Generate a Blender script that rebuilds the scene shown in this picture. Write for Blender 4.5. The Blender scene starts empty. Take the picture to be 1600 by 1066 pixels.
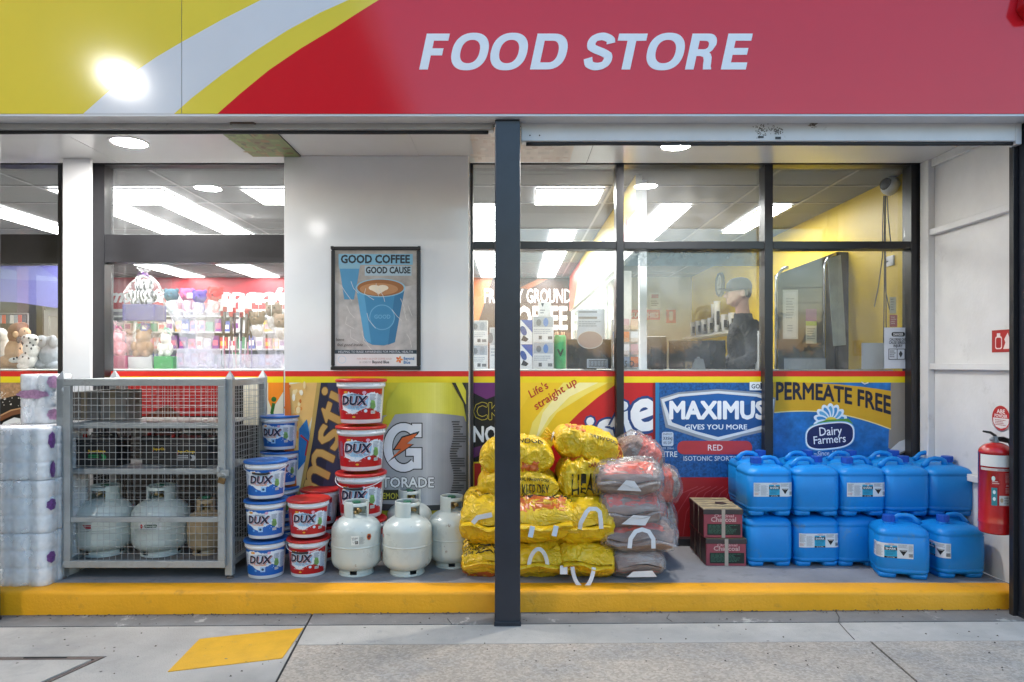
import bpy, bmesh, math, random
from mathutils import Vector, Matrix, noise, geometry
R = math.radians
PI = math.pi
C = bpy.context.scene.collection
SC = bpy.context.scene
random.seed(7)

# ------------------------------------------------------------------ camera, sky, sun, exposure
FPX = 1067.0      # focal length in photograph pixels
EYE = 1.47        # eye height in metres
cam = bpy.data.cameras.new('camera')
cam.sensor_width = 36.0
cam.lens = 36.0 * FPX / 1600.0
cam.shift_y = 37.0 / 1600.0
cam.clip_start = 0.05
cam.clip_end = 2000
camo = bpy.data.objects.new('camera', cam)
camo.location = (0, 0, EYE)
camo.rotation_euler = (R(90), 0, 0)
C.objects.link(camo)
SC.camera = camo

W = bpy.data.worlds.new('World')
SC.world = W
W.use_nodes = True
wn = W.node_tree.nodes
wl = W.node_tree.links
bg = wn['Background']
sky = wn.new('ShaderNodeTexSky')
sky.sky_type = 'NISHITA'
sky.sun_disc = False
sky.sun_elevation = R(2.5)
sky.sun_rotation = R(-15)
sky.air_density = 1.0
sky.dust_density = 1.5
sky.ozone_density = 2.6
tint = wn.new('ShaderNodeMix'); tint.data_type = 'RGBA'; tint.blend_type = 'MULTIPLY'
tint.inputs['Factor'].default_value = 1.0
tint.inputs[7].default_value = (1.22, 0.98, 0.90, 1)    # dusk haze, a little mauve
wl.new(sky.outputs['Color'], tint.inputs[6]); wl.new(tint.outputs[2], bg.inputs['Color'])
bg.inputs['Strength'].default_value = 0.15

sl = bpy.data.lights.new('sun', 'SUN')
sl.energy = 0.9
sl.angle = R(25)
sl.color = (1.0, 0.93, 0.88)
slo = bpy.data.objects.new('sun', sl)
# the sun is setting behind the shop, so the front gets only soft sky light
slo.rotation_euler = (R(-87.5), 0, R(-15))
C.objects.link(slo)

SC.view_settings.view_transform = 'Standard'
SC.view_settings.look = 'None'
SC.view_settings.gamma = 1.0
SC.view_settings.exposure = 3.6
try: SC.view_settings.use_curve_mapping = False
except Exception: pass
SC.cycles.max_bounces = 10
SC.cycles.transparent_max_bounces = 24
SC.cycles.glossy_bounces = 4
SC.cycles.sample_clamp_indirect = 6.0
SC.cycles.caustics_reflective = False
SC.cycles.caustics_refractive = False

# ------------------------------------------------------------------ helpers
def Pt(px, py, Y): return ((px-800.0)/FPX*Y, Y, EYE+(570.0-py)/FPX*Y)
def PX(px, Y): return (px-800.0)/FPX*Y
def PZ(py, Y): return EYE+(570.0-py)/FPX*Y
def lin(c):
    def f(v):
        v /= 255.0
        return v/12.92 if v <= 0.04045 else ((v+0.055)/1.055)**2.4
    return (f(c[0]), f(c[1]), f(c[2]), 1.0)
def hx(s):
    return lin((int(s[0:2], 16), int(s[2:4], 16), int(s[4:6], 16)))

MATS = {}
def mat(name, col, rough=0.5, metal=0.0, var=0.12, vs=5.0, bump=0.0, bs=60.0, spec=0.5,
        coat=0.0, dirt=None, emit=None, trans=0.0, alpha=1.0, stretch=(1, 1, 1), rvar=0.0, crease=0.0, cs=9.0):
    """procedural principled material: colour x noise, optional dirt colour, fine bump"""
    if name in MATS: return MATS[name]
    m = bpy.data.materials.new(name); m.use_nodes = True
    nt = m.node_tree; N = nt.nodes; L = nt.links
    b = N['Principled BSDF']
    if isinstance(col, str): col = hx(col)
    b.inputs['Roughness'].default_value = rough
    b.inputs['Metallic'].default_value = metal
    b.inputs['Specular IOR Level'].default_value = spec
    b.inputs['Coat Weight'].default_value = coat
    b.inputs['Coat Roughness'].default_value = 0.08
    tc = N.new('ShaderNodeTexCoord')
    mp = N.new('ShaderNodeMapping'); mp.inputs['Scale'].default_value = stretch
    L.new(tc.outputs['Object'], mp.inputs['Vector'])
    oi = N.new('ShaderNodeObjectInfo')
    ad = N.new('ShaderNodeVectorMath'); ad.operation = 'ADD'
    L.new(mp.outputs[0], ad.inputs[0]); 
    ml = N.new('ShaderNodeMath'); ml.operation = 'MULTIPLY'; ml.inputs[1].default_value = 37.0
    L.new(oi.outputs['Random'], ml.inputs[0]); L.new(ml.outputs[0], ad.inputs[1])
    v = ad.outputs[0]
    nz = N.new('ShaderNodeTexNoise'); nz.inputs['Scale'].default_value = vs
    nz.inputs['Detail'].default_value = 5; nz.inputs['Roughness'].default_value = 0.6
    L.new(v, nz.inputs['Vector'])
    mr = N.new('ShaderNodeMapRange')
    mr.inputs['From Min'].default_value = 0.3; mr.inputs['From Max'].default_value = 0.7
    mr.inputs['To Min'].default_value = 1.0-var; mr.inputs['To Max'].default_value = 1.0+var*0.6
    L.new(nz.outputs['Fac'], mr.inputs['Value'])
    mx = N.new('ShaderNodeVectorMath'); mx.operation = 'SCALE'
    mx.inputs[0].default_value = col[:3]
    L.new(mr.outputs[0], mx.inputs['Scale'])
    out = mx.outputs[0]
    if dirt:
        dcol, dsc, dlo, dhi = dirt
        if isinstance(dcol, str): dcol = hx(dcol)
        n2 = N.new('ShaderNodeTexNoise'); n2.inputs['Scale'].default_value = dsc
        n2.inputs['Detail'].default_value = 8; n2.inputs['Roughness'].default_value = 0.7
        L.new(v, n2.inputs['Vector'])
        m2 = N.new('ShaderNodeMapRange')
        m2.inputs['From Min'].default_value = dlo; m2.inputs['From Max'].default_value = dhi
        L.new(n2.outputs['Fac'], m2.inputs['Value'])
        mm = N.new('ShaderNodeMix'); mm.data_type = 'RGBA'
        L.new(m2.outputs[0], mm.inputs['Factor'])
        L.new(out, mm.inputs[6]); mm.inputs[7].default_value = dcol
        out = mm.outputs[2]
    L.new(out, b.inputs['Base Color'])
    if rvar:
        m3 = N.new('ShaderNodeMapRange')
        m3.inputs['To Min'].default_value = max(0.02, rough-rvar); m3.inputs['To Max'].default_value = rough+rvar
        L.new(nz.outputs['Fac'], m3.inputs['Value']); L.new(m3.outputs[0], b.inputs['Roughness'])
    if bump:
        n3 = N.new('ShaderNodeTexNoise'); n3.inputs['Scale'].default_value = bs
        n3.inputs['Detail'].default_value = 4
        L.new(v, n3.inputs['Vector'])
        bp = N.new('ShaderNodeBump'); bp.inputs['Strength'].default_value = bump
        bp.inputs['Distance'].default_value = 0.01
        L.new(n3.outputs['Fac'], bp.inputs['Height']); L.new(bp.outputs[0], b.inputs['Normal'])
        if crease:
            n4 = N.new('ShaderNodeTexNoise'); n4.inputs['Scale'].default_value = cs; n4.inputs['Detail'].default_value = 3
            n4.inputs['Distortion'].default_value = 1.6; L.new(v, n4.inputs['Vector'])
            s4 = N.new('ShaderNodeMath'); s4.operation = 'SUBTRACT'; s4.inputs[1].default_value = 0.5; L.new(n4.outputs['Fac'], s4.inputs[0])
            a4 = N.new('ShaderNodeMath'); a4.operation = 'ABSOLUTE'; L.new(s4.outputs[0], a4.inputs[0])
            p4 = N.new('ShaderNodeMath'); p4.operation = 'POWER'; p4.inputs[1].default_value = 0.6; L.new(a4.outputs[0], p4.inputs[0])
            b4 = N.new('ShaderNodeBump'); b4.inputs['Strength'].default_value = crease; b4.inputs['Distance'].default_value = 0.03; b4.invert = True
            L.new(p4.outputs[0], b4.inputs['Height']); L.new(bp.outputs[0], b4.inputs['Normal']); L.new(b4.outputs[0], b.inputs['Normal'])
    if emit:
        b.inputs['Emission Color'].default_value = hx(emit[0]) if isinstance(emit[0], str) else emit[0]
        b.inputs['Emission Strength'].default_value = emit[1]
    if alpha < 1.0: b.inputs['Alpha'].default_value = alpha
    MATS[name] = m
    return m

def film(name, tint=(1, 1, 1), haze=0.15, gloss=0.08, rough=0.08, bump=0.0, bs=30.0, hcol=(0.8, 0.8, 0.82)):
    """clear film or pane: mostly transparent, a little white haze, fresnel reflection"""
    if name in MATS: return MATS[name]
    m = bpy.data.materials.new(name); m.use_nodes = True
    nt = m.node_tree; N = nt.nodes; L = nt.links
    N.remove(N['Principled BSDF'])
    o = N['Material Output']
    t = N.new('ShaderNodeBsdfTransparent'); t.inputs[0].default_value = (*tint, 1)
    d = N.new('ShaderNodeBsdfDiffuse'); d.inputs[0].default_value = (*hcol, 1)
    g = N.new('ShaderNodeBsdfGlossy'); g.inputs['Roughness'].default_value = rough
    a = N.new('ShaderNodeMixShader')
    L.new(t.outputs[0], a.inputs[1]); L.new(d.outputs[0], a.inputs[2])
    tc = N.new('ShaderNodeTexCoord'); nz = N.new('ShaderNodeTexNoise'); nz.inputs['Scale'].default_value = bs*0.3
    nz.inputs['Detail'].default_value = 6
    L.new(tc.outputs['Object'], nz.inputs['Vector'])
    mr = N.new('ShaderNodeMapRange'); mr.inputs['From Min'].default_value = 0.35; mr.inputs['From Max'].default_value = 0.75
    mr.inputs['To Min'].default_value = haze*0.55; mr.inputs['To Max'].default_value = min(1, haze*1.6)
    L.new(nz.outputs['Fac'], mr.inputs['Value']); L.new(mr.outputs[0], a.inputs[0])
    lw = N.new('ShaderNodeLayerWeight'); lw.inputs['Blend'].default_value = 0.5
    pw_ = N.new('ShaderNodeMath'); pw_.operation = 'POWER'; pw_.inputs[1].default_value = 5.0
    L.new(lw.outputs['Facing'], pw_.inputs[0])
    fr = N.new('ShaderNodeMath'); fr.operation = 'MULTIPLY_ADD'; fr.inputs[1].default_value = 0.9; fr.inputs[2].default_value = 0.04
    L.new(pw_.outputs[0], fr.inputs[0])
    ad = N.new('ShaderNodeMath'); ad.operation = 'ADD'; ad.inputs[1].default_value = gloss; ad.use_clamp = True
    L.new(fr.outputs[0], ad.inputs[0])
    b = N.new('ShaderNodeMixShader')
    L.new(ad.outputs[0], b.inputs[0]); L.new(a.outputs[0], b.inputs[1]); L.new(g.outputs[0], b.inputs[2])
    if bump:
        n3 = N.new('ShaderNodeTexNoise'); n3.inputs['Scale'].default_value = bs; n3.inputs['Detail'].default_value = 5
        n3.inputs['Distortion'].default_value = 1.2
        L.new(tc.outputs['Object'], n3.inputs['Vector'])
        bp = N.new('ShaderNodeBump'); bp.inputs['Strength'].default_value = bump; bp.inputs['Distance'].default_value = 0.02
        L.new(n3.outputs['Fac'], bp.inputs['Height'])
        L.new(bp.outputs[0], g.inputs['Normal'])
    L.new(b.outputs[0], o.inputs['Surface'])
    MATS[name] = m
    return m

def ink(c, rough=0.42, **k):
    """print ink of a hex colour"""
    return mat('ink_'+c+('' if rough == 0.42 else '_%d' % int(rough*100)), c, rough=rough, var=0.05, vs=9.0, **k)

def link(o, parent=None):
    C.objects.link(o)
    if parent is not None: o.parent = parent
    return o
def tag(o, label=None, cat=None, group=None, kind=None):
    if label: o['label'] = label
    if cat: o['category'] = cat
    if group: o['group'] = group
    if kind: o['kind'] = kind
    return o
def thing(name, label, cat, loc=(0, 0, 0), rz=0.0, group=None):
    o = bpy.data.objects.new(name, None); o.empty_display_size = 0.05
    o.location = loc; o.rotation_euler = (0, 0, rz)
    link(o); return tag(o, label, cat, group)

class MB:
    def __init__(s): s.v = []; s.f = []; s.m = []; s.mats = []; s.sm = []
    def mi(s, m):
        if m not in s.mats: s.mats.append(m)
        return s.mats.index(m)
    def add(s, vs, fs, m, smooth=False, M=None):
        o = len(s.v); i = s.mi(m)
        if M is not None: vs = [M @ Vector(p) for p in vs]
        s.v += [tuple(p) for p in vs]
        for f in fs: s.f.append(tuple(o+k for k in f)); s.m.append(i); s.sm.append(smooth)
        return s
    def box(s, x0, x1, y0, y1, z0, z1, m, M=None):
        v = [(x0, y0, z0), (x1, y0, z0), (x1, y1, z0), (x0, y1, z0), (x0, y0, z1), (x1, y0, z1), (x1, y1, z1), (x0, y1, z1)]
        f = [(0, 3, 2, 1), (4, 5, 6, 7), (0, 1, 5, 4), (1, 2, 6, 5), (2, 3, 7, 6), (3, 0, 4, 7)]
        return s.add(v, f, m, False, M)
    def lathe(s, prof, m, seg=32, c=(0, 0, 0), a0=0.0, a1=2*PI, smooth=True, M=None, close=True):
        full = abs(a1-a0-2*PI) < 1e-6
        n = seg if full else seg+1
        vs = []; fs = []
        for r, z in prof:
            for k in range(n):
                a = a0+(a1-a0)*k/seg
                vs.append((c[0]+r*math.cos(a), c[1]+r*math.sin(a), c[2]+z))
        for i in range(len(prof)-1):
            for k in range(seg):
                k2 = (k+1) % n
                fs.append((i*n+k, i*n+k2, (i+1)*n+k2, (i+1)*n+k))
        if full and close:
            if prof[0][0] > 1e-5: fs.append(tuple(reversed(range(n))))
            if prof[-1][0] > 1e-5: fs.append(tuple((len(prof)-1)*n+k for k in range(n)))
        return s.add(vs, fs, m, smooth, M)
    def tube(s, pts, r, m, seg=8, smooth=True, caps=True, flat=1.0):
        pts = [Vector(p) for p in pts]; n = len(pts)
        vs = []; fs = []
        t0 = (pts[1]-pts[0]).normalized()
        up = Vector((0, 0, 1)) if abs(t0.z) < 0.9 else Vector((1, 0, 0))
        a = t0.cross(up).normalized()
        for i in range(n):
            t = (pts[min(i+1, n-1)]-pts[max(i-1, 0)])
            if t.length < 1e-9: t = t0
            t.normalize()
            a = (a-t*a.dot(t))
            if a.length < 1e-6: a = t.cross(Vector((0.3, 0.8, 0.5)))
            a.normalize(); b = t.cross(a)
            rr = r[i] if isinstance(r, (list, tuple)) else r
            for k in range(seg):
                q = 2*PI*k/seg
                vs.append(pts[i]+a*(rr*math.cos(q))+b*(rr*flat*math.sin(q)))
        for i in range(n-1):
            for k in range(seg):
                k2 = (k+1) % seg
                fs.append((i*seg+k, i*seg+k2, (i+1)*seg+k2, (i+1)*seg+k))
        if caps:
            fs.append(tuple(reversed(range(seg)))); fs.append(tuple((n-1)*seg+k for k in range(seg)))
        return s.add(vs, fs, m, smooth)
    def prism(s, pts, y0, y1, m, M=None):
        """polygon in x,z extruded along y"""
        n = len(pts)
        vs = [(p[0], y0, p[1]) for p in pts]+[(p[0], y1, p[1]) for p in pts]
        tr = geometry.tessellate_polygon([[Vector((p[0], p[1], 0)) for p in pts]])
        fs = [tuple(t) for t in tr]+[tuple(n+i for i in reversed(t)) for t in tr]
        fs += [(i, (i+1) % n, n+(i+1) % n, n+i) for i in range(n)]
        return s.add(vs, fs, m, False, M)
    def ell(s, c, r, m, seg=16, rings=10, M=None, smooth=True):
        pr = [(max(1e-6, math.sin(PI*i/rings)), -math.cos(PI*i/rings)) for i in range(rings+1)]
        T = Matrix.Translation(c) @ (M if M is not None else Matrix.Identity(4)) @ Matrix.Diagonal((r[0], r[1], r[2], 1))
        return s.lathe(pr, m, seg, smooth=smooth, M=T, close=False)
    def mesh(s, name):
        me = bpy.data.meshes.new(name)
        me.from_pydata(s.v, [], s.f)
        for m in s.mats: me.materials.append(m)
        me.polygons.foreach_set('material_index', s.m)
        me.polygons.foreach_set('use_smooth', s.sm)
        me.update()
        return me
    def build(s, name, parent=None, bevel=0.0, seg=2, fix=True, loc=None, rz=None):
        me = s.mesh(name)
        if fix:
            b = bmesh.new(); b.from_mesh(me)
            bmesh.ops.recalc_face_normals(b, faces=b.faces[:]); b.to_mesh(me); b.free()
        o = bpy.data.objects.new(name, me)
        if loc: o.location = loc
        if rz is not None: o.rotation_euler = (0, 0, rz)
        link(o, parent)
        if bevel:
            md = o.modifiers.new('bevel', 'BEVEL'); md.width = bevel; md.segments = seg
            md.limit_method = 'ANGLE'; md.angle_limit = R(40)
        return o

def bx(name, x0, x1, y0, y1, z0, z1, m, parent=None, bevel=0.0):
    return MB().box(x0, x1, y0, y1, z0, z1, m).build(name, parent, bevel)

def kids(o): return [c for c in bpy.data.objects if c.parent == o]
def copy_tree(o, loc=None, rz=None, label=None, group=None, parent=None, sc=None):
    """copy a thing, its parts and sub-parts"""
    ch = CH.get(o.name)
    if ch is None:
        ch = kids(o); CH[o.name] = ch
    c = o.copy(); C.objects.link(c)
    if parent is not None: c.parent = parent
    if loc is not None: c.location = loc
    if rz is not None: c.rotation_euler = (0, 0, rz)
    if sc is not None: c.scale = sc
    if label: c['label'] = label
    if group: c['group'] = group
    for k in ch: copy_tree(k, parent=c)
    return c
CH = {}

# ---- flat print: polygons and lettering authored in a flat (u right, v down) drawing space
GLY = {}
def glyphs(txt, off, shear, sp=1.0, res=2):
    k = (txt, off, shear, sp, res)
    if k in GLY: return GLY[k]
    c = bpy.data.curves.new('t', 'FONT'); c.body = txt; c.offset = off; c.shear = shear
    c.resolution_u = res; c.space_character = sp; c.fill_mode = 'FRONT'
    o = bpy.data.objects.new('t', c)
    m = bpy.data.meshes.new_from_object(o)
    vs = [(v.co.x, v.co.y) for v in m.vertices]; fs = [tuple(p.vertices) for p in m.polygons]
    bpy.data.objects.remove(o); bpy.data.meshes.remove(m); bpy.data.curves.remove(c)
    GLY[k] = (vs, fs)
    return GLY[k]

class Art:
    def __init__(s): s.sh = []; s.n = 0
    def poly(s, pts, col, hole=None):
        s.n += 1
        tr = geometry.tessellate_polygon([[Vector((p[0], p[1], 0)) for p in pts]])
        s.sh.append((list(pts), [tuple(t) for t in tr], col, s.n)); return s
    def rect(s, x0, y0, x1, y1, col, same=False):
        if not same: s.n += 1
        s.sh.append(([(x0, y0), (x1, y0), (x1, y1), (x0, y1)], [(0, 1, 2, 3)], col, s.n)); return s
    def ell(s, cx, cy, rx, ry, col, seg=28, rot=0.0):
        ca, sa = math.cos(rot), math.sin(rot)
        p = []
        for i in range(seg):
            a = 2*PI*i/seg; x, y = rx*math.cos(a), ry*math.sin(a)
            p.append((cx+x*ca-y*sa, cy+x*sa+y*ca))
        return s.poly(p, col)
    def rrect(s, x0, y0, x1, y1, r, col):
        p = []
        for cx, cy, a in ((x1-r, y0+r, -90), (x1-r, y1-r, 0), (x0+r, y1-r, 90), (x0+r, y0+r, 180)):
            for i in range(6):
                q = R(a+90*i/5); p.append((cx+r*math.cos(q), cy+r*math.sin(q)))
        return s.poly(p, col)
    def line(s, pts, w, col):
        """thick polyline"""
        a = []; b = []
        for i, p in enumerate(pts):
            q0 = pts[max(0, i-1)]; q1 = pts[min(len(pts)-1, i+1)]
            dx, dy = q1[0]-q0[0], q1[1]-q0[1]; l = math.hypot(dx, dy) or 1
            nx, ny = -dy/l*w/2, dx/l*w/2
            a.append((p[0]+nx, p[1]+ny)); b.append((p[0]-nx, p[1]-ny))
        return s.poly(a+b[::-1], col)
    def text(s, t, x0, yb, x1, cap, col, bold=0.0, shear=0.0, rot=0.0, warp=None, outline=None, sp=1.0, res=2, mirror=False):
        """text with baseline yb from x0 to x1, capitals cap high; rot anticlockwise about (x0, yb)"""
        BMAX = 0.0
        base = glyphs(t, min(bold, BMAX), shear, sp, res)
        hb = glyphs('H', min(bold, BMAX), 0.0, 1.0, res)
        if not base[0]: return s
        xs = [p[0] for p in base[0]]; lo, hi = min(xs), max(xs)
        ch = max(p[1] for p in hb[0])-min(0, min(p[1] for p in hb[0]))
        sx = (x1-x0)/(hi-lo) if x1 is not None else cap/ch
        sy = cap/ch
        def fat(b, col):
            g = glyphs(t, min(b, BMAX), shear, sp, res); d = b-BMAX
            if d <= 0.003: return put(g, col)
            d *= 0.9
            nn = 4 if d < 0.012 else 8
            for k in range(nn):
                q = PI*2*(k+0.5)/nn; put(g, col, d*math.cos(q)*sx, d*math.sin(q)*sy, 0.12)
            put(g, col, 0, 0, 0.12)
        def put(g, col, ox=0.0, oy=0.0, dn=1):
            s.n += dn
            ca, sa = math.cos(rot), math.sin(rot)
            o = []
            for x, y in g[0]:
                u = (x-lo)*sx+ox; v = y*sy+oy
                if mirror: u = (hi-lo)*sx-u
                if warp: u, v = warp(u, v)
                o.append((x0+u*ca-v*sa, yb-(u*sa+v*ca)))
            s.sh.append((o, g[1], col, s.n))
        if outline:
            for w, oc in outline: s.n += 0.5; fat(bold+w, oc)
        s.n += 0.5; fat(bold, col)
        return s
    def grad(s, x0, x1, n, top, bot, stops):
        """printed tone running across a shape: n thin strips between the outlines top(x) and bot(x)"""
        s.n += 1
        for i in range(n):
            a, b = x0+(x1-x0)*i/n, x0+(x1-x0)*(i+1)/n; u = (i+0.5)/n
            for k in range(len(stops)-1):
                if stops[k][0] <= u <= stops[k+1][0]: break
            f = (u-stops[k][0])/(stops[k+1][0]-stops[k][0])
            f = round(f*6)/6.0
            c = ''.join('%02x' % int(stops[k][1][j]+(stops[k+1][1][j]-stops[k][1][j])*f) for j in range(3))
            s.sh.append(([(a, top(a)), (b, top(b)), (b, bot(b)), (a, bot(a))], [(0, 1, 2, 3)], c, s.n))
        return s
    def lines(s, x0, y0, x1, y1, n, col, seed=1, frac=0.45, jag=True):
        """small print, too fine to read: broken dark dashes in lines"""
        rr = random.Random(seed); h = (y1-y0)/n
        s.n += 1
        for i in range(n):
            y = y0+i*h; x = x0; end = x1-(rr.random()*0.3*(x1-x0) if jag else 0)
            while x < end:
                w = (x1-x0)*rr.uniform(0.05, 0.16); e = min(end, x+w)
                s.sh.append(([(x, y), (e, y), (e, y+h*frac), (x, y+h*frac)], [(0, 1, 2, 3)], col, s.n))
                x = e+(x1-x0)*0.018
        return s
    def build(s, name, f, parent=None, cuts=None, rough=0.42, step=0.00025, mats=None):
        """f(u, v, h) -> xyz with h the height above the carrier; cuts = u values to split at"""
        mb = MB(); V = []; Fa = []; Mi = []
        for pts, fs, col, n in s.sh:
            m = mats[col] if mats and col in mats else (col if not isinstance(col, str) else ink(col, rough))
            i = mb.mi(m); o = len(V)
            V += [(p[0], p[1], n*step) for p in pts]
            for q in fs: Fa.append(tuple(o+k for k in q)); Mi.append(i)
        me = bpy.data.meshes.new(name); me.from_pydata(V, [], Fa)
        for m in mb.mats: me.materials.append(m)
        me.polygons.foreach_set('material_index', Mi)
        b = bmesh.new(); b.from_mesh(me)
        if cuts:
            for ax, vals in enumerate(cuts):
                for c in vals:
                    co = [0, 0, 0]; no = [0, 0, 0]; co[ax] = c; no[ax] = 1
                    bmesh.ops.bisect_plane(b, geom=b.verts[:]+b.edges[:]+b.faces[:], plane_co=co, plane_no=no)
        for v in b.verts: v.co = Vector(f(v.co.x, v.co.y, v.co.z))
        b.to_mesh(me); b.free(); me.update()
        o = bpy.data.objects.new(name, me)
        return link(o, parent)

def plane_map(Y, org=(0, 0, 0)):
    """drawing space = photograph pixels at depth Y, facing -Y"""
    return lambda u, v, h: (PX(u, Y)-org[0], Y-h-org[1], PZ(v, Y)-org[2])
def face_map(o, right, down, n, su=1.0):
    """drawing units -> a plane with origin o, unit vectors"""
    o, right, down, n = Vector(o), Vector(right), Vector(down), Vector(n)
    return lambda u, v, h: o+right*(u*su)+down*(v*su)+n*h
# ------------------------------------------------------------------ materials
GROUND_SLOPE = 0.0065
WHITE = mat('white_panel', (0.80, 0.80, 0.81, 1), rough=0.1, var=0.05, vs=2.0, spec=0.6)
WHITE_SOFFIT = mat('soffit_panel', (0.78, 0.78, 0.77, 1), rough=0.2, var=0.05, vs=1.5, spec=0.5)
WHITE_WALL = mat('white_wall_paint', (0.72, 0.72, 0.72, 1), rough=0.5, var=0.08, vs=3.0, bump=0.12, bs=45, dirt=((0.42, 0.41, 0.39, 1), 3.5, 0.6, 0.85))
ALU = mat('white_powder_coat', (0.66, 0.67, 0.7, 1), rough=0.35, var=0.07, vs=4, dirt=((0.3, 0.28, 0.26, 1), 14, 0.66, 0.8))
ALU_G = mat('grey_roller_rail', (0.45, 0.45, 0.46, 1), rough=0.38, var=0.12, vs=5, dirt=((0.16, 0.15, 0.14, 1), 22, 0.62, 0.78))
BLACK_F = mat('black_window_frame', (0.018, 0.018, 0.021, 1), rough=0.32, var=0.2, vs=6, spec=0.5)
NAVY = mat('navy_post_paint', (0.022, 0.026, 0.038, 1), rough=0.3, var=0.25, vs=3, dirt=((0.25, 0.25, 0.27, 1), 40, 0.74, 0.79), bump=0.05, bs=120)
RUBBER = mat('black_rubber', (0.02, 0.02, 0.022, 1), rough=0.55)
CONC = mat('concrete_apron', (0.44, 0.41, 0.37, 1), rough=0.85, var=0.22, vs=2.2, bump=0.35, bs=130, dirt=((0.26, 0.255, 0.245, 1), 1.7, 0.5, 0.75))
CONC_L = mat('pale_concrete_strip', (0.45, 0.425, 0.385, 1), rough=0.85, var=0.15, vs=5, bump=0.3, bs=160, dirt=((0.25, 0.25, 0.25, 1), 9, 0.6, 0.75))
CONC_D = mat('dark_concrete_strip', (0.2, 0.195, 0.19, 1), rough=0.85, var=0.2, vs=6, bump=0.3, bs=140, dirt=((0.42, 0.41, 0.38, 1), 5.5, 0.6, 0.66))
STEP_TOP = mat('grey_step_top', (0.27, 0.265, 0.27, 1), rough=0.75, var=0.15, vs=4, bump=0.12, bs=90, dirt=((0.15, 0.145, 0.14, 1), 5, 0.55, 0.75))
YEL_P = mat('yellow_line_paint', (0.9, 0.39, 0.006, 1), rough=0.5, var=0.08, vs=5, bump=0.3, bs=70, dirt=((0.5, 0.23, 0.03, 1), 7, 0.58, 0.8))
YEL_R = mat('worn_yellow_paint', (0.72, 0.38, 0.012, 1), rough=0.6, var=0.12, vs=8, bump=0.3, bs=140, dirt=((0.3, 0.26, 0.2, 1), 26, 0.63, 0.7))
DARK_GAP = mat('dark_gap', (0.03, 0.028, 0.026, 1), rough=0.9)

def aggregate(name):
    m = mat(name, (0.47, 0.40, 0.325, 1), rough=0.85, var=0.16, vs=1.4, bump=0.5, bs=170, dirt=((0.33, 0.31, 0.285, 1), 2.2, 0.48, 0.72))
    nt = m.node_tree; N = nt.nodes; L = nt.links
    b = N['Principled BSDF']; src = b.inputs['Base Color'].links[0].from_socket
    tc = N.new('ShaderNodeTexCoord'); vo = N.new('ShaderNodeTexVoronoi'); vo.inputs['Scale'].default_value = 85
    L.new(tc.outputs['Object'], vo.inputs['Vector'])
    mr = N.new('ShaderNodeMapRange'); mr.inputs['From Min'].default_value = 0.0; mr.inputs['From Max'].default_value = 1
    mr.inputs['To Min'].default_value = 0.78; mr.inputs['To Max'].default_value = 1.18
    sp = N.new('ShaderNodeSeparateColor'); L.new(vo.outputs['Color'], sp.inputs[0]); L.new(sp.outputs[0], mr.inputs['Value'])
    mx = N.new('ShaderNodeVectorMath'); mx.operation = 'SCALE'
    L.new(src, mx.inputs[0]); L.new(mr.outputs[0], mx.inputs['Scale']); L.new(mx.outputs[0], b.inputs['Base Color'])
    return m
AGG = aggregate('exposed_aggregate')

# ------------------------------------------------------------------ ground
def gz(x): return GROUND_SLOPE*x*(1.0 if abs(x) < 8 else 8/abs(x))
def gslab(name, pts, top, m, parent, th=0.05):
    """ground slab following the slight fall of the apron; pts are x,y"""
    n = len(pts)
    tr = geometry.tessellate_polygon([[Vector((p[0], p[1], 0)) for p in pts]])
    v = [(p[0], p[1], top+gz(p[0])) for p in pts]+[(p[0], p[1], top-th+gz(p[0])) for p in pts]
    f = [tuple(t) for t in tr]+[(i, (i+1) % n, n+(i+1) % n, n+i) for i in range(n)]
    return MB().add(v, f, m).build(name, parent)
far = MB()
far.box(-400, 400, -400, 12, -0.6, -0.30, mat('asphalt', (0.06, 0.06, 0.062, 1), rough=0.9, var=0.2, vs=0.6, bump=0.4, bs=40))
tag(far.build('ground'), kind='structure')
apron = tag(gslab('pavement', [(-9, -1.5), (9, -1.5), (9, 4.3), (-9, 4.3)], -0.006, DARK_GAP, None, 0.25), kind='structure')
J = 0.006
Y1, Y2 = 3.872, 3.60     # joint lines parallel to the step
def dx(y):               # diagonal joint, left
    return PX(487, 4.03)+(y-4.03)*((PX(430, 3.16)-PX(487, 4.03))/(3.16-4.03))
def dx2(y):
    return PX(1360, 3.6)+(y-3.6)*((PX(1430, 3.16)-PX(1360, 3.6))/(3.16-3.6))
gslab('slab', [(-9, Y1+J), (dx(Y1)-J, Y1+J), (dx(4.2)-J, 4.2), (-9, 4.2)], 0.0, CONC_D, apron)
gslab('slab', [(dx(Y1)+J, Y1+J), (9, Y1+J), (9, 4.2), (dx(4.2)+J, 4.2)], 0.0, CONC_D, apron)
gslab('slab', [(dx(Y2)+J, Y2+0.002), (9, Y2+0.002), (9, Y1-J), (dx(Y1)+J, Y1-J)], 0.0, CONC_L, apron)
# left slab with the hole of the inspection cover
cx0, cx1, cy1 = -4.2, PX(168, 3.475), 3.475
gslab('slab', [(-9, cy1), (-9, -1.5), (dx(-1.5)-J, -1.5), (dx(Y1)-J, Y1-J), (-9, Y1-J), (-9, cy1+0.001), (cx1, cy1), (cx1-0.32, 2.55), (cx0, 2.55), (cx0, cy1)], 0.0, CONC, apron)
gslab('slab', [(dx(-1.5)+J, -1.5), (dx2(-1.5)-J, -1.5), (dx2(Y2)-J, Y2-0.002), (dx(Y2)+J, Y2-0.002)], -0.001, AGG, apron)
gslab('slab', [(dx2(-1.5)+J, -1.5), (9, -1.5), (9, Y2-0.002), (dx2(Y2)+J, Y2-0.002)], -0.001, AGG, apron)
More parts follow.
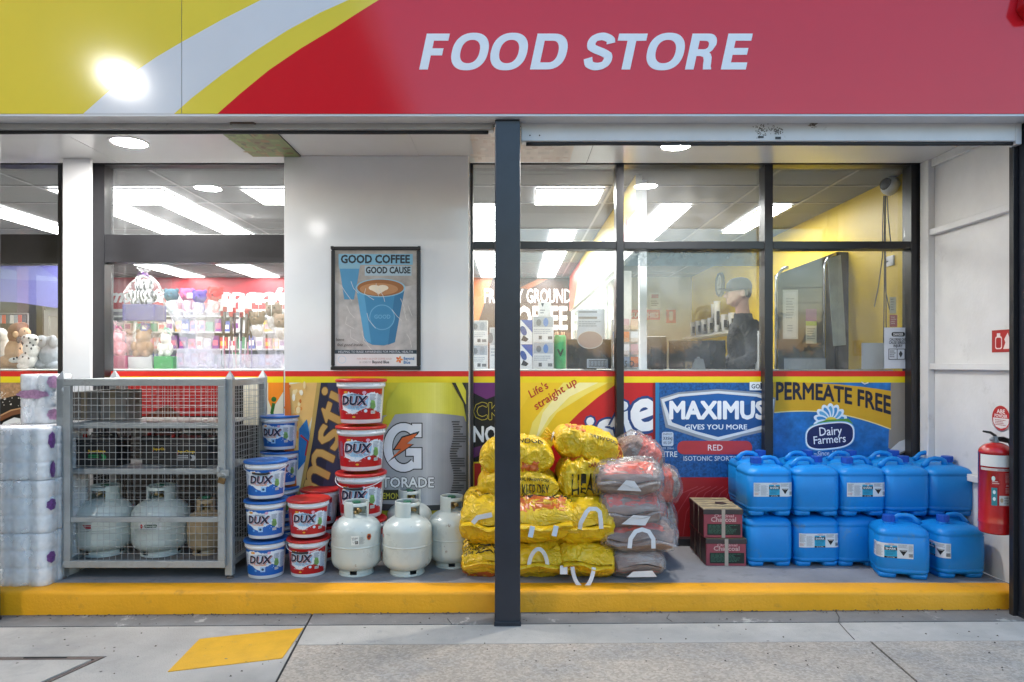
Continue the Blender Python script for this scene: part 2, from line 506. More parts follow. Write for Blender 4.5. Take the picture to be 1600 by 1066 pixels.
# painted parallelogram
pm = [Pt(262, 1047, 1), Pt(312, 996, 1), Pt(474, 981, 1), Pt(441, 1027, 1)]
pq = []
for px, py in ((262, 1047), (312, 996), (474, 980), (441, 1027)):
    Y = EYE*FPX/(py-570.0); pq.append((PX(px, Y), Y))
gslab('painted_marking', pq, 0.0035, YEL_R, apron, 0.003)
# inspection cover
ic = thing('inspection_cover', 'grey inspection cover with a rusty steel rim set in the concrete apron', 'drain cover', (PX(60, 3.3), 3.3, gz(-2.3)))
o0 = Vector(ic.location)
STEEL_R = mat('rusty_rim', (0.16, 0.12, 0.1, 1), rough=0.7, var=0.3, vs=20, dirt=((0.1, 0.05, 0.03, 1), 20, 0.5, 0.7))
def rel(pts): return [(p[0]-o0.x, p[1]-o0.y) for p in pts]
gslab('cover_plate', rel([(cx0, cy1-0.045), (cx0, 2.6), (cx1-0.36, 2.6), (cx1-0.055, cy1-0.045)]), 0.003, CONC, ic, 0.03)
gslab('rim', rel([(cx0, cy1-0.035), (cx1-0.042, cy1-0.035), (cx1-0.34, 2.58), (cx1-0.322, 2.56), (cx1-0.012, cy1-0.008), (cx0, cy1-0.008)]), 0.001, STEEL_R, ic, 0.03)
bx('lifting_slot', PX(38, 3.46)-o0.x, PX(105, 3.46)-o0.x, 3.452-o0.y, 3.462-o0.y, -0.01, 0.004, DARK_GAP, ic)
# hairline cracks and dropped gum on the slabs
CRK = mat('crack_dark', (0.07, 0.065, 0.06, 1), rough=0.95)
def gpt(px, py):
    Y = EYE*FPX/(py-570.0); return PX(px, Y), Y
for seq in (((1306, 958), (1312, 968), (1310, 976), (1322, 988), (1335, 1003)), ((1046, 961), (1043, 968), (1050, 973)), ((700, 966), (706, 975))):
    m = MB(); pts = []
    for i, (px, py) in enumerate(seq):
        x, y = gpt(px, py); pts.append((x+random.uniform(-.004, .004), y, gz(x)+0.0008))
    m.tube(pts, 0.0022, CRK, 4, flat=0.6); m.build('crack', apron)
rr = random.Random(17); gm = MB()
for i in range(60):
    x, y = rr.uniform(-2.6, 3.0), rr.uniform(3.1, 4.0); r_ = rr.uniform(0.002, 0.008); n = 9
    q = [(x+r_*rr.uniform(.7, 1.2)*math.cos(2*PI*k/n), y+r_*0.8*rr.uniform(.7, 1.2)*math.sin(2*PI*k/n), gz(x)+0.0042) for k in range(n)]
    gm.add(q, [tuple(range(n))], CRK if rr.random() < .7 else CONC_D)
tag(gm.build('gum_spots', apron), kind='stuff')
# loose leaves and grit beside the step
rr = random.Random(3)
lv = MB()
LEAF = mat('dry_leaf', (0.12, 0.1, 0.08, 1), rough=0.9)
for i in range(420):
    x = rr.uniform(-3.2, 3.3); y = 4.052-abs(rr.gauss(0, 0.018)) if rr.random() < 0.75 else rr.uniform(3.2, 4.04)
    s = rr.uniform(0.003, 0.008); z = gz(x)+0.002
    a = rr.uniform(0, 6)
    lv.add([(x+s*math.cos(a), y+s*math.sin(a), z), (x+s*math.cos(a+2.1), y+s*math.sin(a+2.1), z), (x+s*math.cos(a+4.2), y+s*math.sin(a+4.2), z), (x, y, z+s*0.7)], [(0, 1, 3), (1, 2, 3), (2, 0, 3)], LEAF)
tag(lv.build('grit'), 'dark grit and leaf crumbs gathered along the foot of the yellow step', 'debris', kind='stuff')

# ------------------------------------------------------------------ step (raised concrete floor of the alcove, yellow painted edge)
ZS = 0.124
step = tag(bx('step_floor', -4.2, 3.05, 4.215, 5.30, -0.1, ZS, STEP_TOP), kind='structure')
ks = MB()
nx = 90; prof = [(4.055, -0.08), (4.053, 0.10), (4.056, 0.112), (4.063, 0.120), (4.075, ZS+0.001), (4.213, ZS+0.001)]
vs = []; fs = []
for i in range(nx+1):
    x = -4.2+7.25*i/nx
    for j, (y, z) in enumerate(prof):
        d = noise.noise(Vector((x*3.1, j*0.7, 0.3)))*0.0035
        vs.append((x, y+d*(j < 5), z+d*0.6*(0 < j < 5)))
for i in range(nx):
    for j in range(len(prof)-1):
        a = i*len(prof)+j
        fs.append((a, a+len(prof), a+len(prof)+1, a+1))
ks.add(vs, fs, YEL_P, True)
kerb = tag(ks.build('kerb'), kind='structure')

# ------------------------------------------------------------------ building structure
posts = []
def post(x0, x1, label, y0=3.845, y1=3.99, ztop=2.87):
    t = thing('post', label, 'post', ((x0+x1)/2, (y0+y1)/2, gz(x0)-0.02), group='navy steel posts along the step')
    w = (x1-x0)/2; d = (y1-y0)/2
    bx('shaft', -w, w, -d, d, 0.0, ztop, NAVY, t, 0.006)
    b = MB().box(-w-0.004, w+0.004, -d-0.006, d+0.004, 0.0, 0.045, NAVY)
    b.build('base_plate', t, 0.003)
    return t
post(PX(773, 3.845), PX(813, 3.845), 'dark navy steel post in the middle, in front of the firewood bags')
post(2.93, 3.08, 'dark navy steel post at the right end beside the fire extinguisher')
post(-3.14, -2.987, 'dark navy steel post at the left end in front of the toilet paper')
# black seal channel beside right post
ch = MB().box(2.900, 2.928, 3.95, 3.985, 0.0, 2.75, BLACK_F)
tag(ch.build('door_track', None, 0.002), 'narrow black roller door track on the inner face of the right post', 'door track')

# fascia sign
YF = 3.80
fas = thing('fascia_sign', 'long yellow, white and red store sign reading FOOD STORE above the alcove', 'shop sign', (0, YF, PZ(178, YF)))
zf = PZ(178, YF)
def fink(name, c): return mat(name, c, rough=0.12, var=0.04, vs=1.2, spec=0.4, coat=0.08, bump=0.02, bs=2.0)
FY, FW, FR = fink('fascia_yellow', (0.84, 0.66, 0.07, 1)), fink('fascia_white', (0.72, 0.73, 0.76, 1)), fink('fascia_red', (0.72, 0.016, 0.026, 1))
FB = mat('fascia_back', (0.35, 0.35, 0.36, 1), rough=0.6)
SEAM = PX(284, YF)
bx('panel', -4.6, SEAM-0.002, 0.003, 0.12, 0.0, 1.35, FB, fas)
bx('panel', SEAM+0.002, 4.6, 0.003, 0.12, 0.0, 1.35, FB, fas)
L1 = [(130, 178), (165, 147), (205, 116), (245, 89), (284, 66), (345, 32), (408, 0), (500, -42), (640, -95), (900, -170), (1100, -200)]
L2 = [(272, 178), (300, 153), (345, 118), (400, 79), (450, 47), (500, 20), (545, 0), (640, -40), (800, -95), (1100, -170), (1250, -200)]
L3 = [(340, 178), (375, 147), (420, 110), (470, 76), (520, 46), (560, 20), (592, 0), (700, -55), (860, -110), (1200, -180), (1330, -200)]
def fpoly(pts, m, lay):
    """fascia graphics: split at the seam so each side belongs to its own sheet"""
    for side in (0, 1):
        b = bmesh.new()
        tr = geometry.tessellate_polygon([[Vector((p[0], p[1], 0)) for p in pts]])
        vv = [b.verts.new((PX(p[0], YF), 0, PZ(p[1], YF)-zf)) for p in pts]
        for t in tr:
            try: b.faces.new([vv[k] for k in t])
            except ValueError: pass
        bmesh.ops.bisect_plane(b, geom=b.verts[:]+b.edges[:]+b.faces[:], plane_co=(SEAM-0.0015 if side == 0 else SEAM+0.0015, 0, 0), plane_no=(1, 0, 0), clear_outer=(side == 0), clear_inner=(side == 1))
        for v in b.verts: v.co.y = -lay*0.0004
        if b.faces:
            me = bpy.data.meshes.new('graphic'); b.to_mesh(me); me.materials.append(m)
            link(bpy.data.objects.new('graphic', me), fas)
        b.free()
fpoly([(-490, 178), (-490, -200), (1100, -200)]+L1[::-1][1:], FY, 1)
fpoly(L1+L2[::-1], FW, 1.5)
fpoly(L2+L3[::-1], FY, 2)
fpoly(L3+[(2090, -200), (2090, 178)], FR, 2.5)
LET = mat('white_letter', (0.88, 0.88, 0.89, 1), rough=0.35, var=0.02, spec=0.5)
def block_letter(t, w):
    """heavy grotesque capitals, 56 units high, as outline loops"""
    def arcp(cx, cy, rx, ry, a0, a1, n=14, e=0.86):
        o = []
        for i in range(n+1):
            q = R(a0+(a1-a0)*i/n); c, s_ = math.cos(q), math.sin(q)
            o.append((cx+rx*math.copysign(abs(c)**e, c), cy+ry*math.copysign(abs(s_)**e, s_)))
        return o
    if t == 'F': return [[(0, 0), (13.5, 0), (13.5, 22), (w-5, 22), (w-5, 33), (13.5, 33), (13.5, 45), (w, 45), (w, 56), (0, 56)]]
    if t == 'E': return [[(0, 0), (w, 0), (w, 11), (13.5, 11), (13.5, 23), (w-3, 23), (w-3, 33.5), (13.5, 33.5), (13.5, 45), (w-1, 45), (w-1, 56), (0, 56)]]
    if t == 'T': return [[(w/2-6.8, 0), (w/2+6.8, 0), (w/2+6.8, 45), (w, 45), (w, 56), (0, 56), (0, 45), (w/2-6.8, 45)]]
    if t == 'O': return [arcp(w/2, 28, w/2, 29.3, 0, 355, 46), arcp(w/2, 28, w/2-13.5, 18.3, 0, 355, 40)]
    if t == 'D': return [[(0, 56), (0, 0)]+arcp(w/2, 28, w/2, 28, -90, 90, 20), [(13.5, 45), (13.5, 11)]+arcp(w/2, 28, w/2-13.5, 17, -90, 90, 18)]
    if t == 'R': return [[(0, 0), (13.5, 0), (13.5, 21), (w*0.48, 21)]+[(w*0.60, 19.5), (w*0.645, 15), (w*0.66, 7), (w*0.69, 0), (w, 0), (w, 2), (w*0.965, 5), (w*0.95, 12), (w*0.93, 19), (w*0.87, 24), (w*0.80, 26.5)]+[(w*0.9, 30), (w*0.97, 36)]+arcp(w*0.62, 40.5, w*0.385, 15.5, -5, 90, 12)+[(0, 56)], [(13.5, 31.5), (13.5, 45)]+arcp(w*0.55, 38.2, w*0.17, 6.7, 90, -90, 10)]
    if t == 'S':
        c = [(w-7, 40.5), (w-9.5, 47), (w/2+3, 51), (w/2-3, 51.2), (w*0.26, 49), (7, 42.5), (8.5, 35), (w*0.36, 30.8), (w*0.62, 26.5), (w-8, 21.5), (w-6.6, 14.5), (w-10.5, 7.8), (w/2+4, 4.8), (w/2-4, 4.8), (10, 8.5), (6.4, 17.5)]
        # smooth the centre line, then offset
        pts = []
        for i in range(len(c)-1):
            p0, p1, p2, p3 = c[max(0, i-1)], c[i], c[i+1], c[min(len(c)-1, i+2)]
            for k in range(4):
                u = k/4.0
                pts.append(tuple(0.5*((2*p1[j])+(-p0[j]+p2[j])*u+(2*p0[j]-5*p1[j]+4*p2[j]-p3[j])*u*u+(-p0[j]+3*p1[j]-3*p2[j]+p3[j])*u**3) for j in (0, 1)))
        pts.append(c[-1]); A_ = []; B_ = []
        for i, p in enumerate(pts):
            q0, q1 = pts[max(0, i-1)], pts[min(len(pts)-1, i+1)]; dx_, dy_ = q1[0]-q0[0], q1[1]-q0[1]; l = math.hypot(dx_, dy_)
            hw = 6.5 if abs(dy_) > abs(dx_) else 5.9
            A_.append((p[0]-dy_/l*hw, p[1]+dx_/l*hw)); B_.append((p[0]+dy_/l*hw, p[1]-dx_/l*hw))
        return [A_+B_[::-1]]
def word(t, x0, x1):
    g, f = glyphs(t, 0.028, 0.0, 1.06, 4)
    xs = [p[0] for p in g]; lo, hi = min(xs), max(xs)
    cap = max(p[1] for p in glyphs('E', 0.028, 0.0, 1.0, 4)[0])-min(p[1] for p in glyphs('E', 0.028, 0.0, 1.0, 4)[0])
    return g, f, lo, hi, cap
# each letter a part: separate glyph by glyph, fitted between the measured left and right edges
for t, ex in (('F', (655, 703)), ('O', (705, 764)), ('O', (766, 825)), ('D', (828, 887)), ('S', (912, 961)), ('T', (965, 1012)), ('O', (1010, 1070)), ('R', (1070, 1120)), ('E', (1126, 1176))):
    w = ex[1]-ex[0]
    for it in range(6):
        loops = block_letter(t, w); sl = [x+12.0*(y/56.0) for lp in loops for x, y in lp]
        w += (ex[1]-ex[0])-(max(sl)-min(sl))
    sh0 = ex[0]-min(sl)
    flat = [p for lp in loops for p in lp]
    f = [tuple(q) for q in geometry.tessellate_polygon([[Vector((p[0], p[1], 0)) for p in lp] for lp in loops])]
    vs = [(PX(sh0+x+12.0*(y/56.0), YF), -0.0028, PZ(109-y, YF)-zf) for x, y in flat]
    me = bpy.data.meshes.new('letter'); me.from_pydata(vs, [], f); me.materials.append(LET); me.update()
    lo = link(bpy.data.objects.new('letter', me), fas)
    sd = lo.modifiers.new('thick', 'SOLIDIFY'); sd.thickness = 0.0015
# flashing under the sign
fl = bx('flashing', -4.6, 4.6, 3.802, 3.96, zf-0.012, zf-0.001, ALU, None)
tag(fl, 'thin white metal flashing under the bottom edge of the store sign', 'flashing')

# roller door bottom rails
def rail(x0, x1, ztop, zbot, zrub, m, label, extra):
    t = thing('roller_door_rail', label, 'roller door', ((x0+x1)/2, 3.95, zbot))
    w = (x1-x0)/2
    bx('rail', -w, w, -0.035, 0.035, 0, ztop-zbot, m, t, 0.006)
    r = MB(); n = 60
    vs = []
    for i in range(n+1):
        x = -w+0.03+(2*w-0.06)*i/n; d = noise.noise(Vector((x*1.7, ztop, 0)))*0.004
        vs.append((x, -0.01, -0.008+d))
    r.tube(vs, 0.011, RUBBER, 8)
    r.build('rubber_seal', t)
    extra(t, w)
    return t
def ex_left(t, w):
    h = MB(); hx0 = PX(380, 3.915)-t.location.x
    h.tube([(hx0-0.07, -0.036, 0.032), (hx0-0.065, -0.052, 0.032), (hx0+0.065, -0.052, 0.032), (hx0+0.07, -0.036, 0.032)], 0.006, STEEL_R, 6)
    h.box(hx0-0.08, hx0+0.08, -0.038, -0.0355, 0.012, 0.052, ALU_G)
    h.build('pull_handle', t)
def ex_right(t, w):
    s = Art(); rr = random.Random(5)
    for cx, cy, r in ((1190, 204, 12), (1214, 204, 9), (1270, 194, 6)):
        for k in range(70):
            a = rr.gauss(0, 1)*r*0.5; b = rr.gauss(0, 1)*r*0.38
            s.ell(cx+a, cy+b, rr.uniform(.5, 1.3), rr.uniform(.4, 1.2), '6b6460' if rr.random() < .6 else '4a423d', 6)
    s.rect(1184, 213, 1193, 216, '2a2a2c'); s.rect(1211, 214, 1220, 218, '2a2a2c')
    s.ell(1548, 224, 2, 2, '3a2f28', 8); s.ell(828, 212, 1.2, 1.2, '222222', 8); s.ell(843, 212, 1.2, 1.2, '222222', 8)
    L = t.location
    tag(s.build('scorch_marks', lambda u, v, h: (PX(u, 3.915)-L.x, 3.9145-h-L.y, PZ(v, 3.915)-L.z), t, step=0.00001), kind='stuff')
    e = MB().box(w-0.03, w+0.005, -0.04, 0.02, -0.02, 0.115, ALU); e.build('end_cap', t, 0.004)
rail(-3.3, PX(771, 3.92), PZ(186, 3.92), PZ(203, 3.92), 0, ALU_G, 'grey roller door bottom rail with a small rusty pull handle, left bay', ex_left)
rail(PX(814, 3.92), 2.915, PZ(189, 3.92), PZ(221, 3.92), 0, ALU, 'white roller door bottom rail with dark scorch marks, right bay', ex_right)

# soffit of the alcove
ZC = EYE+1.487
sof = tag(bx('soffit', -4.6, 3.25, 3.95, 5.04, ZC+0.006, ZC+0.05, DARK_GAP), kind='structure')
def spanel(x0, x1, y0=3.99, y1=5.035): return bx('panel', x0, x1, y0, y1, ZC, ZC+0.02, WHITE_SOFFIT, sof)
ed = [-4.6, -2.885, -0.71, 0.02, 0.55, 3.25]
for a, b in zip(ed[:-1], ed[1:]): spanel(a+0.002, b-0.002)
for px in (640,):
    x = PX(px, 4.6); bx('cover_strip', x-0.03, x+0.03, 4.0, 5.03, ZC-0.004, ZC, WHITE_SOFFIT, sof)
# thin boards added under the soffit, covered in patches of colour
def soffit_board(x0, x1, y0, y1, pal, label, seed, skew):
    t = thing('colour_board', label, 'poster', ((x0+x1)/2, (y0+y1)/2, ZC-0.012))
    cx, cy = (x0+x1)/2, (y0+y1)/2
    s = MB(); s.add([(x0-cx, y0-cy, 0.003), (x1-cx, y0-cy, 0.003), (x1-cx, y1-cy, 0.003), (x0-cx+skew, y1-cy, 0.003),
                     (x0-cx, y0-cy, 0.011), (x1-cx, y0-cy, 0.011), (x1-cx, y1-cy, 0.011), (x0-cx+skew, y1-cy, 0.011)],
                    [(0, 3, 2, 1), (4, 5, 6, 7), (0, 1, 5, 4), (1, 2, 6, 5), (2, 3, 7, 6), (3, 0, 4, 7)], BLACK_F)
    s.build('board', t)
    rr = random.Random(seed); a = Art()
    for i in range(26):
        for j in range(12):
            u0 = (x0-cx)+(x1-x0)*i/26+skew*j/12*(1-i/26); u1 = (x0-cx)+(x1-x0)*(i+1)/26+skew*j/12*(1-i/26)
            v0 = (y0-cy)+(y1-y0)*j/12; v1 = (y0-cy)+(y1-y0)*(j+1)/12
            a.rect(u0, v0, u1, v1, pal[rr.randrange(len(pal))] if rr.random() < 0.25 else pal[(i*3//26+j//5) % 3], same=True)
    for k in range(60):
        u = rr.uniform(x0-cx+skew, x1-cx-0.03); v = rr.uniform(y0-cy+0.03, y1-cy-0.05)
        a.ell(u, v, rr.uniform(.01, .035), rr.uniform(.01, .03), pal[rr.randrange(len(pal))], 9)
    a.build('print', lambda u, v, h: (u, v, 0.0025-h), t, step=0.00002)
soffit_board(-1.86, -1.50, 4.2, 4.855, ['7f8f5a', '8c9c62', '84845a', '9a7a50', '6a7450', '7a6448', 'a08a5a'], 'colourful green and brown mottled panel under the left soffit', 4, 0.02)
t0 = bpy.data.objects[-1] if False else None
soffit_board(-0.27, 0.42, 4.25, 4.98, ['cdbfb4', 'cabbb0', 'd0c3b8', 'c4b0a2', 'd4cac0', 'c2b6ac'], 'orange-brown mottled panel under the soffit behind the middle post', 6, 0.0)
GLOW = mat('lamp_glow', (1, 1, 1, 1), rough=0.4, emit=((1.0, 0.97, 0.93, 1), 45.0))
def downlight(px, py, dia, label):
    Y = 1.487*FPX/(570-py); x = PX(px, Y)
    t = thing('downlight', label, 'ceiling light', (x, Y, ZC), group='round downlights in the soffit')
    MB().lathe([(dia/2+0.018, 0.0), (dia/2+0.016, -0.006), (dia/2, -0.008), (dia/2-0.002, 0.0)], mat('downlight_trim', (0.8, 0.8, 0.8, 1), rough=0.3), 40, close=False).build('trim', t)
    MB().lathe([(0.0001, -0.004), (dia/2-0.001, -0.004)], GLOW, 40, close=False).build('diffuser', t, fix=False)
downlight(202, 222, 0.215, 'round lit downlight in the soffit above the left window')
downlight(1056, 227, 0.19, 'round lit downlight in the soffit behind the white right rail')

# white column and poster wall
def pane_wall(name, px0, px1, Yf, Yb, ptop, label):
    x0, x1 = PX(px0, Yf), PX(px1, Yf)
    t = thing(name, label, 'wall', ((x0+x1)/2, Yf, ZS))
    w = (x1-x0)/2
    bx('panel', -w, w, 0, Yb-Yf, 0.0, ZC-0.002-ZS, WHITE, t, 0.002)
    return t
colw = pane_wall('column', 98, 141, 4.92, 4.95, 247, 'white clad column between the two left windows')
YP = 4.86
pwall = pane_wall('wall', 444, 732, YP, 5.2, 243, 'white panelled wall behind the coffee poster')
bx('base_gap', PX(444, YP)-pwall.location.x+0.001, PX(732, YP)-pwall.location.x-0.001, -0.003, -0.0005, 0, 0.03, BLACK_F, pwall)

# windows: frames, transoms, panes
YFm = 5.06; YG = 5.15
GLASS = film('window_glass', tint=(0.93, 0.95, 0.95), haze=0.05, gloss=0.015, rough=0.0, bs=20, hcol=(0.8, 0.82, 0.85))
def window(label, x0, x1, ztop, zbot, vbars, zt0, zt1, frame_w, name='shop_window', depth=0.12):
    """x0..x1 in metres; vbars = list of (x0, x1)"""
    cx = (x0+x1)/2
    t = thing(name, label, 'window', (cx, YFm, zbot))
    def b(nm, a0, a1, c0, c1, y0=0.0, y1=depth): return bx(nm, a0-cx, a1-cx, y0, y1, c0-zbot, c1-zbot, BLACK_F, t, 0.003)
    b('head', x0, x1, ztop-0.03, ztop); b('sill', x0, x1, zbot, zbot+0.055)
    xs = [(x0, x0+frame_w[0])]+vbars+[(x1-frame_w[1], x1)]
    for q in xs: b('mullion', q[0], q[1], zbot+0.056, ztop-0.031)
    for p, q in zip(xs[:-1], xs[1:]):
        b('transom', p[1]+0.001, q[0]-0.001, zt0, zt1, 0.004, depth-0.004)
        for z0, z1 in ((zbot+0.056, zt0-0.001), (zt1+0.001, ztop-0.031)):
            bx('pane', p[1]+0.001-cx, q[0]-0.001-cx, YG-YFm-0.003, YG-YFm+0.003, z0-zbot, z1-zbot, GLASS, t)
    return t
ZB = PZ(851, 5.06)
win1 = window('left shop window showing plush toys and candy, behind the wire cage', PX(144, YFm), PX(446, YFm), PZ(251, YFm), ZS, [], PZ(410, YFm), PZ(366, YFm), (PX(163, YFm)-PX(144, YFm), 0.01))
win0 = window('leftmost shop window with stuffed animals behind the glass', -4.6, PX(97, YFm), PZ(251, YFm), ZS, [], PZ(412, YFm), PZ(366, YFm), (0.05, PX(97, YFm)-PX(90, YFm)))
win2 = window('wide shop window right of the coffee poster wall, in four bays', PX(735, YFm), PX(1443, YFm), PZ(251, YFm), ZS,
              [(PX(963, YFm), PX(975, YFm)), (PX(1195, YFm), PX(1208, YFm))], PZ(389, YFm), PZ(377, YFm), (PX(739, YFm)-PX(735, YFm), PX(1443, YFm)-PX(1424, YFm)))

# right side wall of the alcove
XR = 3.06
rw = thing('side_wall', 'white painted side wall with horizontal rails at the right end of the alcove', 'wall', (XR, 4.5, ZS))
bx('wall_sheet', 0.0, 0.03, -0.62, 0.62, 0, ZC-ZS, WHITE_WALL, rw)
bx('stud', -0.05, -0.001, 0.44, 0.54, 0, ZC-ZS-0.002, WHITE_WALL, rw, 0.004)
bx('stud', -0.045, -0.001, -0.6, -0.5, 0, ZC-ZS-0.002, WHITE_WALL, rw, 0.004)
for z in (0.0+EYE-0.015, EYE+0.955, 0.72): bx('rail', -0.042, -0.001, -0.499, 0.439, z-ZS-0.02, z-ZS+0.025, WHITE_WALL, rw, 0.004)
m_ = MB().box(-0.03, -0.001, -0.499, 0.439, ZC-ZS-0.06, ZC-ZS-0.002, WHITE_WALL); m_.build('cornice', rw, 0.003)

# ------------------------------------------------------------------ shop interior shell
YB = 11.6; ZI = ZC
INW = mat('interior_wall', (0.62, 0.62, 0.60, 1), rough=0.6, var=0.05)
INY = mat('interior_yellow', (0.74, 0.52, 0.03, 1), rough=0.45, var=0.05)
INC = mat('ceiling_tile', (0.2, 0.2, 0.205, 1), rough=0.85, var=0.1, vs=30)
TB = mat('ceiling_bar', (0.36, 0.36, 0.36, 1), rough=0.6)
INF = mat('shop_floor_tile', (0.45, 0.44, 0.42, 1), rough=0.35, var=0.08)
tag(bx('floor', -8.0, 3.25, 5.3, YB, -0.1, ZS-0.01, INF), kind='structure')
tag(bx('back_wall', -8.0, 3.2, YB, YB+0.1, ZS-0.01, ZI+0.12, INW), kind='structure')
tag(bx('yellow_wall', 3.05, 3.15, 5.22, YB-0.001, ZS-0.01, ZI+0.003, INY), kind='structure')
tag(bx('left_wall', -8.1, -8.001, 5.2, YB, ZS-0.01, ZI-0.001, INW), kind='structure')
tag(bx('roof', -8.3, 3.6, 3.925, 11.9, ZI+0.13, ZI+0.3, mat('roof_sheet', (0.3, 0.3, 0.31, 1), rough=0.6)), kind='structure')
tag(bx('outer_wall', -8.3, 3.6, 11.71, 11.9, -0.3, ZI+0.129, INW), kind='structure')
tag(bx('outer_side_wall', 3.16, 3.6, 5.2, 11.709, -0.3, ZI+0.129, INW), kind='structure')
ceil = tag(bx('ceiling', -8.0, 3.2, 5.19, YB, ZI+0.004, ZI+0.12, INC), kind='structure')
y = 5.68
while y < YB:
    bx('ceiling_bar', -8.0, 3.04, y-0.012, y+0.012, ZI-0.003, ZI+0.003, TB, ceil); y += 0.6 if y < 6 else 1.2
for x in [-6.36, -5.16, -3.96, -2.76, -1.56, -0.36, 0.84, 2.04, 2.64]:
    bx('ceiling_bar', x-0.012, x+0.012, 5.2, YB-0.01, ZI-0.006, ZI-0.0035, TB, ceil)
TROF = mat('troffer_glow', (1, 1, 1, 1), rough=0.4, emit=((1.0, 0.985, 0.95, 1), 2.6))
TRIM = mat('troffer_frame', (0.7, 0.7, 0.7, 1), rough=0.4)
def troffer(x0, x1, y0, y1, label):
    t = thing('ceiling_light_panel', label, 'ceiling light', ((x0+x1)/2, (y0+y1)/2, ZI-0.01), group='lit rectangular light panels in the shop ceiling')
    w = (x1-x0)/2; d = (y1-y0)/2
    m = MB()
    for a, b, c, e in ((-w, w, -d, -d+0.012), (-w, w, d-0.012, d), (-w, -w+0.012, -d+0.0121, d-0.0121), (w-0.012, w, -d+0.0121, d-0.0121)):
        m.box(a, b, c, e, -0.012, 0.0, TRIM)
    m.build('frame', t)
    bx('diffuser', -w+0.013, w-0.013, -d+0.013, d-0.013, -0.009, -0.002, TROF, t)
LT = 'long lit light panel running back into the shop ceiling, '
troffer(-3.9, -2.93, 5.70, 6.27, 'wide lit light panel nearest the glass, left shop window')
troffer(-2.28, -1.68, 5.70, 6.27, 'wide lit light panel nearest the glass, right edge of left window')
troffer(-3.93, -3.60, 6.30, 7.9, LT+'left edge of the left window')
troffer(-3.24, -2.94, 6.30, 7.9, LT+'middle of the left window')
troffer(-5.12, -4.78, 6.30, 7.9, LT+'leftmost window')
troffer(-5.55, -5.15, 9.9, 11.5, LT+'low in the left window')
troffer(-4.35, -3.9, 9.9, 11.5, LT+'low right in the left window')
troffer(0.2, 0.78, 5.70, 6.27, 'squarish lit light panel just right of the middle post')
troffer(-0.52, -0.1, 6.30, 11.5, LT+'left of the middle post')
troffer(0.42, 0.72, 7.5, 11.5, LT+'right of the middle post')
troffer(1.38, 1.67, 6.30, 8.5, LT+'third window bay')
troffer(2.33, 2.60, 6.30, 7.62, LT+'above the fourth window bay')
# ------------------------------------------------------------------ across the forecourt, behind the camera (seen only as reflections)
CANM = mat('canopy_soffit', (0.5, 0.5, 0.5, 1), rough=0.5, var=0.05)
can = thing('forecourt_canopy', 'flat pale forecourt canopy on steel posts over the left side, behind the camera', 'canopy', (-9, -12, -0.3))
cz = EYE+3.5+0.3
bx('roof', -9.5, 7.46, -13, 13.4, cz, cz+0.5, CANM, can)
for x in (-4, 5.5):
    for y in (-10, 4): bx('pillar', x-0.15, x+0.15, y-0.15, y+0.15, 0, cz-0.001, ALU_G, can)
CGL2 = mat('canopy_lamp_glow_dim', (1, 1, 1, 1), rough=0.4, emit=((1.0, 0.97, 0.93, 1), 22.0))
CGL = mat('canopy_lamp_glow', (1, 1, 1, 1), rough=0.4, emit=((1.0, 0.97, 0.93, 1), 95.0))
def canopy_lamp(x, y, i):
    t = thing('canopy_lamp', 'lit square lamp under the forecourt canopy', 'canopy lamp', (x, y, EYE+3.5), group='lamps under the forecourt canopy')
    bx('housing', -0.2, 0.2, -0.2, 0.2, -0.05, -0.001, ALU_G, t)
    bx('diffuser', -0.10, 0.10, -0.10, 0.10, -0.058, -0.0505, CGL2 if i else CGL, t)
canopy_lamp(-4.7, -0.6, 0)
canopy_lamp(-4.9, -7.5, 1)

def leafy(name, label, cat, cx, cy, h, w, n, trunk=True, seed=0, group=None, blobs=16):
    rr = random.Random(seed)
    t = thing(name, label, cat, (cx, cy, -0.3), group=group)
    m = MB(); LF = mat('dark_foliage', (0.05, 0.075, 0.035, 1), rough=0.8, var=0.4, vs=0.7)
    bl = [(rr.gauss(0, w*0.24), rr.gauss(0, w*0.24), h*rr.uniform(0.35, 0.86), rr.uniform(0.14, 0.26)*w) for _ in range(blobs)]
    vs = []; fs = []
    for k in range(n):
        b = bl[rr.randrange(blobs)]
        d = Vector((rr.gauss(0, 1), rr.gauss(0, 1), rr.gauss(0, 1))).normalized()*b[3]*rr.uniform(0.6, 1.1)
        p = Vector(b[:3])+d; s = rr.uniform(0.1, 0.26)
        q = [p+Vector((rr.gauss(0, s), rr.gauss(0, s), rr.gauss(0, s))) for _ in range(3)]
        o = len(vs); vs += q; fs.append((o, o+1, o+2))
    m.add(vs, fs, LF); m.build('crown', t, fix=False)
    if trunk:
        q = MB(); BK = mat('bark', (0.09, 0.07, 0.05, 1), rough=0.9)
        q.tube([(0, 0, 0), (0.1, 0, h*0.3), (0, 0.1, h*0.6)], [h*0.035, h*0.025, h*0.01], BK)
        for k in range(5):
            b = bl[k]; q.tube([(0.05, 0, h*0.3), (b[0]*0.6, b[1]*0.6, b[2]*0.8), b[:3]], [h*0.015, h*0.01, 0.02], BK, 6)
        q.build('trunk', t)
    return t
def mirror_xy(px, Yv, Yg=5.15):
    """where a thing reflected in the glass at pixel px, virtual depth Yv, really stands"""
    return PX(px, Yv), 2*Yg-Yv
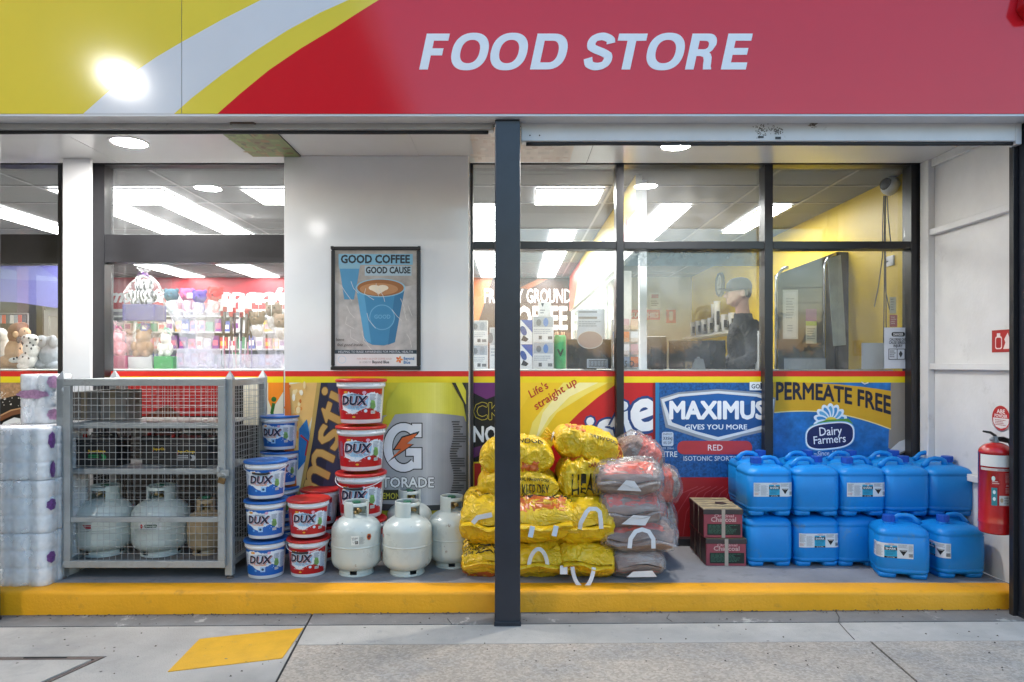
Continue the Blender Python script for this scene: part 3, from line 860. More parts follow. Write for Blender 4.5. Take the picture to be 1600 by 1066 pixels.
for i, (px, Yv, h, w, n, lab) in enumerate([
    (1168, 42, 6.0, 4.4, 5200, 'tall dark tree across the road, mirrored in the window near the shopkeeper'),
    (1330, 50, 5.0, 7.0, 4200, 'broad dark tree across the road, mirrored in the fourth window bay'),
    (1440, 46, 6.5, 6.0, 3600, 'dark tree across the road, rightmost of the row'),
    (880, 60, 3.6, 3.6, 1600, 'small bushy tree across the road, mirrored behind the paper sheet'),
    (1100, 64, 3.4, 5.5, 1800, 'low round tree across the road, mirrored beside the dark sign'),
    (760, 62, 3.2, 8.0, 1800, 'low wide tree across the road, mirrored left of the post')]):
    x, y = mirror_xy(px, Yv)
    leafy('tree', lab, 'tree', x, y, h, w, n, seed=i+3, group='trees across the road')
x0 = MB(); rr = random.Random(9)
vs = []; fs = []
for k in range(9000):
    x = rr.uniform(-55, 75); hh = 2.1+1.0*noise.noise(Vector((x*0.13, 0, 0)))+0.7*noise.noise(Vector((x*0.6, 3, 0)))
    p = Vector((x, -66+rr.uniform(-3, 3), -0.3+rr.uniform(0, 1)**0.8*(hh+0.9))); s = 0.35
    q = [p+Vector((rr.gauss(0, s), rr.gauss(0, s), rr.gauss(0, s))) for _ in range(3)]
    o = len(vs); vs += q; fs.append((o, o+1, o+2))
x0.add(vs, fs, mat('dark_foliage', 0))
tag(x0.build('treeline', fix=False), 'dark low belt of trees along the far side of the road', 'trees', kind='stuff')
# street sign across the road
x, y = mirror_xy(1052, 55)
sg = thing('street_sign', 'dark business sign on two legs across the road, mirrored in the window', 'sign', (x, y, -0.3))
bx('board', -1.6, 1.6, -0.05, 0.05, 1.45, 2.05, mat('sign_dark', (0.06, 0.06, 0.05, 1)), sg)
for s_ in (-1.2, 1.2): bx('leg', s_-0.05, s_+0.05, -0.04, 0.04, 0, 1.449, mat('sign_dark', 0), sg)
a = Art(); a.rect(-1.5, -0.24, -0.95, 0.24, 'b8a860'); a.poly([(-1.4, 0.16), (-1.22, -0.18), (-1.05, 0.16)], '333022')
a.text('Allcott H', -0.8, 0.15, 1.5, 0.32, 'b0aa98', bold=0.01)
a.build('lettering', lambda u, v, h: (-u, 0.051+h, 1.75-v), sg, step=0.004)
# overhead wires and pole
pl = MB(); pl.tube([(0, 0, 0), (0, 0, 8.5)], [0.16, 0.1], mat('bark', 0), 8)
x, y = mirror_xy(1120, 50)
pt = thing('power_pole', 'wooden power pole with a crossarm across the road', 'power pole', (x+9, y, -0.3))
MB().tube([(0, 0, 0), (0, 0, 8.5)], [0.16, 0.1], mat('bark', 0), 8).build('pole', pt)
bx('crossarm', -1.0, 1.0, -0.06, 0.06, 7.6, 7.75, mat('bark', 0), pt)
wr = MB()
for k, z in enumerate((5.6, 6.4, 7.5)):
    wr.tube([(-60+i*6.0, y, z-0.3+0.9*abs(math.sin(i*PI/7))*-1+0.9) for i in range(24)], 0.02, RUBBER, 5)
wt = thing('power_line', 'thin sagging overhead wires along the far side of the road', 'power line', (0, y, 6)); 
for k, z in enumerate((5.6, 6.4, 7.5)):
    MB().tube([(-60+i*6.0, 0, z-6-0.5*math.sin(PI*(i % 8)/8.0)) for i in range(24)], 0.02, RUBBER, 5).build('wire', wt)

# fire siren on the sign, top right corner
YS = 3.80
c_ = Pt(1624, -2, YS)
si = thing('alarm_strobe', 'red alarm strobe with a white round face at the upper right corner of the sign', 'alarm', (c_[0], YS-0.004, c_[2]))
RP = mat('red_plastic', (0.45, 0.012, 0.015, 1), rough=0.3, coat=0.3)
MYz = Matrix.Rotation(R(90), 4, 'X')
m_ = MB(); m_.prism([(-0.14, -0.07), (-0.10, -0.125), (0.10, -0.11), (0.135, 0.0), (0.1, 0.1), (-0.1, 0.1)], -0.07, -0.001, RP); m_.build('base', si, 0.01)
MB().lathe([(0.088, 0.07), (0.09, 0.09), (0.08, 0.11), (0.05, 0.12), (0.0001, 0.122)], mat('white_plastic', (0.7, 0.71, 0.74, 1), rough=0.3), 32, M=MYz).build('dome', si)
# ------------------------------------------------------------------ window graphics
def blue_denim():
    m = mat('print_blue_texture', (0.012, 0.10, 0.32, 1), rough=0.4, var=0.55, vs=60)
    return m
BLU = blue_denim()
BLU2 = mat('print_sky_texture', (0.012, 0.17, 0.50, 1), rough=0.4, var=0.4, vs=14)
NOI = mat('print_tan_grain', (0.45, 0.25, 0.12, 1), rough=0.4, var=0.4, vs=40, dirt=((0.75, 0.6, 0.45, 1), 60, 0.62, 0.7))
MSK = {'BLU': BLU, 'BLU2': BLU2, 'NOI': NOI}
def decal(name, label, cat, Y, art, group=None):
    px = art.sh[0][0][0][0]; t = art.build(name, plane_map(Y), None, mats=MSK)
    # put the object's origin on the carrier for a sensible base point
    me = t.data; xs = [v.co.x for v in me.vertices]; zs = [v.co.z for v in me.vertices]
    ox, oz = (min(xs)+max(xs))/2, min(zs)
    for v in me.vertices: v.co -= Vector((ox, Y, oz))
    t.location = (ox, Y, oz)
    return tag(t, label, cat, group)
YD = 5.143
def stripes(px0, px1, Y, label):
    a = Art(); a.rect(px0, 580, px1, 588.5, 'd8241c'); a.rect(px0, 588.5, px1, 598, 'ecd318')
    decal('stripe_decal', label, 'stripe sticker', Y, a)
# the photo's stripe height on each carrier
stripes(-200, 90, YD, 'red and yellow stripe sticker across the leftmost window')
stripes(165, 443, YD, 'red and yellow stripe sticker across the window behind the wire cage')
stripes(445.5, 732, YP-0.001, 'red and yellow stripe sticker across the panelled wall under the coffee poster')
stripes(740, 1424, YD, 'red and yellow stripe sticker across the wide right window')

# leftmost window: donut picture
a = Art(); a.rect(-200, 598, 90, 845, '1a1512')
a.poly([(-200, 598), (90, 598), (90, 616), (60, 622), (30, 617), (0, 624), (-200, 630)], 'NOI')
rr = random.Random(2)
for k in range(70): a.ell(rr.uniform(0, 88), rr.uniform(612, 634), rr.uniform(.5, 1.6), rr.uniform(.5, 1.3), 'e8e0d4', 6)
a.line([(-20, 668), (0, 655), (20, 645), (42, 640), (48, 640)], 9, '7a4a2a'); a.line([(-20, 664), (0, 651), (20, 641), (44, 636)], 2, 'c99a6c')
a.poly([(0, 672), (8, 660), (25, 652), (40, 655), (44, 672)], 'e9e9e6'); a.poly([(6, 676), (16, 666), (30, 664), (34, 676)], '181412')
decal('window_poster', 'brown and black sugared snack picture on the leftmost window', 'window poster', YD, a)
# behind the cage
a = Art(); a.rect(165, 598, 443, 845, '221d1c'); a.rect(200, 598, 352, 650, 'a01c1a')
a.poly([(200, 664), (262, 632), (300, 664)], '5a2b18'); a.poly([(165, 598), (198, 598), (198, 664), (165, 664)], '6f6a68')
a.rect(380, 598, 443, 845, 'd8541c'); a.poly([(380, 598), (443, 598), (443, 660), (400, 700), (380, 700)], 'e9e2cc')
a.poly([(419, 598), (443, 598), (443, 612), (425, 640), (419, 625)], 'f08a1e')
a.ell(428, 624, 4, 4, '2d6b2c', 14); a.line([(428, 630), (425, 645), (428, 655), (438, 655), (443, 648)], 5, '2d6b2c')
a.rect(165, 664, 443, 845, '2a2624')
decal('window_poster', 'dark window poster with a red panel, partly behind the wire cage', 'window poster', YD, a)

# poster wall: chocolate bar and sports drink bottle
a = Art(); a.rect(445.5, 598, 732, 848, 'd2c531')
a.rect(445.5, 598, 500, 848, 'e3ddc9')
a.poly([(445.5, 602), (470, 598), (500, 598), (492, 640), (470, 700), (455, 720), (445.5, 720)], 'e8b96c')
rr = random.Random(11)
for k in range(26): a.ell(rr.uniform(447, 476), rr.uniform(600, 700), rr.uniform(1.5, 5), rr.uniform(2, 6), rr.choice(['f2d79c', 'dd8f3c', 'f6ecd2', 'c9742c']), 9)
a.poly([(445.5, 598), (452, 598), (470, 838), (445.5, 838)], 'd96a22')
a.poly([(468, 670), (480, 655), (486, 690), (478, 720), (466, 735)], '1b6fae'); a.line([(470, 680), (482, 690), (478, 712)], 3, 'b0232c')
a.poly([(496, 598), (545, 598), (560, 838), (440, 838), (470, 760), (483, 690)], '1a1e38')
a.poly([(496, 598), (502, 598), (489, 690), (476, 760), (455, 838), (440, 838), (470, 760), (483, 690)], 'b99a52')
a.poly([(512, 598), (545, 598), (548, 700), (520, 790), (500, 790), (516, 690)], '2a2f50')
a.text('msti', 506, 774, 668, 50, 'cda45a', bold=0.015, shear=0.15, rot=R(74), outline=[(0.016, '6e4a20')])
# bottle
a.poly([(560, 598), (600, 598), (590, 700), (590, 838), (560, 838)], 'cfc43a')
def bt(x): return 645+6*((x-660)/72.0)**2+ (0 if x < 726 else (x-726)*4)
def bb(x):
    u = (x-588)/144.0; return 797-3*(1-u)-24*max(0.0, (u-0.72)/0.28)**2.2
a.grad(588, 732, 48, bt, bb, [(0, (150, 150, 153)), (0.12, (168, 168, 171)), (0.45, (176, 176, 179)), (0.55, (196, 196, 199)), (0.66, (170, 170, 174)), (0.8, (140, 140, 145)), (0.93, (118, 118, 124)), (1, (92, 92, 98))])
a.poly([(600, 652), (622, 640), (606, 668), (590, 690)], 'c9be2e')
a.grad(604, 728, 40, lambda x: 598 if 624 < x < 704 else (598+(624-x)*1.5 if x <= 624 else 598+(x-704)*1.6), lambda x: bt(x)+0.5, [(0, (190, 184, 52)), (0.2, (206, 200, 58)), (0.5, (224, 217, 84)), (0.62, (232, 226, 110)), (0.8, (206, 200, 60)), (1, (168, 162, 44))])
a.poly([(706, 598), (732, 598), (732, 662), (728, 650), (724, 630)], '2b2b20')
a.poly([(712, 598), (722, 598), (732, 618), (732, 640)], 'd8cf3a')
a.poly([(588, 786), (650, 790), (700, 788), (722, 776), (732, 758), (732, 772), (722, 786), (700, 796), (650, 799), (588, 797)], '3c3c3e')
def G(dx, col, gr):
    # bold letter G with a flat bar, built from an arc
    cx, cy, r1, r2 = 631, 699, 34+gr, 21-gr
    pts = []
    for i in range(22):
        q = R(48+264*i/21); pts.append((cx+r1*0.92*math.cos(q), cy-r1*1.12*math.sin(q)))
    pts2 = []
    for i in range(22):
        q = R(48+264*(21-i)/21); pts2.append((cx+r2*0.85*math.cos(q), cy-r2*1.25*math.sin(q)))
    a.poly(pts+pts2, col)
    a.poly([(cx+4-gr, cy+1-gr), (cx+28+gr, cy+1-gr), (cx+28+gr, cy+33+gr), (cx+16-gr, cy+33+gr), (cx+16-gr, cy+13+gr), (cx+4-gr, cy+13+gr)], col)
    a.poly([(cx+13-gr, cy-37-gr), (cx+28+gr, cy-37-gr), (cx+28+gr, cy-16+gr), (cx+18-gr, cy-16+gr)], col)
G(0, '1d1d1f', 1.6); G(0, 'e6e6ea', 0)
BO = [(652, 677), (628, 686), (621, 700), (630, 700), (610, 718), (640, 699), (634, 696), (649, 684), (645, 682)]
BO = [(652, 677), (629, 684), (617, 702), (627, 701), (611, 717), (645, 694), (636, 693), (650, 681)]
cxb = sum(p[0] for p in BO)/8; cyb = sum(p[1] for p in BO)/8
a.poly([((p[0]-cxb)*1.22+cxb, (p[1]-cyb)*1.22+cyb) for p in BO], '1d1d1f'); a.poly(BO, 'd2602a')
a.text('GATORADE', 569, 761, 678, 15, 'eeeeee', bold=0.03, outline=[(0.05, '1d1d1f')])
a.rect(592, 765, 650, 781, '2a2a16'); a.text('LEMON LIME', 594, 779, 648, 9, 'cfc43a', bold=0.01)
rr = random.Random(4)
for k in range(30):
    y = 658+k*3.8; x = 706+3*math.sin(k*0.35); a.rect(x, y, x+rr.uniform(9, 24), y+2.0, '3b3b3f')
a.rect(728.5, 598, 732, 838, '3a3a34')
decal('wall_poster', 'large wall poster with a grey sports drink bottle and a navy chocolate bar', 'poster', YP-0.001, a)

# narrow strip left of the post
a = Art(); a.rect(739.5, 598, 830, 838, '0e0d10')
a.poly([(739.5, 598), (775, 598), (775, 618), (760, 624), (739.5, 614)], '6d2b6e')
a.text('CK', 741, 655, 783, 25, '0e0d10', bold=0.02, outline=[(0.03, 'c9b53a')])
a.rect(739.5, 628, 739.6, 656, '0e0d10')
a.text('NO', 740, 690, 776, 23, 'ececec', bold=0.04)
a.poly([(739.5, 700), (775, 690), (775, 700), (739.5, 716)], '5a2a5e')
a.poly([(739.5, 722), (830, 716), (830, 838), (739.5, 838)], 'd6c326'); a.rect(741, 724, 768, 776, 'b31f1e')
a.text('BE', 752, 742, 773, 12, 'e8d83a', bold=0.02)
decal('window_poster', 'black and purple snack poster seen in the narrow gap left of the middle post', 'window poster', YD, a)

# yellow and red confectionery poster
a = Art(); a.rect(813, 598, 1024, 838, 'c3191c')
a.poly([(813, 598), (966, 598), (935, 620), (905, 645), (885, 665), (868, 690), (860, 700), (813, 716)], 'e9c21f')
a.poly([(880, 598), (950, 598), (915, 617), (870, 645), (838, 690), (824, 712), (818, 712), (832, 660), (858, 625)], 'f0dd6a')
a.poly([(905, 598), (935, 598), (890, 620), (858, 652), (836, 690), (848, 645), (868, 620)], 'f6eca8')
a.poly([(813, 598), (850, 598), (825, 622), (813, 640)], 'eec92c')
a.text("Life's", 830, 622, 862, 12, 'b0281e', bold=0.015, shear=0.1, rot=R(30))
a.text('straight up', 838, 641, 915, 12, 'b0281e', bold=0.015, shear=0.1, rot=R(33))
for ch_, x_, y_, c_ in (('r', 905, 715, 52), ('i', 930, 703, 52), ('s', 942, 696, 52), ('t', 965, 692, 52), ('i', 983, 684, 58), ('e', 996, 676, 66)):
    a.text(ch_, x_, y_, None, c_, 'f2f2f4', bold=0.035, shear=0.1, rot=R(20), outline=[(0.05, '20427e')], res=3)
a.rect(1020, 598, 1024, 838, '8f1416')
decal('window_poster', 'yellow and red sweets poster behind the stacked firewood bags', 'window poster', YD, a)

# sports drink poster
a = Art(); a.rect(1024, 598, 1203, 746, 'BLU'); a.rect(1024, 746, 1203, 842, 'a81c22')
a.rect(1024, 598, 1030, 746, '2f7fb4')
cx = 1122
a.poly([(1031, 622), (1060, 613), (cx, 608), (1185, 613), (1212, 622), (1206, 672), (1160, 682), (cx, 694), (1084, 682), (1040, 668)], '8d949f')
a.poly([(1033, 624), (1060, 616), (cx, 611), (1185, 616), (1210, 624), (1204, 668), (1160, 678), (cx, 688), (1086, 678), (1044, 664)], 'd9dde2')
a.poly([(1038, 628), (1062, 620), (cx, 615), (1182, 620), (1206, 628), (1200, 662), (1160, 674), (cx, 683), (1088, 674), (1050, 660)], '16508f')
a.poly([(1060, 621), (cx, 616), (1180, 621), (1170, 632), (cx, 640), (1065, 634)], '1b5ea4')
a.text('MAXIMUS', 1047, 654, 1195, 26, 'f4f4f6', bold=0.05)
a.text('GIVES YOU MORE', 1070, 671, 1167, 7.5, 'e8eef6', bold=0.02)
a.rrect(1058, 689, 1175, 710, 10, 'b9353b'); a.text('RED', 1106, 704, 1129, 9, 'f0dcdc', bold=0.01)
a.text('ISOTONIC SPORTS DRINK', 1068, 720, 1182, 7.2, 'ccd6e4', bold=0.01)
a.text('1 LITRE', 1024.5, 714, 1058, 8.5, 'e6ebf2', bold=0.01)
a.rect(1171, 597, 1203, 610, 'e8edf2'); a.text('GO', 1174, 607, 1187, 6.5, '20304a', bold=0.02); a.text('B', 1188, 607.5, 1194, 9, '20304a', bold=0.04)
a.rrect(1034, 675, 1052, 697, 3, 'c7d3e4'); a.text('ENERGY', 1036, 680, 1050, 3.2, '16365f'); a.text('335kJ', 1036, 687, 1050, 4.4, '16365f', bold=0.02); a.text('4% DI*', 1036, 694, 1050, 4.2, '16365f')
a.text('PER 250mL', 1034, 702, 1053, 3.2, 'c7d3e4')
for k in range(9): a.line([(1040+k*13, 842), (1046+k*13, 800), (1066+k*12, 770), (1090+k*10, 760)], 1.2, 'c04a50')
decal('window_poster', 'blue and red sports drink poster reading MAXIMUS', 'window poster', YD-0.014, a)

# milk poster
a = Art(); a.rect(1208, 598, 1424, 845, '8f8678')
a.poly([(1208, 598), (1392, 598), (1388, 845), (1208, 845)], 'BLU2')
a.poly([(1392, 598), (1424, 598), (1424, 690), (1400, 705), (1388, 700)], '9c9284'); a.poly([(1387, 706), (1405, 690), (1424, 683), (1424, 700), (1400, 710), (1388, 716)], 'e4e2de')
a.poly([(1420, 610), (1424, 606), (1424, 624)], '151515'); a.poly([(1388, 718), (1424, 702), (1424, 845), (1388, 845)], '1a1a1c')
def arc(t0, t1, n, f): return [f(t0+(t1-t0)*i/n) for i in range(n+1)]
def topc(x): return 597+14*((x-1208)/184.0)**2.2
def botc(x): return 645-7*math.sin((x-1208)/184.0*PI*0.9)+28*((x-1208)/184.0)**1.9
a.poly([(1208+184*i/16.0, topc(1208+184*i/16.0)) for i in range(17)]+[(1392-184*i/16.0, botc(1392-184*i/16.0)) for i in range(17)], 'd6a51c')
a.line([(1210+182*i/16.0, botc(1210+182*i/16.0)) for i in range(17)], 1.6, 'efe0a0')
def wp(u, v):
    q = max(0.0, u/178.0)
    return u, v*(1-0.12*math.sin(q*PI))+1-22*q**1.9+4*math.sin(q*PI)
a.text('PERMEATE FREE', 1213, 626, 1391, 27, '161a33', bold=0.035, warp=wp)
a.ell(1296, 662, 14, 8, 'd9e6f2', 24)
for k in range(9):
    q = R(-10+200*k/8); cx_, cy_ = 1297+15*math.cos(q), 659-17*math.sin(q)
    a.ell(cx_, cy_, 12, 6.2, 'e6f1fa', 18, rot=-q); a.ell(cx_-1*math.cos(q), cy_+1*math.sin(q), 8.5, 3.6, '3e93cf' if k % 2 else '66b1de', 16, rot=-q)
a.ell(1298, 659, 10, 7.5, 'f3d64c', 22)
a.poly([(1264, 666), (1290, 656), (1325, 654), (1332, 662), (1300, 664), (1272, 672)], '5a9a3c')
def blob(gr, col):
    p = []
    for i in range(40):
        q = 2*PI*i/40; c, s_ = math.cos(q), math.sin(q)
        e = 2/3.0
        x = 36*(abs(c)**e)*(1 if c > 0 else -1); y_ = 19*(abs(s_)**e)*(1 if s_ > 0 else -1)
        x *= (1+gr/36.0); y_ *= (1+gr/19.0)
        p.append((1296+x, 681+y_-x*0.10))
    a.poly(p, col)
blob(3.0, '8cc4e6'); blob(1.8, 'f2f4f8'); blob(0, '18255a')
a.text('Dairy', 1280, 681, 1315, 13, 'f2f4f8', bold=0.01, rot=R(4)); a.text('Farmers', 1271, 694, 1321, 12, 'f2f4f8', bold=0.01, rot=R(4))
a.text('~Since 1900~', 1271, 712, 1321, 7, 'dfe8f4', bold=0.012, shear=0.2, rot=R(1.5))
a.line([(1345, 597), (1350, 600), (1356, 598)], 1.6, 'e6e6e6')
a.poly([(1363, 716), (1367, 708), (1372, 706), (1374, 712), (1371, 718)], 'e6eef6')
decal('window_poster', 'blue milk poster with a yellow banner reading PERMEATE FREE', 'window poster', YD, a)

# coffee poster in a black snap frame
YC = YP-0.022
cp = thing('poster_frame', 'black framed coffee cup poster hanging on the white panelled wall', 'framed poster', (PX(587, YC), YP-0.001, PZ(578, YC)))
L_ = cp.location
x0_, x1_ = PX(517, YC)-L_.x, PX(657, YC)-L_.x; zt_ = PZ(385, YC)-L_.z
fw = PX(523, YC)-PX(517, YC)
fr_ = MB()
fr_.box(x0_, x1_, -0.021, 0, 0, fw, BLACK_F); fr_.box(x0_, x1_, -0.021, 0, zt_-fw, zt_, BLACK_F)
fr_.box(x0_, x0_+fw, -0.021, 0, fw+0.0005, zt_-fw-0.0005, BLACK_F); fr_.box(x1_-fw, x1_, -0.021, 0, fw+0.0005, zt_-fw-0.0005, BLACK_F)
fr_.build('frame', cp, 0.006)
cr = MB(); k_ = 0.018
for sx in (x0_, x1_-k_):
    for sz in (0, zt_-k_): cr.box(sx-0.001, sx+k_+0.001, -0.024, -0.0212, sz-0.001, sz+k_+0.001, BLACK_F)
cr.build('corner_joiner', cp)
TANB = mat('print_tan_table', (0.42, 0.37, 0.33, 1), rough=0.4, var=0.35, vs=8)
a = Art(); a.rect(523, 391, 651, 552, 'TAN')
a.poly([(523, 440), (560, 460), (651, 445), (651, 552), (523, 552)], 'TAN2')
a.rect(529, 397, 645, 414, '7fb0c8'); a.text('GOOD COFFEE', 533, 411, 640, 12, '22282e', bold=0.045)
a.rect(570, 416, 643, 431, 'a8bcc6'); a.text('GOOD CAUSE', 572, 427, 641, 9.5, '22282e', bold=0.045)
a.poly([(530, 415), (562, 415), (560, 432), (553, 468), (538, 468)], '4e8fb5'); a.poly([(529, 413), (563, 413), (562, 420), (530, 420)], '86aebf')
a.poly([(556, 448), (633, 448), (617, 535), (600, 540), (582, 539), (570, 533)], '3f86ae')
a.poly([(556, 448), (568, 452), (580, 536), (570, 533)], '5a9fc4'); a.poly([(618, 452), (633, 448), (617, 535), (606, 539)], '34739a')
a.ell(594.5, 450, 39, 14.5, '8fb9cc', 36); a.ell(594.5, 450, 36.5, 13, '9a6236', 36); a.ell(592, 452, 30, 9.5, 'b98255', 30)
a.ell(585, 450, 9, 4.5, 'ead8bf', 16); a.ell(598, 450, 9, 4.5, 'ead8bf', 16); a.poly([(576, 451), (607, 451), (592, 460)], 'ead8bf')
a.ell(597, 496, 20, 20, '6ea8c8', 30); a.ell(597, 496, 18.5, 18.5, '3f86ae', 30); a.text('GOOD', 585, 498, 610, 6, '6ea8c8', bold=0.03)
for s_ in range(16):
    q = random.Random(s_+90); x = q.uniform(525, 640); y = q.uniform(430, 535)
    a.line([(x, y), (x+q.uniform(-4, 8), y+q.uniform(6, 14)), (x+q.uniform(4, 16), y+q.uniform(16, 24))], 0.7, 'd9d4cd')
a.text('love', 526, 533, 538, 5, '3a3632'); a.text('feel good inside', 527, 541, 567, 4.5, '3a3632', shear=0.3)
a.rect(523, 547, 651, 553, '2c3a44'); a.text('HELPING TO RAISE AWARENESS FOR MENTAL HEALTH', 529, 551.6, 645, 3.4, 'd8dde0')
a.rect(523, 553, 651, 572.5, 'dedcd9')
a.ell(534.5, 562, 6.5, 6, 'b0cada', 20); a.ell(534.5, 562, 5.8, 5.3, 'dedcd9', 20)
a.text('FOR EVERY KILO OF COFFEE SOLD', 558, 562, 612, 2.6, 'c08a7a'); a.text('$1 GOES TO', 562, 567.6, 580, 2.8, '8a8a8a'); a.text('Beyond Blue', 582, 567.8, 608, 4.2, '22282e', bold=0.03)
for q in range(5):
    a.ell(624+3.2*math.cos(q*1.257), 562+3.2*math.sin(q*1.257), 2.6, 1.6, 'd9622c' if q % 2 else 'e8934a', 9, rot=q*1.257)
a.text('Beyond', 631, 562.5, 647, 4.6, '2d6fa8', bold=0.03); a.text('Blue', 631, 568.5, 641, 4.6, '2d6fa8', bold=0.03)
a.build('print', plane_map(YC+0.008, L_), cp, step=0.00008, mats={'TAN': TANB, 'TAN2': mat('print_pale_table', (0.5, 0.46, 0.43, 1), rough=0.4, var=0.3, vs=9)})
bx('cover_sheet', x0_+fw, x1_-fw, -0.0105, -0.0095, fw, zt_-fw, film('poster_cover', haze=0.16, gloss=0.02, rough=0.12, bump=0.5, bs=12, hcol=(0.9, 0.9, 0.9)), cp)  # white haze in the cover imitates glare on the plastic
# ------------------------------------------------------------------ goods on the step
# ---- wire cage
GALV = mat('galvanised_steel', (0.40, 0.42, 0.43, 1), rough=0.42, metal=0.55, var=0.16, vs=9, dirt=((0.27, 0.26, 0.25, 1), 9, 0.58, 0.72))
YCG = 4.285; YCB = 4.90
cg = thing('gas_bottle_cage', 'galvanised wire mesh storage cage with shelves of batteries and gas bottles', 'cage', (PX(225, YCG), (YCG+YCB)/2, ZS))
L_ = cg.location
xa, xb = PX(88, YCG), PX(363, YCG)
ztop = PZ(592, YCG)
def cbx(n, x0, x1, y0, y1, z0, z1, bev=0.003, m=None, par=None): return bx(n, x0-L_.x, x1-L_.x, y0-L_.y, y1-L_.y, z0-L_.z, z1-L_.z, m or GALV, par or cg, bev)
pw = 0.048
for (x0, y0) in ((xa, YCG), (xb-pw, YCG), (xa, YCB-pw), (xb-pw, YCB-pw)):
    p = cbx('post', x0, x0+pw, y0, y0+pw, ZS+0.022, ztop)
    MB().lathe([(pw*0.7, 0), (0.012, 0.035), (0.0001, 0.052)], GALV, 4, c=(x0+pw/2-L_.x, y0+pw/2-L_.y, ztop-L_.z), a0=PI/4, a1=2*PI+PI/4, smooth=False).build('finial', cg)
    MB().lathe([(0.022, 0), (0.022, 0.008), (0.008, 0.012), (0.008, 0.03)], STEEL_R, 12, c=(x0+pw/2-L_.x, y0+pw/2-L_.y, 0)).build('levelling_foot', cg)
for z in (ZS+0.075, ztop-0.045):
    for x0 in (xa, xb-pw): cbx('side_rail', x0+0.006, x0+pw-0.006, YCG+pw+0.001, YCB-pw-0.001, z, z+0.036)
    cbx('back_rail', xa+pw+0.001, xb-pw-0.001, YCB-pw+0.006, YCB-0.006, z, z+0.036)
cbx('roof_sheet', xa+0.01, xb-0.01, YCG+0.05, YCB-0.05, ztop-0.008, ztop-0.003)
cbx('floor_sheet', xa+0.01, xb-0.01, YCG+0.03, YCB-0.03, ZS+0.083, ZS+0.09, m=mat('rusty_shelf_sheet', (0.16, 0.15, 0.14, 1), rough=0.7, var=0.3, vs=8, dirt=((0.16, 0.09, 0.05, 1), 10, 0.5, 0.7)))
# shelves
ysf = 4.345
ZSH = []
for py in (665, 737):
    z = PZ(py, ysf); ZSH.append(z+0.018)
    cbx('shelf_front_bar', xa+pw+0.001, xb-pw-0.001, ysf, ysf+0.03, z-0.018, z+0.018)
    cbx('shelf_sheet', xa+pw+0.001, xb-pw-0.001, ysf+0.031, YCB-0.07, z+0.010, z+0.016)
# door
dt = thing('door', None, None); bpy.data.objects.remove(dt)
x0, x1 = PX(101, 4.262), PX(352, 4.262); yd0, yd1 = 4.252, 4.282
zt, zb = PZ(592, 4.262), PZ(887, 4.262)
dr = cbx('door', x0, x1, yd0, yd1, zt-0.044, zt)
def dbx(n, a, b, c, d): return cbx(n, a, b, yd0, yd1, c, d, par=None)
cbx('door_bar', x0, x1, yd0, yd1, zb, zb+0.044)
cbx('door_bar', x0, x0+0.04, yd0, yd1, zb+0.0445, zt-0.0445)
cbx('door_bar', x1-0.044, x1, yd0, yd1, zb+0.0445, zt-0.0445)
zm = PZ(812, 4.262)
cbx('door_bar', x0+0.041, x1-0.045, yd0+0.004, yd1, zm-0.016, zm+0.016)
for z in (zb+0.0, zt-0.1):
    MB().lathe([(0.011, 0), (0.011, 0.045)], GALV, 12, c=(x0-0.004-L_.x, 4.262-L_.y, z-L_.z)).build('hinge', cg)
WIR = mat('bright_wire', (0.46, 0.47, 0.47, 1), rough=0.35, metal=0.6, var=0.1, vs=20)
def grid(name, A, Uv, Vv, lu, lv, du, dv, r=0.0016, nrm=(0, -1, 0)):
    """welded wire mesh: wires along U and V"""
    m = MB(); A, Uv, Vv, Nn = Vector(A), Vector(Uv), Vector(Vv), Vector(nrm)
    nu = int(lu/du); nv = int(lv/dv)
    for i in range(nu+1):
        p = A+Uv*(lu*i/nu); m.tube([p, p+Vv*lv], r, WIR, 4, caps=False)
    for j in range(nv+1):
        p = A+Vv*(lv*j/nv)+Nn*(r*1.9); m.tube([p, p+Uv*lu], r, WIR, 4, caps=False)
    return tag(m.build(name, cg, fix=False), kind='stuff')
gA = Vector((x0+0.036, yd1+0.002, zb+0.04))-L_
grid('wire_mesh', gA, (1, 0, 0), (0, 0, 1), x1-x0-0.078, zt-zb-0.08, 0.0375, 0.0415)
for xx, nn in ((xa+0.006, (-1, 0, 0)), (xb-0.008, (1, 0, 0))):
    grid('wire_mesh', Vector((xx, YCG+pw, ZS+0.1))-L_, (0, 1, 0), (0, 0, 1), YCB-YCG-2*pw, ztop-0.045-ZS-0.1, 0.0375, 0.0415, nrm=nn)
grid('wire_mesh', Vector((xa+pw, YCB-0.012, ZS+0.1))-L_, (1, 0, 0), (0, 0, 1), xb-xa-2*pw, ztop-0.045-ZS-0.1, 0.0375, 0.0415)
# latch and padlock
zl = PZ(737, 4.25)
cbx('latch', PX(340, 4.25), PX(358, 4.25), 4.24, 4.251, zl-0.03, zl+0.012)
cbx('latch_ear', PX(341, 4.25), PX(345, 4.25), 4.225, 4.239, zl+0.0, zl+0.03)
pk = thing('padlock', 'small tarnished brass padlock hanging on the cage latch', 'padlock', (PX(347, 4.23), 4.222, zl-0.055))
BR = mat('old_brass', (0.2, 0.13, 0.06, 1), rough=0.4, metal=0.7, var=0.3, vs=40)
o = MB().box(-0.022, 0.022, -0.009, 0.009, -0.015, 0.022, BR).build('body', pk, 0.004)
MB().tube([(-0.014, 0, 0.02), (-0.014, 0, 0.038), (-0.008, 0, 0.047), (0.008, 0, 0.047), (0.014, 0, 0.038), (0.014, 0, 0.02)], 0.0035, GALV, 8).build('shackle', pk)
pk.rotation_euler = (0, R(18), 0)

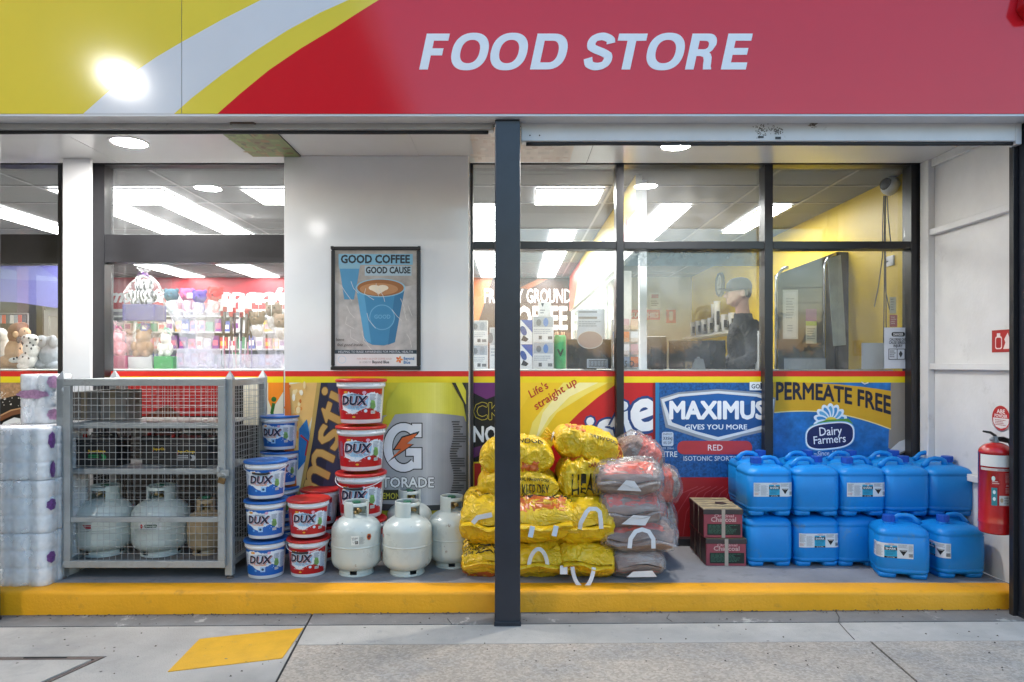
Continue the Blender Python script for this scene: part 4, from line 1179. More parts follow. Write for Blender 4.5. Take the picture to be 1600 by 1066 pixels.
# ---- gas bottles
ENAM = mat('bottle_enamel', (0.55, 0.59, 0.55, 1), rough=0.3, var=0.07, vs=6, spec=0.5, coat=0.2, bump=0.03, bs=30, dirt=((0.22, 0.15, 0.1, 1), 24, 0.635, 0.70), rvar=0.1)
TANP = mat('tan_bottle_paint', (0.42, 0.30, 0.17, 1), rough=0.4, var=0.15, vs=6, dirt=((0.2, 0.13, 0.08, 1), 14, 0.6, 0.72))
BRASS = mat('valve_brass', (0.35, 0.24, 0.1, 1), rough=0.35, metal=0.8, var=0.2)
GREENP = mat('green_plastic', (0.02, 0.14, 0.07, 1), rough=0.4)
def gas_bottle(label, loc, rz, m, r=0.158, hb=0.345, hc=0.095, art=None, group='gas bottles', open_w=70, hh=0):
    t = thing('gas_bottle', label, 'gas bottle', loc, rz, group)
    z0 = 0.035; z1 = z0+hb
    pr = [(0.001, z0)]
    rb = r*0.42
    for i in range(9):
        q = PI/2*i/8; pr.append((r-rb+rb*math.sin(q) if i else r-rb, z0+rb*(1-math.cos(q))))
    pr += [(r, z0+hb*0.38), (r, z0+hb*0.435), (r, z0+hb*0.44), (r+0.003, z0+hb*0.45), (r+0.003, z0+hb*0.462), (r, z0+hb*0.472), (r, z0+hb*0.478), (r, z0+hb*0.53)]
    zt_ = z1-r*0.62
    for i in range(11):
        q = PI/2*i/10; pr.append((max(0.001, r*math.cos(q)), zt_+r*0.62*math.sin(q)))
    MB().lathe(pr, m, 48, close=False).build('body', t)
    # foot ring with slots: segments
    f = MB()
    rf = r*0.67
    for k in range(3):
        a0 = R(k*120+12); f.lathe([(rf, 0.012), (rf, 0.05), (rf-0.004, 0.05), (rf-0.004, 0.012)], m, 14, a0=a0, a1=a0+R(96))
    f.lathe([(rf+0.004, 0.0), (rf+0.006, 0.004), (rf+0.004, 0.013), (rf-0.006, 0.013), (rf-0.006, 0.0), (rf+0.004, 0.0)], m, 48, close=False)
    f.build('foot_ring', t)
    # collar: open guard ring, opening towards -Y (+ a bit)
    rc = r*0.5; c = MB(); o0 = z1-0.016
    a0 = R(-90+open_w/2.0); a1 = R(270-open_w/2.0)
    c.lathe([(rc, o0), (rc, o0+hc), (rc-0.002, o0+hc+0.006), (rc-0.008, o0+hc+0.006), (rc-0.006, o0+hc), (rc-0.006, o0), (rc, o0)], m, 40, a0=a0, a1=a1)
    # top and lower bridging band over the opening
    c.lathe([(rc, o0+hc-0.022), (rc, o0+hc), (rc-0.006, o0+hc), (rc-0.006, o0+hc-0.022), (rc, o0+hc-0.022)], m, 8, a0=a1-2*PI, a1=a0)
    c.build('collar', t)
    v = MB()
    v.lathe([(0.02, z1-0.02), (0.02, z1+0.012), (0.012, z1+0.014), (0.012, z1+0.05), (0.016, z1+0.05), (0.016, z1+0.062), (0.006, z1+0.064), (0.006, z1+0.072)], BRASS, 16)
    v.tube([(0, 0, z1+0.032), (0, -rc+0.012, z1+0.032)], 0.013, BRASS, 12)
    v.build('valve', t)
    MB().lathe([(0.001, z1+0.068), (0.026, z1+0.068), (0.028, z1+0.074), (0.026, z1+0.083), (0.001, z1+0.084)], GREENP, 12, close=False).build('hand_wheel', t)
    if art:
        a = Art(); art(a)
        # drawing space: mm around the body, u = arc length from front, v down from seam
        zz = z0+hb*(0.60 if r < 0.17 else 0.50)
        VS = 1.0
        a.build('label', lambda u, v, h: ((r+0.0012+h)*math.sin(u/1000.0/r), -(r+0.0012+h)*math.cos(u/1000.0/r), zz-v*VS/1000.0), t, cuts=[[k*14 for k in range(-34, 35)]], step=0.00015)
    return t
def shift_art(a, d): a.sh = [([(p[0]+d, p[1]) for p in q[0]], q[1], q[2], q[3]) for q in a.sh]
def lab_a(a):
    a.rect(-12, -34, 92, 28, 'c9ccc4'); a.rect(-10, -32, 36, 26, 'e4e4dc'); a.text('LP GAS', -5, -14, 30, 7, '222222', bold=0.03); a.lines(-5, -11, 31, -3, 3, '555555', 2)
    a.rect(-4, 0, 12, 20, 'e4e4dc'); a.line([(-2, 3), (4, 14), (10, 4)], 1.5, '333333'); a.rect(13, 0, 31, 20, '2a2a2a'); a.lines(15, 3, 29, 17, 4, 'd9d9d2', 5)
    a.lines(38, -22, 76, 22, 10, '8f9490', 3)
    a.poly([(92, -38), (112, -36), (118, -18), (110, 2), (92, 0), (86, -18)], 'b5651d'); a.ell(102, -18, 11, 14, '8a1f1a', 16); a.ell(101, -20, 7, 7, '282828', 12)
def lab_b(a):
    a.poly([(-118, -14), (-104, -28), (-90, -14), (-104, 0)], 'b8241e'); a.ell(-104, -13, 4, 6, 'e9e6e0', 8)
    a.lines(-60, -34, -20, -26, 2, '9aa09a', 7)
Yb1 = 4.27+0.16
gas_bottle('front left gas bottle with a square safety sticker, before the red bucket tower', (PX(557, Yb1), Yb1, ZS), R(32), ENAM, art=lambda a: (lab_a(a), shift_art(a, -75)))
gas_bottle('middle front gas bottle with a small red flammable diamond on its left side', (PX(636.5, Yb1), Yb1, ZS), R(60), ENAM, art=lambda a: (lab_b(a), shift_art(a, -235)))
gas_bottle('gas bottle at the rear, only its collar and shoulder visible behind the middle one', (PX(640, 4.84), 4.84, ZS), R(30), ENAM)
gas_bottle('gas bottle at the right, beside the yellow firewood bags', (PX(706, 4.60), 4.60, ZS), R(35), ENAM)
def lab_c(a):
    a.poly([(-110, -24), (-20, -18), (10, -24), (10, 26), (-110, 26)], 'b9bfbd'); a.poly([(-30, -20), (28, -22), (28, 4), (-12, 2)], '9a2030'); a.lines(-104, -6, -60, 20, 6, '5f6563', 3); a.lines(-20, 8, 26, 24, 3, '5f6563', 4)
def lab_d(a):
    a.rect(-72, -32, 74, 18, 'd0d2d2'); a.poly([(-62, -12), (-50, -28), (-38, -12), (-50, 4)], 'b3261f'); a.rrect(-30, -24, 48, -4, 9, '14432a')
    a.text('Swapngo', -24, -10, 42, 10, 'e6ece8', bold=0.03); a.lines(-58, 4, 60, 16, 3, '8a8f8f', 5)
zc_ = ZS+0.09
gas_bottle('gas bottle at the left inside the wire cage with a torn pink label', (PX(165, 4.56), 4.56, zc_), R(-5), ENAM, r=0.178, hb=0.34, hc=0.09, art=lab_c)
gas_bottle('gas bottle in the middle of the wire cage with a dark green oval logo', (PX(252, 4.56), 4.56, zc_), R(4), ENAM, r=0.178, hb=0.34, hc=0.09, art=lab_d)
gas_bottle('small tan gas bottle at the right inside the wire cage', (PX(322, 4.56), 4.56, zc_), R(20), TANP, r=0.115, hb=0.26, hc=0.08)

# ---- batteries on the middle shelf of the cage
BP = mat('battery_case', (0.012, 0.012, 0.014, 1), rough=0.35, var=0.15)
def battery(x, y, w, label, col, z):
    t = thing('car_battery', label, 'battery', (x, y, z), 0, 'car batteries on the cage shelf')
    h = 0.19; d = 0.17
    bx('case', -w/2, w/2, -d/2, d/2, 0, h*0.82, BP, t, 0.006)
    bx('lid', -w/2-0.003, w/2+0.003, -d/2-0.003, d/2+0.003, h*0.82+0.001, h, BP, t, 0.006)
    for s_, c_ in ((-1, 'a3221e'), (1, '1a1a1a')):
        MB().lathe([(0.012, 0), (0.011, 0.02), (0.0001, 0.021)], ink(c_), 12, c=(s_*(w/2-0.035), -d/2+0.035, h)).build('terminal', t)
    MB().tube([(-w/2+0.04, 0, h), (-w/2+0.05, 0, h+0.02), (w/2-0.05, 0, h+0.02), (w/2-0.04, 0, h)], 0.006, BP, 6).build('handle', t)
    a = Art(); a.text('SuperCharge', -0.052, 0.035-0.045, 0.058, 0.015, 'd8c22a', bold=0.03, outline=[(0.02, 'b3221e')])
    a.lines(-0.052, 0.005, 0.02, 0.03, 2, col, 4, 0.6); a.lines(-0.052, 0.034, 0.0, 0.044, 1, '9a9a9a', 6)
    for k in range(2): a.poly([(0.03+k*0.012, 0.004), (0.042+k*0.012, 0.004), (0.054+k*0.012, 0.022), (0.042+k*0.012, 0.04), (0.03+k*0.012, 0.04), (0.042+k*0.012, 0.022)], col)
    a.rect(-0.054, -0.012, -0.05, 0.0, 'b3221e')
    a.build('label', lambda u, v, h: (u, -d/2-0.0008-h, 0.085-v), t, step=0.0001)
yb_ = 4.48
z2 = ZSH[1]-0.0
battery(PX(160, yb_), yb_+0.02, 0.26, 'black car battery at the left with a green arrow label', '1f8a4a', z2)
battery(PX(245, yb_), yb_+0.14, 0.26, 'black car battery in the middle, set further back', '4a4a4c', z2)
battery(PX(300, yb_), yb_+0.0, 0.27, 'black car battery at the right with a silver arrow label', 'a5a6a8', z2)
# things on the top shelf of the cage
CARD = mat('cardboard_grey', (0.19, 0.17, 0.155, 1), rough=0.8, var=0.15, vs=6)
for px, w, hgt, lab in ((146, 0.2, 0.19, 'grey cardboard carton on the left of the cage top shelf'), (190, 0.17, 0.2, 'grey brown carton second on the cage top shelf')):
    y = 4.62; t = thing('carton', lab, 'carton', (PX(px, y), y, ZSH[0]-0.0))
    bx('box', -w/2, w/2, -0.1, 0.1, 0, hgt, CARD, t, 0.004)
    bx('tape', -0.02, 0.02, -0.1015, -0.1005, 0, hgt, ink('8a7c68'), t)

# ---- toilet paper packs
TP = mat('toilet_paper', (0.92, 0.92, 0.93, 1), rough=0.65, var=0.06, vs=8, bump=0.15, bs=30)
FILMW = film('pack_film', haze=0.42, gloss=0.03, rough=0.16, bump=0.8, bs=26, hcol=(0.9, 0.9, 0.92))
PUR = mat('print_purple', (0.16, 0.06, 0.24, 1), rough=0.4, var=0.5, vs=60)
PNK = mat('print_mauve', (0.42, 0.22, 0.36, 1), rough=0.4, var=0.45, vs=50)
def roll_mesh():
    b = MB(); pr = [(0.02, 0.0), (0.054, 0.0), (0.0565, 0.002), (0.0568, 0.03), (0.0566, 0.075), (0.0565, 0.1025), (0.054, 0.1045), (0.02, 0.104), (0.019, 0.10), (0.019, 0.0)]
    b.lathe(pr, TP, 24, close=False); return b
RM = roll_mesh().mesh('roll')
def paper_pack(x, y, z, nx, ny, nz, label, fl, seed, rz=0.0):
    t = thing('toilet_paper_pack', label, 'toilet paper', (x, y, z), rz, 'toilet paper packs stacked beside the cage')
    rr = random.Random(seed); D = 0.112
    for k in range(nz):
        for i in range(nx):
            for j in range(ny):
                if False: continue
                o = bpy.data.objects.new('roll', RM); o.location = ((i-(nx-1)/2)*D+rr.uniform(-.001, .001), (j-(ny-1)/2)*D+rr.uniform(-.002, .002), 0.003+k*0.105)
                link(o, t)
    # film wrap: scalloped tube following the rolls
    n = 120; rows = 20; W2 = nx*D/2; D2 = ny*D/2; H = nz*0.105+0.004
    vs = []; fs = []
    rc = 0.05; per = 2*(2*W2-2*rc)+2*(2*D2-2*rc)+2*PI*rc
    def outline(s_):
        # walk a rounded rectangle from the front left corner anticlockwise; the film dips between neighbouring rolls
        d = s_*per; seg_ = [(2*W2-2*rc), PI*rc/2, (2*D2-2*rc), PI*rc/2]*2; i = 0
        while i < 7 and d > seg_[i]: d -= seg_[i]; i += 1
        def dip(t_, half, cnt): return 0.006*max([math.exp(-((t_-((k+1)*D-half))/0.013)**2) for k in range(cnt-1)]+[0])
        if i == 0: x = -W2+rc+d; return x, -D2+dip(x, W2, nx)
        if i == 2: y = -D2+rc+d; return W2-dip(y, D2, ny), y
        if i == 4: x = W2-rc-d; return x, D2-dip(x, W2, nx)
        if i == 6: y = D2-rc-d; return -W2+dip(y, D2, ny), y
        cx_, cy_, a0 = {1: (W2-rc, -D2+rc, -PI/2), 3: (W2-rc, D2-rc, 0), 5: (-W2+rc, D2-rc, PI/2), 7: (-W2+rc, -D2+rc, PI)}[i]
        q = a0+d/rc; return cx_+rc*math.cos(q), cy_+rc*math.sin(q)
    n = 200; rows = 30
    for r_ in range(rows+1):
        f = r_/rows; zz = H*f
        zd = 0.004*max(math.exp(-((zz-0.105*k-0.003)/0.007)**2) for k in range(0, nz+1))
        for k in range(n):
            X, Y = outline(k/n); l = math.hypot(X, Y)
            nn = 0.004-zd+noise.noise(Vector((X*14+seed*5, Y*14, zz*16)))*0.004+noise.noise(Vector((X*40+seed, Y*40, zz*55)))*0.002
            vs.append((X+X/l*nn, Y+Y/l*nn, zz+noise.noise(Vector((X*30, Y*30, r_)))*0.001))
    for r_ in range(rows):
        for k in range(n):
            k2 = (k+1) % n; fs.append((r_*n+k, r_*n+k2, (r_+1)*n+k2, (r_+1)*n+k))
    cb = len(vs); vs.append((0, 0, H+0.003)); 
    for k in range(n): fs.append((rows*n+k, rows*n+(k+1) % n, cb))
    m = MB(); m.add(vs, fs, FILMW, True); m.build('wrap', t, fix=False)
    a = Art()
    for (u, v, ru, rv, c_) in fl:
        p = []
        for k in range(36):
            q = 2*PI*k/36; w_ = 1+0.07*math.sin(q*7+seed)+0.03*math.sin(q*13)
            p.append((u+ru*w_*math.cos(q), v+rv*w_*math.sin(q)))
        a.poly(p, 'c')
        cc = c_
        a.sh[-1] = (a.sh[-1][0], a.sh[-1][1], c_, a.sh[-1][3])
    def mp(u, v, h):   # u metres across the front (right face beyond W2), v up
        if u <= W2-rc: return (u, -D2-0.0085-h, v)
        q = min((u-(W2-rc))/rc, PI/2); e_ = max(0, u-(W2-rc)-rc*PI/2)
        return (W2-rc+(rc+0.0085+h)*math.sin(q), -D2+rc-(rc+0.0085+h)*math.cos(q)+e_, v)
    if fl: a.build('flower_print', mp, t, mats={'PUR': PUR, 'PNK': PNK}, cuts=[[W2-rc+0.007*k for k in range(13)]], step=0.0004)
    return t
xp = PX(86, 4.22)-0.224
YT = 4.14+0.224
def pk_(i, z, nz, fl, lab, dx=0): paper_pack(xp+dx, YT, z, 4, 4, nz, lab, fl, i)
pk_(1, ZS, 3, [(0.245, 0.17, 0.028, 0.035, 'PUR')], 'plastic wrapped toilet paper pack at the bottom of the stack left of the cage')
pk_(2, ZS+0.322, 3, [(0.243, 0.17, 0.03, 0.034, 'PUR')], 'plastic wrapped toilet paper pack second from the bottom left of the cage', 0.004)
pk_(3, ZS+0.644, 3, [(0.255, 0.06, 0.02, 0.05, 'PUR'), (0.25, 0.24, 0.025, 0.05, 'PUR')], 'plastic wrapped toilet paper pack third from the bottom left of the cage', -0.002)
paper_pack(PX(68, 4.5)+0.02, 4.5, ZS+0.966, 2, 2, 3, 'small toilet paper pack with mauve print on top of the stack', [(-0.01, 0.19, 0.1, 0.028, 'PNK'), (0.11, 0.27, 0.03, 0.04, 'PNK'), (0.11, 0.06, 0.03, 0.035, 'PNK')], 4)

# ---- washing powder buckets
PW = mat('bucket_white', (0.74, 0.75, 0.79, 1), rough=0.3, var=0.04, vs=6, spec=0.5)
LIDR = mat('bucket_lid_red', (0.52, 0.018, 0.016, 1), rough=0.35, var=0.06)
LIDB = mat('bucket_lid_blue', (0.012, 0.12, 0.42, 1), rough=0.35, var=0.06)
def bucket_proto(kind, handle):
    t = thing('detergent_bucket', 'x', 'bucket', (0, 0, -50), 0, 'DUX washing powder buckets')
    H = 0.235; R0, R1 = 0.108, 0.126
    def rad(z): return R0+(R1-R0)*z/H
    b = MB()
    b.lathe([(0.001, 0.004), (R0-0.006, 0.004), (R0-0.003, 0.0), (R0, 0.004), (rad(0.05), 0.05), (rad(0.195), 0.195), (rad(0.195)+0.006, 0.197), (rad(0.2)+0.006, 0.208), (rad(0.21), 0.211), (rad(0.217), 0.217), (rad(0.22)+0.006, 0.222), (R1+0.007, H-0.004)], PW, 48, close=False)
    for k in range(16):
        q = 2*PI*k/16; M = Matrix.Rotation(q, 4, 'Z')
        b.box(-0.0012, 0.0012, -rad(0.2)-0.0065, -rad(0.2)+0.002, 0.198, H-0.012, PW, M)
    b.build('body', t)
    l = MB(); LM = LIDR if kind == 'red' else LIDB
    l.lathe([(R1+0.0075, H-0.012), (R1+0.011, H-0.010), (R1+0.012, H-0.002), (R1+0.009, H+0.004), (R1-0.004, H+0.005), (R1-0.010, H+0.001), (0.001, H+0.001)], LM if kind != 'redw' else PW, 48, close=False)
    l.build('lid', t)
    col = 'b4161a' if kind != 'blue' else '1560b4'
    a = Art(); rr = random.Random(3 if kind == 'blue' else 8)
    # label: u = mm around, v = mm down from 0.19
    a.rect(-165, 0, 165, 165, 'dfe6ee')
    if kind == 'blue':
        p = [(-165, 0)]+[(x, 22+9*math.sin(x*0.05+1)+rr.uniform(-3, 3)) for x in range(165, -166, -8)]
        a.poly([(-165, 0), (165, 0)]+[(x, 14+7*math.sin(x*0.045+0.5)+rr.uniform(-4, 4)) for x in range(165, -166, -8)], col)
        a.poly([(-165, 165)]+[(x, 112+16*math.sin(x*0.042+2)+rr.uniform(-4, 5)) for x in range(-165, 166, 8)]+[(165, 165)], col)
        a.poly([(-70, 40), (-40, 30), (20, 34), (70, 42), (80, 80), (30, 100), (-60, 96)], 'b9cfe6')
    else:
        a.poly([(-165, 0), (165, 0), (165, 40)]+[(x, 28+10*math.sin(x*0.05)+rr.uniform(-5, 5)) for x in range(160, -166, -8)], col)
        a.poly([(-165, 165), (-165, 90)]+[(x, 118+16*math.sin(x*0.035+2.2)+rr.uniform(-4, 4)) for x in range(-160, 166, 8)]+[(165, 165)], col)
        a.poly([(-165, 20), (-70, 20), (-84, 60), (-78, 150), (-165, 150)], col)
        a.poly([(-78, 90), (-70, 45), (-40, 30), (0, 24), (40, 34), (72, 50), (66, 95), (20, 112), (-40, 108)], '9cc7e4')
        a.poly([(-60, 60), (-40, 44), (-10, 40), (-20, 70), (-50, 86)], 'dfeaf4'); a.poly([(20, 40), (50, 48), (60, 80), (30, 92)], '5fa3d6')
        for k in range(14):
            q = rr.uniform(0, 6.28); r0 = rr.uniform(50, 62); a.line([(-4+r0*0.9*math.cos(q), 68+r0*0.55*math.sin(q)), (-4+(r0+14)*math.cos(q), 68+(r0+14)*0.62*math.sin(q))], 2.2, 'e8eef5')
    for k in range(40): a.ell(rr.uniform(-90, 90), rr.uniform(25, 120), rr.uniform(1, 3.5), rr.uniform(1, 3), 'f0f4f8' if rr.random() < .7 else '8fbbe0', 7)
    a.rect(-60, 12, -36, 24, 'd8691c'); a.text('NEW', -57, 22, -40, 8, 'f4e04a', bold=0.03); a.ell(48, 20, 10, 9, 'd9a8c0', 18)
    a.text('IMPROVED FORMULA', -20, 34, 40, 6, '22252c', bold=0.03)
    a.text('DUX', -70, 88, 66, 46, 'a3161c', bold=0.06, shear=0.18); a.text('DUX', -74, 85, 62, 46, 'f0f0f4', bold=0.075, shear=0.18); a.text('DUX', -74, 85, 62, 46, '121a3c', bold=0.05, shear=0.18)
    if kind == 'blue':
        a.text('Front Loader', -44, 100, 34, 12, 'e08a3c', bold=0.02, shear=0.35)
        a.rect(-4, 108, 26, 140, '9cc4e6'); a.ell(11, 124, 8, 8, '1a3c66', 14); a.ell(-34, 132, 8, 8, '5fa0d8', 14)
    else:
        a.text('Low Suds Machine', -20, 102, 60, 9, '9c8fa4', bold=0.01, shear=0.3)
        a.ell(-50, 132, 3, 3, 'ecdcdc', 10); a.text('ENVIRONMENTALLY SAFE', -45, 134.5, 15, 6, 'ecd8d8', bold=0.02); a.ell(-6, 150, 9, 5, 'e0b02c', 14)
        a.ell(56, 118, 9, 9, 'cfe0ee', 14)
    a.poly([(84, 60), (104, 64), (112, 96), (100, 112), (80, 100)], '7fae62'); a.lines(76, 30, 112, 64, 5, '6a7a94' , 4); a.lines(78, 76, 110, 110, 5, '4d6a4a', 5)
    a.rect(84, 118, 110, 134, 'e6e6e6'); 
    for k in range(8): a.rect(86+k*3, 120, 87.3+k*3, 132, '222222')
    a.lines(-112, 30, -84, 110, 12, '7084a6', 6); a.lines(-155, 30, -120, 130, 14, '7084a6', 9); a.lines(120, 30, 158, 130, 14, '7084a6', 10)
    def mp(u, v, h):
        z = 0.188-v/1000.0; r = rad(z)+0.0008+h; q = u/1000.0/0.117
        return (r*math.sin(q), -r*math.cos(q), z)
    a.build('label', mp, t, cuts=[[k*9 for k in range(-18, 19)]], rough=0.3, step=0.00006)
    if handle:
        pts = []
        for i in range(25):
            q = PI*i/24; x = (R1+0.010)*math.cos(q)
            pts.append((x, -abs(math.sin(q))*(R1+0.012), 0.216-0.050*math.sin(q)))
        MB().tube(pts, 0.0022, PW, 6).build('handle', t)
        # dark grip in the middle of the handle
        MB().tube(pts[9:16], 0.0065, RUBBER, 8).build('grip', t)
    return t
protos = {}
for k in ('red', 'blue'):
    for h in (0, 1): protos[(k, h)] = [bucket_proto(k, h), 0]
def bucket(kind, handle, px, Y, lvl, rz, label, s=1.0):
    pr = protos[(kind, handle)]
    loc = (PX(px, Y), Y, ZS+lvl*0.2505*s)
    if pr[1] == 0:
        o = pr[0]; o.location = loc; o.rotation_euler = (0, 0, rz); o['label'] = label; pr[1] = 1
    else: o = copy_tree(pr[0], loc, rz, label)
    o.scale = (s, s, s*0.985)
    return o
OR = ['at the bottom', 'second from the bottom', 'third from the bottom', 'on top']
Yf_, Yr_ = 4.39, 4.86
for i in range(3):
    bucket('blue', 1 if i == 2 else 0, 416, Yf_, i, R([4, -3, 6][i]), 'blue lidded bucket %s of the front blue stack of three beside the cage' % (['at the bottom', 'in the middle', 'on top'][i]))
for i in range(4):
    bucket('blue', 0, 438, Yr_, i, R([5, -8, 14, -10][i]), 'blue lidded detergent bucket %s of the rear blue stack of four' % OR[i])
for i in range(2):
    bucket('red', 1 if i == 0 else 0, 482, Yf_+0.03, i, R([-6, 6][i]), 'red lidded bucket %s of the front pair left of the gas bottles' % ['at the bottom', 'on top'][i])
for i in range(2):
    bucket('red', 0, 500, 4.76, i, R([20, -24][i]), 'red lidded detergent bucket %s of the rear pair' % ['at the bottom', 'on top'][i])
for i in range(4):
    bucket('red', 1 if i == 1 else 0, 564.5, 4.69, i, R([8, -6, 5, -4][i]), 'large red bucket %s of the tall red tower under the coffee poster' % OR[i], s=1.265)

# ---- firewood bags
YB_ = mat('bag_yellow', (0.80, 0.50, 0.012, 1), rough=0.33, var=0.12, vs=5, bump=0.4, bs=40, spec=0.5, crease=0.8, cs=8.0)
ORG = mat('bag_orange_print', (0.62, 0.13, 0.02, 1), rough=0.3, var=0.35, vs=10)
LOGS = mat('split_logs', (0.25, 0.155, 0.12, 1), rough=0.8, var=0.5, vs=9, bump=0.6, bs=14, stretch=(0.4, 1, 2.2), dirt=((0.38, 0.33, 0.30, 1), 7, 0.52, 0.62))
CLR = film('bag_film', haze=0.09, gloss=0.0, rough=0.14, bump=0.7, bs=34)
STRAP = mat('white_strap', (0.72, 0.72, 0.75, 1), rough=0.5)
REDL = mat('bag_red_print', (0.60, 0.10, 0.06, 1), rough=0.3, var=0.3, vs=25)
def bag_surface(L, Wd, H, seed, wr=1.0, frill=1.0, pw=3.2):
    """returns f(s, t, off): s in -1..1 along the length (y), t angle round it"""
    def f(s, t, off=0.0):
        e = abs(s)
        body = (1-e**pw)**0.5 if e < 1 else 0.0
        fl = max(0.0, 1-body)
        c, q = math.cos(t), math.sin(t)
        ex = 0.46
        X = Wd/2*(abs(c)**ex)*(1 if c > 0 else -1)
        Z = H/2*(abs(q)**ex)*(1 if q > 0 else -1)
        if Z < 0: Z *= 0.92
        hz = body*0.97+0.03
        wx = 1.0-0.13*(1-body)*0.6
        n1 = noise.noise(Vector((X*5+seed*3.1, s*2.2, Z*5)))*0.034
        n2 = (0.5-abs(noise.noise(Vector((X*13+seed, s*4.5+seed, Z*13)))))*0.048*wr
        n4 = (0.5-abs(noise.noise(Vector((X*30+seed, s*9-seed, Z*26)))))*0.028*wr
        n3 = math.sin(t*9+seed)*0.006*e**4*wr
        k = (n1+n2+n4+n3)*min(1.0, body+0.18)+off
        l = math.hypot(X, Z)+1e-6
        x = X*wx+X/l*k*0.7; z = Z*hz+(Z/l*k if abs(Z) > 1e-6 else 0)*min(1, hz+0.1)+0.012*fl*math.sin(X*20+seed)*frill
        y = s*L/2+noise.noise(Vector((X*9, seed, Z*4)))*0.012
        return Vector((x, y, z))
    return f
def bag_mesh(f, m, ns=56, nt=96, s0=-1.0, s1=1.0, off=0.0):
    vs = []; fs = []
    for i in range(ns+1):
        u = s0+(s1-s0)*i/ns
        u = math.copysign(1-(1-abs(u))**1.6, u)
        for j in range(nt): vs.append(f(u, 2*PI*j/nt, off))
    for i in range(ns):
        for j in range(nt):
            j2 = (j+1) % nt; fs.append((i*nt+j, i*nt+j2, (i+1)*nt+j2, (i+1)*nt+j))
    return MB().add(vs, fs, m, True)
def ring_flange(f, L, Wd, m, depth=0.05, seed=1, th=0.004, end=-1):
    """flat welded seam sticking out at one end"""
    n = 26; vs = []; fs = []
    for i in range(n+1):
        u = -1+2*i/n; x = u*Wd/2*0.95
        zz = 0.012*math.sin(x*20+seed)+noise.noise(Vector((x*9, seed, 1)))*0.01
        y = end*L/2
        e_ = depth*(0.8+0.25*noise.noise(Vector((x*14, seed, 5))))
        for (dy, dz) in ((0, th), (end*e_, th*0.5-0.004*math.sin(x*33)), (end*e_, -th*0.5-0.004*math.sin(x*33)), (0, -th)):
            vs.append((x, y+dy, zz+dz-(0.35*abs(dy))))
    for i in range(n):
        for j in range(4): fs.append((i*4+j, i*4+(j+1) % 4, (i+1)*4+(j+1) % 4, (i+1)*4+j))
    fs.append((0, 1, 2, 3)); fs.append((n*4, n*4+3, n*4+2, n*4+1))
    return MB().add(vs, fs, m, True)
def strap(pts, w=0.02, th=0.0018, nrm=(0, -1, 0)):
    m = MB(); P_ = [Vector(p) for p in pts]; N_ = Vector(nrm); vs = []; fs = []
    for i, p in enumerate(P_):
        d = (P_[min(i+1, len(P_)-1)]-P_[max(i-1, 0)]).normalized(); s_ = d.cross(N_).normalized()*w/2
        vs += [p-s_+N_*th, p+s_+N_*th, p+s_-N_*th, p-s_-N_*th]
    for i in range(len(P_)-1):
        for j in range(4): fs.append((i*4+j, i*4+(j+1) % 4, i*4+4+(j+1) % 4, i*4+4+j))
    fs.append((0, 1, 2, 3)); k = len(P_)*4-4; fs.append((k+3, k+2, k+1, k))
    return m.add(vs, fs, STRAP)
def loop_pts(cx, y, z, w, h, tilt=0.0, n=16):
    return [(cx-w/2*math.cos(PI*i/n)*(1.0-0.25*math.sin(PI*i/n)), y-tilt*math.sin(PI*i/n), z+h*(math.sin(PI*i/n)**0.8 if math.sin(PI*i/n) > 0 else 0)) for i in range(n+1)]
GRP = 'firewood bags stacked behind the middle post'
